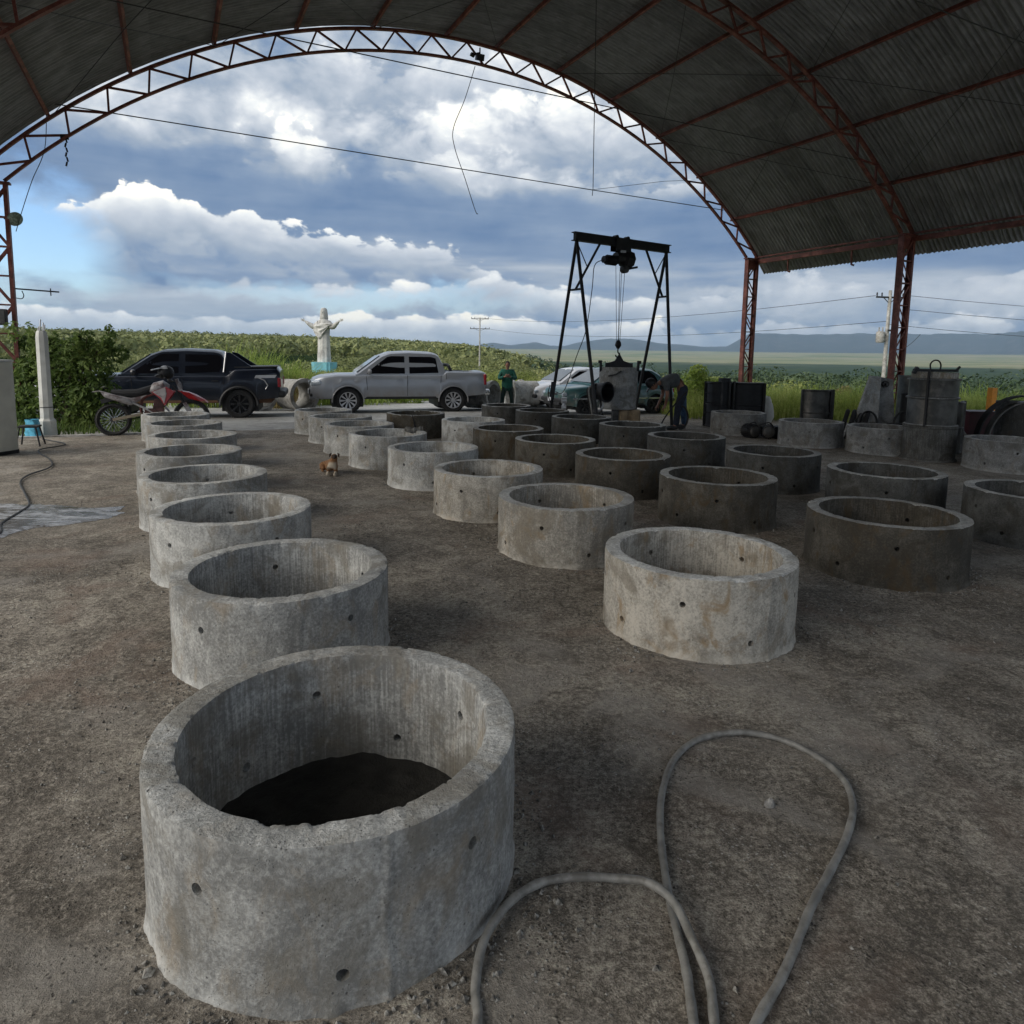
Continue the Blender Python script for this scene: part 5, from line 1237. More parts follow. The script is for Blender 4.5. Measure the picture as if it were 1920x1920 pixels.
    # black hoops leaning against the slabs
    for k in range(4):
        q = MB().tube([(0.30 * math.cos(a), 0, 0.30 * math.sin(a)) for a in np.linspace(0, 2 * math.pi, 25)[:-1]], 0.045, 8, True).build('rubber_hoop', MT['rubber'], None, True)
        q.location = (7.42 + 0.13 * k, 14.55 - 0.03 * k, 0.31); q.rotation_euler = (R(12), 0, R(62))
        tag(q, ['black hoop at the left end of the row of hoops leaning by the slabs', 'second black hoop from the left, leaning by the slabs', 'third black hoop from the left, leaning by the slabs', 'black hoop touching the leaning concrete slab'][k], 'hoop', 'black rubber hoops leaning in a row')
    # leaning slabs
    def slab(lab, pts, y, th):
        mb = MB(); mb.slab([(x, 0, z) for x, z in pts], (0, th, 0)); q = thing1('concrete_slab', mb, MT['concrete' if 'pale' in lab else 'concrete_mid'], (0, y, 0), 0, lab, 'slab', 'concrete slabs leaning on edge', False)
        c = sum((Vector((x, 0, z)) for x, z in pts), Vector()) / len(pts)
        md = q.modifiers.new('b', 'BEVEL'); md.width = 0.015; md.segments = 2; return q
    slab('tall pale tapering slab leaning at the left of the pair', [(7.42, 0), (8.02, 0), (8.02, 1.36), (7.80, 1.38)], 14.30, 0.10)
    stained = slab('darker stained slab with a rusty knob, right one of the pair', [(8.02, 0), (8.50, 0), (8.34, 1.30), (7.98, 1.37)], 14.42, 0.12)
    mb = MB(); mb.tube([(8.16, 0, 1.20), (8.16, -0.06, 1.20), (8.16, -0.061, 1.20), (8.16, -0.10, 1.20)], [0.07, 0.07, 0.03, 0.03], 12); mb.build('steel_knob', ds, stained, True)
    for k, (x, y, h_, r_, lab) in enumerate(((8.72, 14.35, 0.98, 0.21, 'narrow black pipe mould standing right of the stained slab'), (9.02, 14.9, 1.35, 0.26, 'tall dark pipe mould behind the narrow black one'))):
        mb = MB(); mb.lathe([(r_ * 0.9, 0), (r_, 0), (r_, h_), (r_ * 1.05, h_), (r_ * 1.05, h_ + 0.03), (r_ * 0.9, h_ + 0.03), (r_ * 0.9, 0.1)], 26); [mb.bar((r_ * math.cos(a), r_ * math.sin(a), 0), (r_ * math.cos(a), r_ * math.sin(a), h_), 0.03, 0.03) for a in (-2.2, -0.9)]
        thing1('pipe_mould', mb, bs if k == 0 else ms, (x, y, 0), 0, lab, 'mould')
    for k, x in enumerate((7.50, 8.22)):
        mb = MB(); mb.tube([(0.19 * math.cos(a), 0, 0.24 * math.sin(a)) for a in np.linspace(0, math.pi, 13)], 0.022, 6); thing1('steel_arch', mb, ds, (x, 13.75, 0.42 + 0.0), 0, ['thin steel half hoop left, seen over the rim of the grey ring', 'thin steel half hoop right, beside the dark moulds'][k], 'half hoop', 'thin steel half hoops')
        mb = None
        p = MB(); p.box((0, 0, 0.21), (0.5, 0.1, 0.42)); thing1('steel_block', p, ds, (x, 13.85, 0), 0, ['dark steel block under the left half hoop', 'dark steel block under the right half hoop'][k], 'block', 'dark steel blocks behind the ring', False)
    # tall stacked mould
    o = empty('stacked_pipe_mould', (7.45, 11.66, 0), 0, 'tall dark stacked pipe mould with a steel lifting bar and loop on top', 'pipe mould')
    mb = MB(); mb.lathe([(0.33, 0), (0.43, 0), (0.43, 0.03), (0.405, 0.05), (0.405, 0.56), (0.42, 0.58), (0.42, 0.62), (0.38, 0.62)], 44); mb.build('lower_section', MT['concrete_dark'], o, True)
    mb = MB(); mb.lathe([(0.375, 0.60), (0.375, 1.06), (0.39, 1.07), (0.39, 1.10), (0.375, 1.11), (0.37, 1.40), (0.375, 1.42), (0.34, 1.42), (0.34, 1.0)], 44); mb.build('upper_section', ms, o, True)
    mb = MB(); mb.lathe([(0.345, 1.42), (0.350, 1.52), (0.30, 1.52), (0.30, 1.40)], 40); mb.build('mortar_collar', MT['concrete_warm'], o, True)
    for zz in (1.085, 0.62, 1.40):
        mb = MB(); mb.tube([(0.392 * math.cos(a), 0.392 * math.sin(a), zz) for a in np.linspace(0, 2 * math.pi, 41)[:-1]], 0.014, 6, True); mb.build('hoop', MT['concrete_mid'], o, True)
    mb = MB(); mb.bar((-0.40, -0.05, 1.55), (0.40, 0.02, 1.55), 0.05, 0.045); mb.bar((-0.40, -0.05, 1.50), (-0.34, -0.05, 1.60), 0.06, 0.05); mb.bar((0.36, 0, 1.55), (0.42, 0, 1.62), 0.03, 0.03); mb.build('lifting_bar', bs, o)
    mb = MB(); mb.tube(bezier_pts([(-0.08, 0, 1.56), (-0.09, 0, 1.66), (-0.03, 0, 1.72), (0.05, 0, 1.71), (0.09, 0, 1.64), (0.08, 0, 1.55)], 5), 0.013, 8); mb.build('lifting_loop', bs, o, True)
    for a in (-2.35, 1.1):
        d = Vector((math.cos(a), math.sin(a), 0)); mb = MB(); mb.bar(d * 0.40 + Vector((0, 0, 0.6)), d * 0.40 + Vector((0, 0, 1.55)), 0.03, 0.06, up=d); mb.build('seam_flange', bs, o)
    o = empty('mould_shell', (8.25, 12.65, 0), 0, 'rusty curved shell edge standing just right of the tall stacked mould', 'mould'); shell_mesh(0.36, 0.98, 250, 350).build('shell_wall', ms, o, True)
    # dark red box, curved bands, block, orange post
    mb = MB(); mb.box((0, 0, 0.36), (0.62, 0.4, 0.72)); mb.box((0, 0, 0.73), (0.66, 0.44, 0.03)); thing1('metal_box', mb, plain('dark_red_paint', (0.055, 0.010, 0.014), 0.5, 0, 0.3, 6), (9.42, 13.3, 0), 0.05, 'dark red metal box behind the curved steel bands at the right', 'box', sm=False)
    for k, rr in enumerate((0.80, 0.70)):
        mb = MB(); A = np.linspace(R(88), R(186), 20)
        mb.grid([[(p[0] * math.cos(a), p[1], p[0] * math.sin(a)) for p in ((rr, -0.05), (rr, 0.08), (rr - 0.025, 0.08), (rr - 0.025, -0.05), (rr, -0.05))] for a in A])
        thing1('steel_band', mb, MT['rubber'] if k == 0 else ms, (9.38, 12.1 - 0.12 * k, 0.32), 0, ['outer black curved band arching over the grey block at right', 'inner grey curved band arching over the grey block at right'][k], 'steel band', 'curved steel bands')
    mb = MB(); mb.lathe([(0.30, 0), (0.38, 0), (0.38, 1.0), (0.30, 1.0), (0.30, 0.2)], 30); thing1('concrete_pipe', mb, MT['concrete_dark'], (9.45, 12.25, 0), 0, 'upright grey pipe at the right edge under the curved bands', 'concrete pipe')
    mb = MB(); mb.tube(bezier_pts([(0, 0, 0.05), (0.12, 0, 0.3), (0.3, 0, 0.42), (0.45, 0, 0.3), (0.5, 0, 0.2)], 5), 0.025, 8); thing1('bent_pipe', mb, MT['hose'], (8.55, 13.0, 0), 0, 'short bent grey pipe beside the dark red box', 'pipe')
    mb = MB(); mb.box((0, 0, 0.12), (0.7, 0.35, 0.24)); thing1('low_block', mb, ds, (8.95, 13.0, 0), 0.05, 'low dark block on the floor before the dark red box', 'block', sm=False)
    mb = MB(); mb.box((0, 0, 0.55), (0.17, 0.13, 1.3)); q = thing1('marker_post', mb, plain('orange_paint', (0.75, 0.28, 0.02), 0.6, 0, 0.15), (12.35, 17.0, -0.15), 0.3, 'bright orange marker post standing in the grass at the right', 'post', sm=False)
yard_right()
def lying_pipe(x, y, z, r, ln, rz, lab, mat='concrete', tiltx=0.0):
    mb = MB(); ri = r - 0.075
    mb.lathe([(ri, -ln / 2), (r + 0.05, -ln / 2), (r + 0.05, -ln / 2 + 0.12), (r, -ln / 2 + 0.2), (r, ln / 2), (ri, ln / 2), (ri, -ln / 2)], 40, axis='x')
    q = mb.build('concrete_pipe', MT[mat], None, True); q.location = (x, y, z + r); q.rotation_euler = (tiltx, 0, rz); tag(q, lab, 'concrete pipe', 'large concrete pipes lying on the gravel'); return q
def pipes():
    lying_pipe(-6.78, 22.15, gz(-6.6, 22), 0.50, 1.0, R(140), 'pale concrete pipe lying between the two pickups, open end to the right', 'concrete_pale')
    lying_pipe(-8.15, 22.0, gz(-8, 22) - 0.02, 0.50, 1.0, R(150), 'pale concrete pipe lying low behind the tail of the dark blue pickup', 'concrete_pale')
    lying_pipe(-0.72, 23.1, gz(-0.4, 22.8), 0.46, 1.0, R(150), 'grey concrete pipe with open end, just behind the silver pickup tail')
    lying_pipe(0.72, 23.9, gz(0.8, 23.4), 0.46, 1.0, R(25), 'brownish concrete pipe lying right of the man in green')
    lying_pipe(1.1, 25.6, gz(1.1, 25.6), 0.46, 1.0, R(20), 'farther concrete pipe lying left of the white hatchback')
    lying_pipe(-10.75, 15.6, -0.25, 0.28, 1.0, R(60), 'small grey concrete pipe lying behind the white post at the left', 'concrete')
pipes()
def left_side():
    # cream cabinet
    o = empty('cabinet', (-8.24, 10.75, 0), R(-12), 'pale cream metal cabinet with rounded corner at the left edge', 'cabinet')
    mb = MB(); pts = []
    w, d = 0.62, 0.55; rr = 0.12
    for cx_, cy_, a0 in ((w / 2 - rr, d / 2 - rr, 0), (-w / 2 + rr, d / 2 - rr, 90), (-w / 2 + rr, -d / 2 + rr, 180), (w / 2 - rr, -d / 2 + rr, 270)):
        pts += [(cx_ + rr * math.cos(R(a0 + k * 15)), cy_ + rr * math.sin(R(a0 + k * 15)), 0.06) for k in range(7)]
    mb.slab(pts, (0, 0, 1.42)); mb.build('cabinet_body', MT['cream'], o, True)
    mb = MB(); mb.box((-0.10, -d / 2 - 0.012, 0.76), (0.40, 0.02, 1.34)); mb.build('door', MT['cream'], o)
    mb = MB(); mb.box((0, 0, 0.03), (w * 0.9, d * 0.9, 0.06)); mb.build('plinth', MT['black_steel'], o)
    mb = MB(); mb.box((0, 0, 1.50), (w * 0.92, d * 0.92, 0.03)); mb.build('top_panel', MT['white'], o)
    # stool with black legs
    o = empty('stool', (-8.30, 11.75, 0), R(20), 'small black stool standing beside the cream cabinet', 'stool')
    mb = MB(); mb.box((0, 0, 0.34), (0.30, 0.28, 0.03)); mb.build('seat', MT['dark_steel'], o)
    for sx in (-1, 1):
        for sy in (-1, 1): mb = MB(); mb.tube([(sx * 0.12, sy * 0.11, 0.33), (sx * 0.18, sy * 0.16, 0.0)], 0.014, 8); mb.build('leg', MT['black_steel'], o, True)
    # blue bag
    mb = MB(); mb.grid([[(x_ * (1 - 0.25 * k / 5) + 0.02 * math.sin(3 * k + x_ * 30), y_, 0.34 * k / 5) for x_, y_ in ((-0.16, 0), (-0.1, -0.09), (0.0, -0.11), (0.1, -0.09), (0.16, 0), (0.1, 0.08), (0, 0.1), (-0.1, 0.08), (-0.16, 0))] for k in range(6)])
    q = mb.build('plastic_bag', plain('blue_plastic', (0.10, 0.42, 0.60), 0.4, 0, 0.35, 12), None, True); q.location = (-9.05, 12.9, 0.0); tag(q, 'bright blue plastic bag on the slab edge behind the stool', 'bag')
    # white post
    o = empty('concrete_post', (-9.0, 13.25, 0), R(8), 'thick white painted concrete post with wire ends sticking out of its top', 'post')
    mb = MB(); n = 8
    prof = [(0.17, 0), (0.16, 0.28), (0.118, 0.33), (0.112, 1.0), (0.108, 1.92), (0.095, 2.0), (0.08, 2.04)]
    mb.lathe(prof, 8); mb.add([(0.08 * math.cos(2 * math.pi * k / 8), 0.08 * math.sin(2 * math.pi * k / 8), 2.04) for k in range(8)], [tuple(range(8))]); mb.build('shaft', MT['white'], o)
    mb = MB()
    for a, b in (((-0.03, 0, 2.0), (0.0, 0, 2.26)), ((0.05, 0, 2.0), (0.07, 0, 2.16)), ((0.0, 0.04, 2.0), (0.02, 0.05, 2.2)), ((-0.06, 0, 2.0), (-0.04, 0.0, 2.12))): mb.tube([a, b], 0.012, 6)
    mb.build('wire_ends', MT['alloy'], o, True)
    mb = MB(); mb.tube([(0.12 * math.cos(R(45 * k)), 0.12 * math.sin(R(45 * k)), 0.55) for k in range(8)], 0.008, 5, True); mb.build('binding_wire', MT['wire'], o, True)
    # meter box on the steel column, top left
    o = empty('meter_box', st(-0.12, -0.30, 2.35), SH_A, 'grey meter box fixed on the left steel column', 'box')
    mb = MB(); mb.box((0, -0.1, 0), (0.34, 0.16, 0.34)); mb.build('box_body', MT['dark_steel'], o)
    mb = MB(); mb.box((0, -0.19, 0), (0.28, 0.01, 0.28)); mb.build('box_lid', MT['mould_steel'], o)
left_side()
def statue():
    x, y = -15.55, 59.0; z0 = -1.6
    o = empty('statue', (x, y, z0), R(-14), 'weathered white statue of a robed figure with raised arms on a light blue pedestal', 'statue')
    blue = plain('faded_blue_paint', (0.16, 0.42, 0.50), 0.8, 0, 0.25, 1.2, 0.2, dirt=((0.42, 0.50, 0.50), 0.52, 0.6))
    m, nt, b, oc = newmat('weathered_white_stone'); n = noise(nt, oc, 0.9, 8, 0.65, 0.5); s2 = noise(nt, oc, 2.5, 6, 0.6, sc=(2, 2, 0.3))
    setc(nt, b, (n * 0.6 + s2 * 0.4).sm(0.32, 0.66).ramp([(0, (0.20, 0.19, 0.18)), (0.5, (0.45, 0.44, 0.42)), (1, (0.68, 0.67, 0.64))])); b.inputs['Roughness'].default_value = 0.9
    mb = MB(); prof = []
    rows = []
    for k in range(9):
        t = k / 8; w = 0.85 + 0.10 * t
        rows.append([(w * (1 + 0.04 * math.cos(10 * a)) * (abs(math.cos(a)) ** 0.4) * math.copysign(1, math.cos(a)), 0.8 * w * (1 + 0.04 * math.cos(10 * a)) * (abs(math.sin(a)) ** 0.4) * math.copysign(1, math.sin(a)), 2.35 * t) for a in np.linspace(0, 2 * math.pi, 49)])
    mb.grid(rows); mb.poly(rows[-1][:-1]); mb.build('pedestal', blue, o, True, 50)
    zb = 2.35
    # robe: pleated lathe
    rows = []
    for k, (w, d, z) in enumerate([(0.60, 0.48, 0), (0.59, 0.47, 0.3), (0.56, 0.42, 1.0), (0.54, 0.38, 1.8), (0.52, 0.36, 2.4), (0.56, 0.36, 2.9), (0.60, 0.35, 3.3), (0.52, 0.30, 3.55), (0.30, 0.24, 3.72), (0.17, 0.18, 3.80)]):
        pl = 0.05 * (1 - k / 11)
        rows.append([(w * (1 + pl * math.cos(9 * a + 0.5)) * math.cos(a), d * (1 + pl * math.cos(9 * a + 0.5)) * math.sin(a), zb + z) for a in np.linspace(0, 2 * math.pi, 61)])
    mb = MB(); mb.grid(rows); mb.build('robe', m, o, True, 60)
    # draped cloak across the chest, hanging from both arms
    rows = []
    for i in range(13):
        u = -1 + 2 * i / 12
        xt = u * 1.15; zt = 3.35 - 0.25 * abs(u) ** 1.5; zl = 3.35 - 1.15 * (1 - abs(u + 0.25) ** 1.4 if abs(u + 0.25) < 1 else 0) - 0.2
        row = []
        for j in range(7):
            t = j / 6; zz = zt + (zl - zt) * t; yy = -0.42 + 0.25 * u * u - 0.06 * math.sin(5 * t * math.pi + u * 3)
            row.append((xt * (1 - 0.25 * t), yy, zb + zz))
        rows.append(row)
    mb = MB(); mb.grid(rows); q = mb.build('cloak', m, o, True); md = q.modifiers.new('s', 'SOLIDIFY'); md.thickness = 0.10
    for sg in (-1, 1):
        mb = MB(); mb.tube(bezier_pts([(sg * 0.40, 0, zb + 3.35), (sg * 0.85, -0.05, zb + 3.05), (sg * 1.25, -0.2, zb + 3.25), (sg * 1.60, -0.28, zb + 3.50)], 4), [0.30, 0.29, 0.28, 0.27, 0.25, 0.24, 0.22, 0.20, 0.18, 0.16, 0.13, 0.10, 0.09], 12); mb.build('arm', m, o, True)
        mb = MB(); mb.box((sg * 1.76, -0.30, zb + 3.57), (0.22, 0.07, 0.16), (0, sg * -0.35, 0))
        for f in range(4): mb.tube([(sg * 1.84, -0.30, zb + 3.53 + 0.04 * f), (sg * (2.02 - 0.02 * abs(f - 1.5)), -0.30, zb + 3.57 + 0.055 * f)], [0.026, 0.018], 6)
        mb.tube([(sg * 1.70, -0.30, zb + 3.63), (sg * 1.76, -0.30, zb + 3.76)], [0.03, 0.022], 6); mb.build('hand', m, o, True)
    mb = MB(); mb.lathe([(0, 4.62), (0.14, 4.59), (0.22, 4.48), (0.245, 4.32), (0.22, 4.12), (0.16, 3.98), (0.12, 3.92), (0.14, 3.75)], 24, c=(0, -0.03, zb)); mb.box((0, -0.26, zb + 4.26), (0.05, 0.08, 0.12)); mb.box((0, -0.22, zb + 4.40), (0.26, 0.04, 0.03)); mb.build('head', m, o, True)
    mb = MB(); mb.lathe([(0, 4.68), (0.20, 4.64), (0.29, 4.48), (0.31, 4.25), (0.34, 4.0), (0.36, 3.75), (0.30, 3.62)], 24, c=(0, 0.07, zb)); mb.build('hair', m, o, True)
statue()
def utility_pole(name, x, y, z0, h, lab, arms, trafo=False, rz=0):
    o = empty(name, (x, y, z0), rz, lab, 'utility pole', 'concrete utility poles with crossarms')
    mb = MB(); mb.tube([(0, 0, 0), (0, 0, h)], [0.17, 0.10], 10); mb.build('pole', MT['concrete_pale'], o, True)
    for z, w in arms:
        mb = MB(); mb.bar((-w / 2, 0, z), (w / 2, 0, z), 0.09, 0.11); mb.bar((-w * 0.25, 0, z), (0, 0, z - 0.4), 0.04); mb.bar((w * 0.25, 0, z), (0, 0, z - 0.4), 0.04); mb.build('crossarm', MT['dark_steel'], o)
        for q in (-0.48, -0.30, 0.30, 0.48):
            mb = MB(); mb.lathe([(0, 0.26), (0.04, 0.25), (0.05, 0.18), (0.03, 0.15), (0.06, 0.10), (0.03, 0.05), (0.02, 0)], 10, c=(q * w, 0, z + 0.04)); mb.build('insulator', MT['trim'], o, True)
    if trafo:
        mb = MB(); mb.lathe([(0, 0.75), (0.22, 0.72), (0.26, 0.66), (0.26, 0.08), (0.22, 0.0), (0, 0)], 20, c=(-0.48, 0, h - 3.4)); [mb.cyl((-0.48 + q, 0, h - 2.7), (-0.48 + q, 0, h - 2.4), 0.04, 8) for q in (-0.13, 0.13)]; mb.build('transformer', MT['concrete_pale'], o, True)
        for zz in (2.9, 3.3): mb = MB(); mb.bar((-0.3, 0, h - zz), (0, 0, h - zz), 0.08); mb.build('bracket', MT['dark_steel'], o)
        mb = MB(); mb.box((0.05, -0.2, h - 2.6), (0.3, 0.1, 0.12)); mb.build('fuse_box', MT['dark_steel'], o)
    return o
def poles():
    utility_pole('utility_pole', -4.05, 118, -6, 13.8, 'distant utility pole with two crossarms, rising behind the silver pickup tail', [(13.6, 3.0), (11.9, 3.4)])
    utility_pole('utility_pole', 25.35, 45, -7, 13.2, 'utility pole with a grey transformer, between the two right steel columns', [(12.75, 2.0)], True, R(10))
    mb = MB()
    for k, (a, b, sag) in enumerate((((24.4, 45, 5.85), (-4.9, 118, 7.9), 1.2), ((25.3, 45, 4.2), (-3.3, 118, 6.0), 1.2))):
        a, b = Vector(a), Vector(b); pts = [a.lerp(b, t) - Vector((0, 0, sag * 4 * t * (1 - t))) for t in np.linspace(0, 1, 16)]; mb.tube(pts, 0.018, 5)
    for (a, b) in (((26.3, 45, 5.9), (80, 60, 6.5)), ((26.3, 45, 5.0), (80, 60, 5.4)), ((25.3, 45, 4.0), (80, 62, 4.1)), ((26.3, 45.1, 2.3), (27.8, 45.4, 3.4))):
        a, b = Vector(a), Vector(b); mb.tube([a.lerp(b, t) - Vector((0, 0, 0.8 * 4 * t * (1 - t) if b.x > 50 else 0.15 * 4 * t * (1 - t))) for t in np.linspace(0, 1, 12)], 0.016, 5)
    tag(mb.build('overhead_lines', MT['wire'], None, True), 'thin overhead power lines strung between the utility poles', 'power line')
poles()
# ------------------------------------------------------------------ people and the dog
def skinned(name, nodes, edges, mat, parent=None, sub=2, root=0, remap=None):
    """nodes: dict name -> (x,y,z,rx[,ry]); edges: list of name pairs. One continuous surface."""
    names = list(nodes); idx = {n: i for i, n in enumerate(names)}
    me = bpy.data.meshes.new(name); me.from_pydata([nodes[n][:3] for n in names], [(idx[a], idx[b]) for a, b in edges], [])
    o = bpy.data.objects.new(name, me); C.objects.link(o)
    o.modifiers.new('s', 'SKIN'); 
    for i, n in enumerate(names):
        sv = me.skin_vertices[0].data[i]; q = nodes[n]; sv.radius = (q[3], q[4] if len(q) > 4 else q[3]); sv.use_root = (i == root)
    sb = o.modifiers.new('d', 'SUBSURF'); sb.levels = sub; sb.render_levels = sub
    dg = bpy.context.evaluated_depsgraph_get(); m2 = bpy.data.meshes.new_from_object(o.evaluated_get(dg)); bpy.data.objects.remove(o)
    m2.name = name; m2.polygons.foreach_set('use_smooth', [True] * len(m2.polygons)); m2.materials.clear()
    return link(name, m2, mat, parent)
SKIN = plain('skin', (0.26, 0.13, 0.085), 0.55, 0, 0.12, 10); HAIR = plain('dark_hair', (0.016, 0.012, 0.010), 0.8)
def hand_nodes(N, Eg, base, p, d, side, curl, pref):
    """five unequal fingers from wrist p along d"""
    p, d, side, curl = Vector(p), Vector(d).normalized(), Vector(side).normalized(), Vector(curl).normalized()
    palm = p + d * 0.075; N[pref + 'palm'] = (*palm, 0.036, 0.018); Eg.append((base, pref + 'palm'))
    for k, (off, ln) in enumerate(((-0.030, 0.058), (-0.010, 0.072), (0.011, 0.068), (0.030, 0.052))):
        a = palm + d * 0.022 + side * off; b = a + d * ln * 0.55 + curl * ln * 0.25; c = b + d * ln * 0.30 + curl * ln * 0.45
        n = f'{pref}f{k}'; N[n + 'a'] = (*a, 0.011); N[n + 'b'] = (*b, 0.009); N[n + 'c'] = (*c, 0.0075)
        Eg += [(pref + 'palm', n + 'a'), (n + 'a', n + 'b'), (n + 'b', n + 'c')]
    a = p + d * 0.035 - side * 0.035; b = a + d * 0.03 - side * 0.02 + curl * 0.02; c = b + d * 0.025 + curl * 0.02
    N[pref + 'ta'] = (*a, 0.013); N[pref + 'tb'] = (*b, 0.011); N[pref + 'tc'] = (*c, 0.009); Eg += [(base, pref + 'ta'), (pref + 'ta', pref + 'tb'), (pref + 'tb', pref + 'tc')]
def head_parts(o, c, fwd, up, hair=True, r=0.10):
    """head with face at c looking along fwd"""
    fwd, up = Vector(fwd).normalized(), Vector(up).normalized(); rt = fwd.cross(up).normalized(); up = rt.cross(fwd)
    def W(x, y, z): return Vector(c) + rt * x + fwd * y + up * z
    rows = []
    for i in range(15):
        t = math.pi * i / 14; row = []
        for j in range(24):
            a = 2 * math.pi * j / 24; z = 0.125 * math.cos(t); s_ = math.sin(t) ** 0.85 if 0 < i < 14 else 0
            w = 0.076 * s_ * (1 - 0.22 * sstep(0.0, -0.12, z) if z < 0 else 1); dp = 0.097 * s_ * (1 - 0.10 * float(sstep(0, 0.12, -z)))
            row.append(W(w * math.cos(a), dp * math.sin(a) + (0.010 if z < -0.03 else 0), z))
        row.append(row[0]); rows.append(row)
    mb = MB(); mb.grid(rows)
    mb.tube([W(0, 0.090, 0.02), W(0, 0.112, -0.015), W(0, 0.096, -0.03)], [0.008, 0.014, 0.010], 8)      # nose
    for s in (-1, 1): mb.tube([W(s * 0.076, 0, 0.02), W(s * 0.088, -0.008, 0.0), W(s * 0.076, 0, -0.03)], [0.010, 0.012, 0.008], 6)
    q = mb.build('head', SKIN, o, True)
    mb = MB(); [mb.tube([W(s * 0.030, 0.088, 0.018), W(s * 0.030, 0.094, 0.018)], 0.010, 8) for s in (-1, 1)]; mb.build('eyes', MT['trim'], q, True)
    mb = MB(); mb.tube([W(-0.024, 0.090, -0.058), W(0, 0.097, -0.06), W(0.024, 0.090, -0.058)], 0.005, 6); mb.build('mouth', plain('lips', (0.22, 0.07, 0.06), 0.5), q, True)
    if hair:
        rows = []
        for i in range(9):
            t = math.pi * 0.56 * i / 8; rows.append([W((0.086 * math.sin(t)) * math.cos(a), (0.106 * math.sin(t)) * math.sin(a) - 0.012 - 0.02 * (math.sin(a) > 0.3) * (i > 5), 0.135 * math.cos(t)) for a in np.linspace(0, 2 * math.pi, 25)])
        mb = MB(); mb.grid(rows); mb.build('hair', HAIR, o, True)
def man_green():
    x, y = 0.165, 23.05; z0 = gz(x, y)
    o = empty('person', (x, y, z0), 0, 'person in a green tunic and dark trousers, head bowed over folded hands, by the pipes', 'person')
    # body (skin) under the clothes: neck, forearms, hands
    N = {'hip': (0, 0, 0.84, 0.14, 0.10), 'chest': (0, 0.0, 1.18, 0.16, 0.11), 'neck': (0, -0.03, 1.38, 0.055), 'nk2': (0, -0.07, 1.44, 0.05)}; E_ = [('hip', 'chest'), ('chest', 'neck'), ('neck', 'nk2')]
    for s, p in ((-1, 'L'), (1, 'R')):
        N[p + 'sh'] = (s * 0.17, 0, 1.30, 0.06); N[p + 'el'] = (s * 0.27, -0.06, 1.03, 0.045); N[p + 'wr'] = (s * 0.06, -0.26, 1.12, 0.028)
        E_ += [('chest', p + 'sh'), (p + 'sh', p + 'el'), (p + 'el', p + 'wr')]
        N[p + 'hp'] = (s * 0.09, 0, 0.76, 0.09); N[p + 'kn'] = (s * 0.145, -0.03, 0.42, 0.055); N[p + 'an'] = (s * 0.17, 0.02, 0.08, 0.04); N[p + 'to'] = (s * 0.18, -0.14, 0.035, 0.035)
        E_ += [('hip', p + 'hp'), (p + 'hp', p + 'kn'), (p + 'kn', p + 'an'), (p + 'an', p + 'to')]
        hand_nodes(N, E_, p + 'wr', N[p + 'wr'][:3], (-s * 0.6, -0.5, 0.25), (0, -0.3, 1), (-s * 0.2, 0.6, 0.3), p)
    skinned('body', N, E_, SKIN, o)
    head_parts(o, (0, -0.11, 1.50), (0, -0.85, -0.53), (0, -0.5, 0.86), hair=True)
    g = plain('green_cloth', (0.006, 0.085, 0.060), 0.8, 0, 0.35, 9, 0.3); dk = plain('dark_green_cloth', (0.010, 0.028, 0.026), 0.85, 0, 0.3, 8)
    N = {'b': (0, 0, 0.60, 0.16, 0.13), 'h': (0, 0, 0.72, 0.22, 0.16), 'w': (0, 0, 0.98, 0.20, 0.15), 'c': (0, 0, 1.18, 0.20, 0.135), 'n': (0, -0.02, 1.34, 0.10, 0.08)}; E_ = [('b', 'h'), ('h', 'w'), ('w', 'c'), ('c', 'n')]
    for s, p in ((-1, 'L'), (1, 'R')):
        N[p + 's'] = (s * 0.18, 0, 1.29, 0.09); N[p + 'e'] = (s * 0.285, -0.06, 1.02, 0.085); N[p + 'r'] = (s * 0.11, -0.235, 1.10, 0.055); E_ += [('c', p + 's'), (p + 's', p + 'e'), (p + 'e', p + 'r')]
    skinned('tunic', N, E_, g, o)
    N = {'h': (0, 0, 0.80, 0.16, 0.12)}; E_ = []
    for s, p in ((-1, 'L'), (1, 'R')):
        N[p + 'h'] = (s * 0.10, 0, 0.70, 0.105); N[p + 'k'] = (s * 0.15, -0.03, 0.42, 0.08); N[p + 'a'] = (s * 0.18, 0.02, 0.10, 0.072); E_ += [('h', p + 'h'), (p + 'h', p + 'k'), (p + 'k', p + 'a')]
    skinned('trousers', N, E_, dk, o)
    for s in (-1, 1):
        mb = MB(); mb.tube([(s * 0.175, 0.06, 0.05), (s * 0.18, -0.05, 0.05), (s * 0.19, -0.20, 0.035)], [0.045, 0.052, 0.04], 10); mb.build('shoe', MT['trim'] if s < 0 else MT['white'], o, True)
man_green()
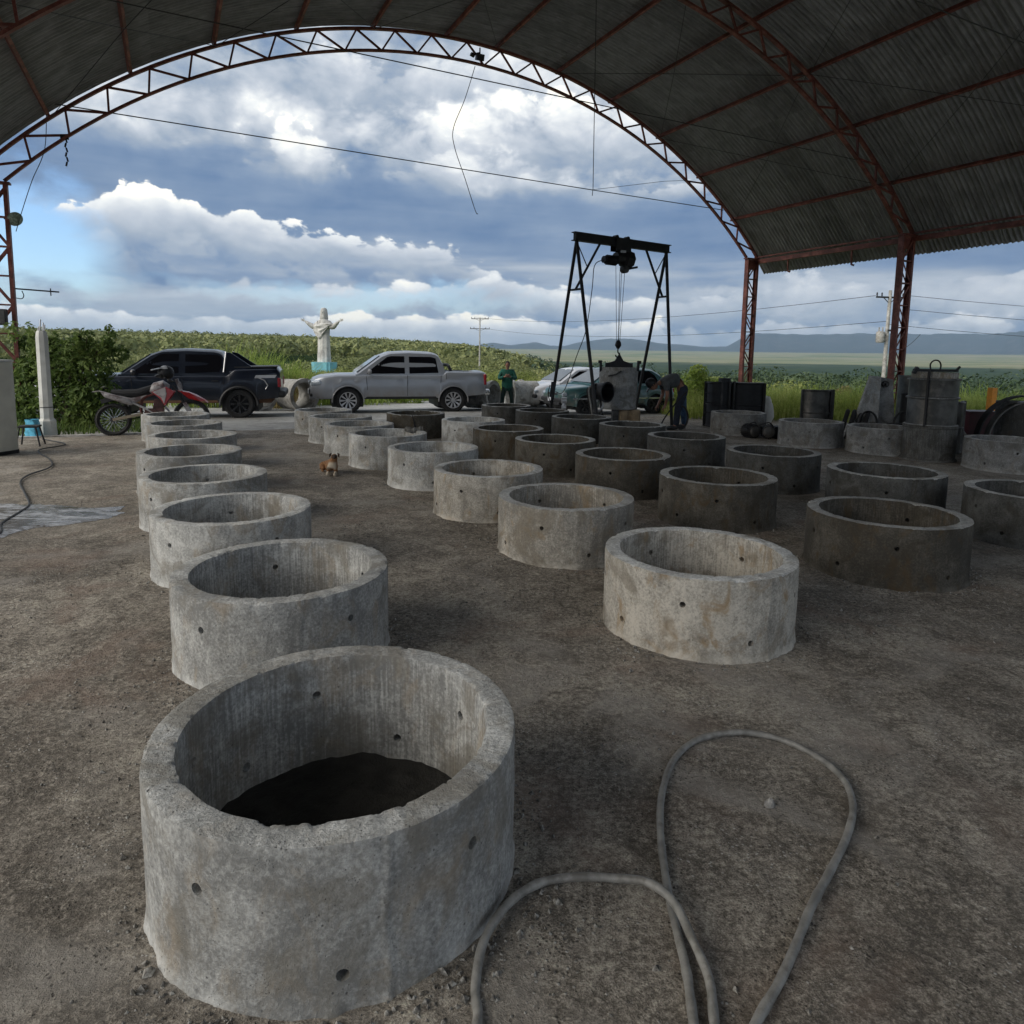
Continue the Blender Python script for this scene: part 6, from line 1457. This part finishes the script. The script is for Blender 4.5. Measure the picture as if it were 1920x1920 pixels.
def worker():
    x, y = 4.18, 15.95
    o = empty('person', (x, y, 0), 0, 'worker in blue jeans and grey shirt bending forward with a black hose in the hands', 'person'); o.scale = (1.08, 1.08, 1.08)
    N = {'hip': (0.08, 0.02, 0.90, 0.13, 0.11), 'wst': (-0.02, 0, 1.06, 0.12, 0.10), 'chest': (-0.26, -0.03, 1.09, 0.14, 0.12), 'neck': (-0.44, -0.05, 1.02, 0.055), 'nk2': (-0.50, -0.05, 0.98, 0.05)}
    E_ = [('hip', 'wst'), ('wst', 'chest'), ('chest', 'neck'), ('neck', 'nk2')]
    for s, p, hx in ((-1, 'N', -0.10), (1, 'F', 0.16)):
        N[p + 'sh'] = (-0.33, s * 0.17 - 0.02, 1.03, 0.055); N[p + 'el'] = (-0.30, s * 0.20, 0.76, 0.042); N[p + 'wr'] = (-0.36 - 0.06 * s, s * 0.08, 0.54, 0.028)
        E_ += [('chest', p + 'sh'), (p + 'sh', p + 'el'), (p + 'el', p + 'wr')]
        N[p + 'hp'] = (0.07, s * 0.09, 0.84, 0.09); N[p + 'kn'] = (hx * 0.7 + 0.02, s * 0.12, 0.46, 0.06); N[p + 'an'] = (hx + 0.02, s * 0.13, 0.08, 0.042); N[p + 'to'] = (hx - 0.13, s * 0.15, 0.035, 0.036)
        E_ += [('hip', p + 'hp'), (p + 'hp', p + 'kn'), (p + 'kn', p + 'an'), (p + 'an', p + 'to')]
        hand_nodes(N, E_, p + 'wr', N[p + 'wr'][:3], (-0.5, 0, -0.8), (0, 1, 0), (0.6, 0, -0.2), p)
    skinned('body', N, E_, SKIN, o)
    head_parts(o, (-0.60, -0.05, 0.97), (-0.45, 0, -0.89), (-0.89, 0, 0.45), hair=True)
    mb = MB()
    for k in range(1): pass
    c = Vector((-0.62, -0.05, 1.0)); up = Vector((-0.89, 0, 0.45)); fw = Vector((-0.45, 0, -0.89)); rt = Vector((0, 1, 0)); rows = []
    for i in range(8):
        t = math.pi * 0.55 * i / 7; rows.append([c + rt * 0.10 * math.sin(t) * math.cos(a) + fw * 0.12 * math.sin(t) * math.sin(a) + up * 0.135 * math.cos(t) for a in np.linspace(0, 2 * math.pi, 22)])
    mb.grid(rows); mb.slab([c + fw * 0.09 + rt * -0.08, c + fw * 0.20 + rt * -0.06, c + fw * 0.22, c + fw * 0.20 + rt * 0.06, c + fw * 0.09 + rt * 0.08], up * 0.012); mb.build('cap', MT['black_steel'], o, True)
    gs = plain('grey_shirt', (0.075, 0.082, 0.085), 0.9, 0, 0.25, 9, 0.3); jn = plain('blue_jeans', (0.045, 0.085, 0.15), 0.9, 0, 0.4, 9, 0.3); dj = plain('dark_jeans', (0.018, 0.024, 0.04), 0.9, 0, 0.4, 9, 0.3)
    N = {'w': (0.0, 0, 1.06, 0.16, 0.15), 'm': (-0.12, -0.01, 1.08, 0.21, 0.20), 'c': (-0.28, -0.03, 1.05, 0.225, 0.21), 'n': (-0.43, -0.05, 1.01, 0.10, 0.09)}; E_ = [('w', 'm'), ('m', 'c'), ('c', 'n')]
    for s, p in ((-1, 'N'), (1, 'F')): N[p + 's'] = (-0.33, s * 0.18 - 0.02, 1.02, 0.08); N[p + 'e'] = (-0.31, s * 0.20, 0.84, 0.065); E_ += [('c', p + 's'), (p + 's', p + 'e')]
    skinned('shirt', N, E_, gs, o)
    for s, p, hx, mt in ((-1, 'N', -0.10, dj), (1, 'F', 0.16, jn)):
        N = {'b': (0.06, s * 0.03, 1.0, 0.12, 0.10), 'h': (0.08, s * 0.08, 0.84, 0.115), 'k': (hx * 0.7 + 0.03, s * 0.12, 0.46, 0.082), 'a': (hx + 0.03, s * 0.13, 0.07, 0.068)}
        skinned('trouser_leg', N, [('b', 'h'), ('h', 'k'), ('k', 'a')], mt, o)
        mb = MB(); mb.tube([(hx + 0.05, s * 0.13, 0.05), (hx - 0.04, s * 0.14, 0.05), (hx - 0.17, s * 0.15, 0.035)], [0.045, 0.052, 0.04], 10); mb.build('boot', MT['trim'], o, True)
    mb = MB(); mb.tube([(0.04 + 0.13 * math.cos(a) * 0.35, 0.14 * math.sin(a), 1.03 - 0.10 * math.cos(a) * 0.8) for a in np.linspace(0, 2 * math.pi, 19)[:-1]], 0.018, 6, True); mb.build('belt', plain('brown_leather', (0.12, 0.05, 0.025), 0.6), o, True)
    mb = MB(); mb.tube(bezier_pts([(3.70, 15.7, 0.02), (3.80, 15.80, 0.22), (4.0, 15.82, 0.52), (4.20, 15.72, 0.80), (4.30, 15.66, 0.92)], 6), 0.016, 8)
    q = mb.build('air_hose', MT['rubber'], None, True); tag(q, 'black hose running diagonally across the legs of the bending worker', 'hose')
    mb = MB(); mb.tube([(4.19 + 0.17 * math.cos(a), 15.74, 0.30 + 0.27 * math.sin(a)) for a in np.linspace(-1.7, 1.5, 22)], 0.022, 8)
    q = mb.build('hose_loop', MT['rubber'], None, True); tag(q, 'black hose loop hanging between the legs of the bending worker', 'hose')
worker()
def dog():
    o = empty('dog', (-2.40, 9.42, 0.005), R(0), 'small tan and white dog lying on the floor and facing the camera', 'dog')
    # body runs from back left to front right; head up
    N = {'rump': (-0.13, 0.20, 0.085, 0.085, 0.085), 'loin': (-0.07, 0.12, 0.105, 0.075, 0.085), 'rib': (-0.01, 0.04, 0.115, 0.075, 0.095), 'chest': (0.035, -0.04, 0.125, 0.062, 0.085), 'nk': (0.05, -0.075, 0.21, 0.045), 'hd': (0.060, -0.09, 0.275, 0.050, 0.048), 'mz': (0.075, -0.145, 0.262, 0.027), 'ns': (0.085, -0.185, 0.252, 0.018)}
    E_ = [('rump', 'loin'), ('loin', 'rib'), ('rib', 'chest'), ('chest', 'nk'), ('nk', 'hd'), ('hd', 'mz'), ('mz', 'ns')]
    for s, p in ((-1, 'L'), (1, 'R')):
        N[p + 'sh'] = (0.02 + s * 0.045, -0.06, 0.10, 0.035); N[p + 'el'] = (0.01 + s * 0.055, -0.04, 0.035, 0.024); N[p + 'wr'] = (0.03 + s * 0.05, -0.17, 0.020, 0.018); N[p + 'pw'] = (0.035 + s * 0.052, -0.215, 0.016, 0.020)
        E_ += [('chest', p + 'sh'), (p + 'sh', p + 'el'), (p + 'el', p + 'wr'), (p + 'wr', p + 'pw')]
        N[p + 'th'] = (-0.12 + s * 0.06, 0.17, 0.075, 0.055); N[p + 'kn'] = (-0.05 + s * 0.085, 0.08, 0.050, 0.030); N[p + 'hk'] = (-0.10 + s * 0.095, 0.18, 0.022, 0.018); N[p + 'hp'] = (-0.05 + s * 0.10, 0.10, 0.014, 0.018)
        E_ += [('rump', p + 'th'), (p + 'th', p + 'kn'), (p + 'kn', p + 'hk'), (p + 'hk', p + 'hp')]
    N['t1'] = (-0.19, 0.27, 0.05, 0.022); N['t2'] = (-0.25, 0.26, 0.02, 0.014); E_ += [('rump', 't1'), ('t1', 't2')]
    m, nt, b, oc = newmat('dog_fur'); sp = nt.nodes.new('ShaderNodeSeparateXYZ'); nt.links.new(oc, sp.inputs[0]); x, y, z = (X(nt, sp.outputs[i]) for i in range(3))
    n = noise(nt, oc, 30, 5, 0.6); c = n.sm(0.3, 0.7).ramp([(0, (0.17, 0.075, 0.03)), (1, (0.32, 0.17, 0.075))])
    wht = (0.55, 0.48, 0.38)
    c = mixc(nt, ((y * -1.0).sm(0.065, 0.10) * z.sm(0.20, 0.15)).sat(), c, wht)                 # chest and forelegs
    c = mixc(nt, ((z - 0.295 + (n - 0.5) * 0.02).sm(-0.004, 0.008)), c, (0.42, 0.36, 0.26))     # pale crown
    face = ((y * -1.0).sm(0.10, 0.13) * z.sm(0.22, 0.24) * z.sm(0.30, 0.285))
    c = mixc(nt, face, c, (0.035, 0.022, 0.015))
    setc(nt, b, c); b.inputs['Roughness'].default_value = 0.85; bump(nt, b, noise(nt, oc, 160, 3, 0.6), 0.5, 0.004)
    skinned('body', N, E_, m, o)
    for s in (-1, 1):
        mb = MB(); mb.slab([(0.06 + s * 0.038, -0.085, 0.312), (0.06 + s * 0.072, -0.095, 0.295), (0.06 + s * 0.070, -0.108, 0.245), (0.06 + s * 0.050, -0.10, 0.265)], (0, 0.012, 0)); mb.build('ear', plain('dark_ear', (0.04, 0.022, 0.015), 0.85), o, True)
dog()
# ------------------------------------------------------------------ plants
def leafmat(name, dark, mid, light, trans=0.35, s1=1.6, s2=9):
    m = bpy.data.materials.new(name); m.use_nodes = True; nt = m.node_tree; nt.nodes.clear()
    out = nt.nodes.new('ShaderNodeOutputMaterial'); tc = nt.nodes.new('ShaderNodeTexCoord'); oc = tc.outputs['Object']
    n = noise(nt, oc, s1, 5, 0.65) * 0.6 + noise(nt, oc, s2, 4, 0.7, off=(3, 1, 5)) * 0.5
    col = n.sm(0.36, 0.74).ramp([(0, dark), (0.5, mid), (1, light)])
    d = nt.nodes.new('ShaderNodeBsdfPrincipled'); d.inputs['Roughness'].default_value = 0.6; d.inputs['Specular IOR Level'].default_value = 0.25; nt.links.new(col, d.inputs['Base Color'])
    t = nt.nodes.new('ShaderNodeBsdfTranslucent'); nt.links.new(col, t.inputs['Color'])
    mx = nt.nodes.new('ShaderNodeMixShader'); mx.inputs[0].default_value = trans
    nt.links.new(d.outputs[0], mx.inputs[1]); nt.links.new(t.outputs[0], mx.inputs[2]); nt.links.new(mx.outputs[0], out.inputs[0]); return m
MT['leaf'] = leafmat('shrub_leaves', (0.035, 0.07, 0.014), (0.11, 0.17, 0.038), (0.26, 0.33, 0.10), 0.4)
MT['leaf_far'] = leafmat('woodland_leaves', (0.075, 0.095, 0.034), (0.20, 0.225, 0.08), (0.38, 0.38, 0.17), 0.2, 0.022, 0.35)
MT['leaf_valley'] = leafmat('valley_leaves', (0.020, 0.042, 0.024), (0.055, 0.088, 0.045), (0.11, 0.15, 0.07), 0.2, 0.05, 0.6)
MT['scrub'] = leafmat('scrub_leaves', (0.09, 0.125, 0.028), (0.22, 0.26, 0.07), (0.42, 0.42, 0.17), 0.35, 0.3, 2.5)
MT['grass'] = leafmat('grass_blades', (0.15, 0.20, 0.035), (0.32, 0.38, 0.085), (0.56, 0.55, 0.21), 0.5)
MT['cane'] = leafmat('cane_leaves', (0.09, 0.15, 0.028), (0.26, 0.35, 0.07), (0.50, 0.56, 0.18), 0.5)
MT['drygrass'] = leafmat('dry_grass', (0.15, 0.12, 0.05), (0.27, 0.21, 0.10), (0.38, 0.31, 0.17), 0.4)
MT['bark'] = plain('bark', (0.10, 0.075, 0.05), 0.9, 0, 0.3, 12, 0.4)
def leaf_cloud(centres, radii, n, size, seed, up_bias=0.3):
    """n leaves (folded quads) spread in ellipsoid clumps; returns V, F"""
    rg = np.random.default_rng(seed); centres = np.array(centres, float); radii = np.array(radii, float)
    w = radii.prod(1) ** (2 / 3); k = rg.choice(len(centres), n, p=w / w.sum())
    d = rg.normal(size=(n, 3)); d /= np.linalg.norm(d, axis=1)[:, None]; r = rg.uniform(0.35, 1, n) ** 0.5
    P = centres[k] + d * r[:, None] * radii[k] + rg.normal(0, 0.02, (n, 3))
    nrm = d + np.array([0, 0, up_bias]) + rg.normal(0, 0.6, (n, 3)); nrm /= np.linalg.norm(nrm, axis=1)[:, None]
    a = np.cross(nrm, rg.normal(size=(n, 3))); a /= np.linalg.norm(a, axis=1)[:, None]; b = np.cross(nrm, a)
    s = size * rg.uniform(0.55, 1.3, n)[:, None]
    v0, v1, v2, v3 = P - a * s, P + b * s * 0.42 + nrm * s * 0.12, P + a * s, P - b * s * 0.42 + nrm * s * 0.12
    V = np.stack([v0, v1, v2, v3], 1).reshape(-1, 3); Fq = np.arange(4 * n).reshape(-1, 4); return V, Fq
def blades(P, h, w, lean, seed, seg=3):
    rg = np.random.default_rng(seed); n = len(P); a = rg.uniform(0, 2 * np.pi, n); fx, fy = np.cos(a), np.sin(a)
    t = np.linspace(0, 1, seg + 1); V = []
    px, py = -fy, fx
    for ti in t:
        x = P[:, 0] + fx * lean * h * ti ** 2; y = P[:, 1] + fy * lean * h * ti ** 2; z = P[:, 2] + h * (ti - 0.35 * np.minimum(lean, 1.2) * ti ** 2.5)
        ww = w * (1 - ti ** 1.6) + 0.001
        V.append(np.stack([x - px * ww, y - py * ww, z], -1)); V.append(np.stack([x + px * ww, y + py * ww, z], -1))
    V = np.stack(V, 1); m = 2 * (seg + 1); base = np.arange(n)[:, None] * m
    F = np.concatenate([np.stack([base[:, 0] + 2 * k, base[:, 0] + 2 * k + 1, base[:, 0] + 2 * k + 3, base[:, 0] + 2 * k + 2], -1) for k in range(seg)])
    return V.reshape(-1, 3), F
def shrub(name, loc, clumps, n, size, seed, lab, mat='leaf', trunk_h=0.8, stems=7, cat='shrub', group=None):
    o = empty(name, loc, 0, lab, cat, group)
    c = [q[:3] for q in clumps]; r = [q[3:] for q in clumps]
    V, F = leaf_cloud(c, r, n, size, seed); link('foliage', mesh_np('foliage', V, F, False), MT[mat], o)
    rn = random.Random(seed); mb = MB()
    for k in range(stems):
        q = c[k % len(c)]; b = (rn.uniform(-0.15, 0.15), rn.uniform(-0.12, 0.12), -0.05)
        mb.tube(bezier_pts([b, (b[0] + (q[0] - b[0]) * 0.3, b[1] + (q[1] - b[1]) * 0.3, q[2] * 0.45), (q[0] * 0.8, q[1] * 0.8, q[2] * 0.85), (q[0], q[1], q[2] + r[k % len(c)][2] * 0.5)], 3), [0.035, 0.032, 0.03, 0.027, 0.024, 0.022, 0.018, 0.014, 0.010, 0.006], 6)
    mb.build('stems', MT['bark'], o, True); return o
def plants():
    rn = random.Random(11)
    cl = [(0, 0, 0.55, 0.75, 0.6, 0.6), (-0.75, 0.1, 0.9, 0.6, 0.5, 0.55), (0.6, 0.0, 0.7, 0.5, 0.5, 0.5), (-0.2, 0, 1.35, 0.65, 0.5, 0.45), (0.45, 0.1, 1.35, 0.50, 0.45, 0.40), (-0.55, 0, 1.75, 0.30, 0.3, 0.30), (0.45, 0, 1.80, 0.22, 0.2, 0.40), (0.95, 0.0, 2.05, 0.10, 0.1, 0.25), (0.7, 0, 1.75, 0.2, 0.15, 0.2), (-1.15, 0, 0.5, 0.4, 0.35, 0.5), (0.62, -0.1, 0.35, 0.5, 0.35, 0.35), (-1.2, 0.3, 1.2, 0.35, 0.3, 0.35), (0.2, -0.1, 1.75, 0.3, 0.25, 0.25)]
    cl += [(rn.uniform(-1.3, 0.9), rn.uniform(-0.4, 0.4), rn.uniform(0.3, 1.9), 0.22, 0.2, 0.2) for _ in range(14)]
    cl += [(rn.uniform(-1.2, 0.9), rn.uniform(-0.3, 0.3), rn.uniform(1.8, 2.15), 0.08, 0.08, 0.22) for _ in range(9)]
    shrub('leafy_shrub', (-9.45, 14.7, -0.05), cl, 9500, 0.070, 3, 'big dense dark green shrub growing between the white post and the motorcycle', stems=14)
    def cane(loc, n, h, rad, seed, lab, mat='cane', lean=0.75, w=0.018):
        o = empty('cane_grass', loc, 0, lab, 'grass clump', 'clumps of tall cane grass')
        rg = np.random.default_rng(seed); P = np.c_[rg.normal(0, rad, n), rg.normal(0, rad * 0.7, n), np.full(n, -0.1)]
        z = rg.uniform(0, 0.45, n) * h; P[:, 2] = z - 0.1
        V, F = blades(P, rg.uniform(0.45, 1.0, n) * h * (1 - 0.35 * z / h), np.full(n, w), rg.uniform(0.25, lean * 1.3, n), seed, 4); link('leaves', mesh_np('leaves', V, F, False), MT[mat], o)
        mb = MB(); [mb.tube([(rg.normal(0, rad), rg.normal(0, rad * .7), -0.1), (rg.normal(0, rad * 1.2), rg.normal(0, rad), h * 0.6)], 0.012, 5) for _ in range(14)]; mb.build('stalks', MT['cane'], o, True)
        return o
    cane((-9.1, 24.2, -0.55), 900, 2.5, 0.55, 1, 'tall fresh green cane grass arching behind the dark blue pickup')
    cane((-8.1, 25.2, -0.6), 600, 2.1, 0.5, 2, 'cane grass clump just right of the dark pickup bed')
    cane((-10.9, 24.0, -0.6), 420, 1.9, 0.6, 12, 'lower cane grass seen over the roof of the dark blue pickup')
    cane((-6.2, 26.0, -0.7), 520, 1.5, 0.7, 4, 'green clump left of the statue pedestal, above the lying pipe')
    shrub('low_bush', (-5.6, 27.5, -0.8), [(0, 0, 0.7, 0.9, 0.5, 0.55), (0.9, 0, 0.6, 0.8, 0.5, 0.5), (-0.8, 0, 0.6, 0.6, 0.5, 0.5), (1.8, 0, 0.7, 0.7, 0.5, 0.55)], 3800, 0.07, 21, 'yellow green low bush in front of the statue pedestal', 'cane')
    shrub('low_bush', (-2.6, 29.5, -0.9), [(0, 0, 0.8, 1.1, 0.5, 0.6), (-1.6, 0, 0.7, 0.9, 0.5, 0.5), (1.3, 0, 0.7, 0.9, 0.5, 0.5), (2.6, 0, 0.5, 0.8, 0.4, 0.4)], 3600, 0.08, 22, 'low green bush seen over the bed of the silver pickup', 'cane')
    cane((-7.4, 23.6, -0.5), 260, 1.5, 0.45, 31, 'reddish dry tufts standing left of the statue pedestal', 'drygrass')
    # right: bright bush, yellow green clumps
    shrub('round_bush', (6.9, 24.2, -0.7), [(0, 0, 1.35, 0.75, 0.55, 0.55), (-0.75, 0, 1.1, 0.55, 0.5, 0.45), (0.75, 0, 1.25, 0.6, 0.5, 0.45), (-1.3, 0, 0.85, 0.4, 0.4, 0.35), (0.1, 0, 1.85, 0.35, 0.3, 0.28), (1.3, 0, 0.9, 0.4, 0.4, 0.4), (0.2, 0, 0.7, 1.0, 0.5, 0.5)], 6500, 0.075, 8, 'bright green rounded bush left of the far right steel column', 'cane')
    cane((8.7, 23.0, -0.9), 420, 1.9, 0.40, 41, 'yellow green clump right of the far right steel column')
    cane((10.3, 22.6, -1.0), 520, 1.95, 0.45, 42, 'pointed yellow green clump above the white sack')
    cane((12.4, 22.3, -1.1), 800, 2.25, 0.75, 43, 'arching cane clump above the lone mould shell')
    cane((13.3, 22.9, -1.1), 600, 2.1, 0.6, 44, 'arching cane clump left of the leaning concrete slabs')
    cane((15.9, 22.4, -1.2), 700, 2.2, 0.7, 45, 'bright cane clump between the near right column and the stacked mould')
    cane((14.2, 17.9, -0.6), 520, 1.75, 0.5, 46, 'bright cane clump right of the tall stacked mould')
    shrub('dry_bush', (13.9, 28.0, -2.4), [(0, 0, 1.9, 0.75, 0.6, 0.8), (0.3, 0, 2.6, 0.45, 0.4, 0.4)], 2600, 0.09, 47, 'brownish dry bush behind the cane clumps at the right', 'drygrass')
    shrub('broad_leaf_bush', (17.6, 21.5, -1.6), [(0, 0, 1.9, 1.1, 0.7, 0.7), (1.3, 0, 2.1, 1.0, 0.7, 0.8), (-1.0, 0, 1.6, 0.7, 0.5, 0.5), (2.5, 0, 1.8, 0.9, 0.7, 0.9)], 3800, 0.13, 48, 'dark blue green broad leaved bush behind the orange post', 'leaf_valley')
    # grass on the bank: uncountable
    rg = np.random.default_rng(5); n = 26000
    # region A: right of the slab ; region B: strip beyond the yard
    s = np.concatenate([rg.uniform(-16, 8, n // 2), rg.uniform(9.5, 17, n - n // 2)]); t = np.concatenate([22.6 + rg.gamma(1.6, 1.9, n // 2), rg.uniform(-4, 26, n - n // 2)])
    x = SH_P.x + SA.x * s + SB.x * t; y = SH_P.y + SA.y * s + SB.y * t; r = np.hypot(x, y); ok = (y > 9) & (np.abs(x) < 0.95 * y)
    # extra grass just right of the slab, where the floor ends
    s2 = rg.uniform(-13, 2, 9000); t2 = 20.4 + rg.uniform(0, 1, 9000) ** 1.5 * 2.4 + 0.0
    # between the worker and the right moulds the grass comes closer
    x2 = rg.uniform(4.9, 15, 9000); y2 = 18.6 + rg.uniform(0, 1, 9000) * 4.0 - 0.10 * (x2 - 5) ; ok2 = np.ones(9000, bool)
    X_ = np.r_[x[ok], x2[ok2]]; Y_ = np.r_[y[ok], y2[ok2]]
    Z_ = ground_z(X_, Y_)
    cl = fbm(np.c_[X_ * 0.7, Y_ * 0.7, 0 * X_], 3); hgt = (0.35 + 0.95 * sstep(0.35, 0.65, cl)) * rg.uniform(0.5, 1.05, len(X_)); hgt = np.where(np.arange(len(X_)) < ok.sum(), hgt * 0.9, hgt * 0.8)
    V, F = blades(np.c_[X_, Y_, Z_ - 0.03], hgt, np.full(len(X_), 0.011), rg.uniform(0.1, 0.8, len(X_)), 6, 3)
    tag(link('tall_grass', mesh_np('tall_grass', V, F, False), MT['grass']), 'tall yellow green grass growing along the bank beyond the shed', 'grass', kind='stuff')
    # short weeds left along the kerb
    n = 3500; s = rg.uniform(-2.3, 1.2, n); t = rg.uniform(-3.5, 3.0, n); x = SH_P.x + SA.x * s + SB.x * t; y = SH_P.y + SA.y * s + SB.y * t
    V, F = blades(np.c_[x, y, ground_z(x, y)], rg.uniform(0.08, 0.35, n), np.full(n, 0.009), rg.uniform(0.2, 0.9, n), 16, 2)
    tag(link('weeds', mesh_np('weeds', V, F, False), MT['leaf']), 'short green weeds along the kerb at the left edge of the slab', 'weeds', kind='stuff')
def ground_z(x, y):
    x, y = np.asarray(x, float), np.asarray(y, float); r = np.hypot(x, y); az = np.degrees(np.arctan2(x, y))
    b = 1 - sstep(26, 44, r); tz = hill_h(az, np.maximum(r, 26)) * (1 - b) + (yard_z(x, y) - 0.1) * b
    return np.where(r < 33, yard_z(x, y) - 0.05 * (r > 26), tz)
plants()
def woodland():
    # leaf quads clumped on lumpy crowns, one object each: far-off wood
    def wood(name, n, azr, rr, hr, mat, lab, seed, leaves=34, cover=0.4, rpow=1.0, ls=0.34):
        rg = np.random.default_rng(seed)
        az = rg.uniform(*azr, n * 3); r = rr[0] + (rr[1] - rr[0]) * rg.uniform(0, 1, n * 3) ** rpow
        x, y = r * np.sin(np.radians(az)), r * np.cos(np.radians(az)); c = fbm(np.c_[x / 60, y / 60, 0 * x], 4)
        ok = np.where(c > cover)[0][:n]; x, y, r, az = x[ok], y[ok], r[ok], az[ok]; z = ground_z(x, y)
        H = rg.uniform(*hr, len(x)) * (1 + 0.3 * (rg.random(len(x)) < 0.06))
        cap = np.interp(az, [-45, -12, -6, 0, 4, 12, 46], [1.25, 1.15, 0.95, 0.55, 0.15, -0.25, -0.15])
        cap = cap if rr[0] > 60 else np.full(len(az), -1.45)
        lim = 1.73 + r * np.tan(np.radians(cap + np.where(rg.random(len(r)) < 0.12, rg.uniform(0.05, 0.30, len(r)), 0))) - z; ok = lim > hr[0] * 0.35
        x, y, r, z, H, lim = x[ok], y[ok], r[ok], z[ok], H[ok], lim[ok]; H = np.minimum(H, lim * rg.uniform(0.8, 1.0, len(lim))); W = H * rg.uniform(0.42, 0.68, len(x))
        m = len(x); d = rg.normal(size=(m, leaves, 3)); d[..., 2] = np.abs(d[..., 2]) * 0.9 - 0.25; d /= np.linalg.norm(d, axis=2)[..., None]
        lump = 0.62 + 0.6 * vnoise((d * 2.1 + np.arange(m)[:, None, None] * 3.3).reshape(-1, 3)).reshape(m, leaves)
        P = np.stack([x, y, z + H * 0.50], -1)[:, None] + d * lump[..., None] * np.stack([W, W, H * 0.5], -1)[:, None]
        nr = d + rg.normal(0, 0.45, d.shape); nr /= np.linalg.norm(nr, axis=2)[..., None]
        a = np.cross(nr, rg.normal(size=nr.shape)); a /= np.linalg.norm(a, axis=2)[..., None]; b = np.cross(nr, a)
        s = (W[:, None] * rg.uniform(0.6, 1.4, (m, leaves)) * ls)[..., None]
        V = np.stack([P - a * s, P + b * s * 0.6, P + a * s, P - b * s * 0.6], 2).reshape(-1, 3)
        tag(link(name, mesh_np(name, V, np.arange(len(V)).reshape(-1, 4), False), MT[mat]), lab, 'woodland', kind='stuff')
    wood('hillside_wood', 8000, (-44, 14), (230, 880), (3.5, 7.5), 'leaf_far', 'mixed green woodland covering the low hillside at the left', 1, 30, 0.30, 0.9, 0.25)
    wood('slope_wood', 620, (-44, 16), (95, 240), (2.5, 4.5), 'leaf_far', 'nearer green trees at the foot of the left hillside', 4, 480, 0.40, 0.9, 0.075)
    wood('valley_wood', 6000, (2, 46), (220, 1700), (5.0, 9.0), 'leaf_valley', 'dark green woodland filling the valley on the right', 2, 34, 0.30, 0.8, 0.24)
    wood('valley_edge_wood', 480, (6, 46), (70, 230), (3.0, 5.5), 'leaf_valley', 'dark leafy trees at the near edge of the valley', 5, 640, 0.36, 0.9, 0.062)
    wood('near_scrub', 520, (-38, 24), (36, 85), (1.0, 2.2), 'scrub', 'scrubby yellow green bushes on the slope just beyond the yard', 3, 380, 0.42, 1.0, 0.075)
woodland()
def haze():
    me = MB().box((0, 0, 0), (2, 2, 2)).mesh('haze'); o = bpy.data.objects.new('haze', me); C.objects.link(o)
    z0, z1 = -75.0, 420.0; o.location = (0, 0, (z0 + z1) / 2); o.scale = (17500, 17500, (z1 - z0) / 2)
    m = bpy.data.materials.new('haze'); m.use_nodes = True; nt = m.node_tree; nt.nodes.clear()
    out = nt.nodes.new('ShaderNodeOutputMaterial'); v = nt.nodes.new('ShaderNodeVolumePrincipled'); v.inputs['Color'].default_value = (0.60, 0.79, 1.0, 1); v.inputs['Density'].default_value = HAZE; v.inputs['Anisotropy'].default_value = 0.2
    nt.links.new(v.outputs[0], out.inputs['Volume']); me.materials.append(m); tag(o, 'thin bluish air haze over the countryside', 'haze', kind='stuff')
HAZE = 6.5e-5
haze()
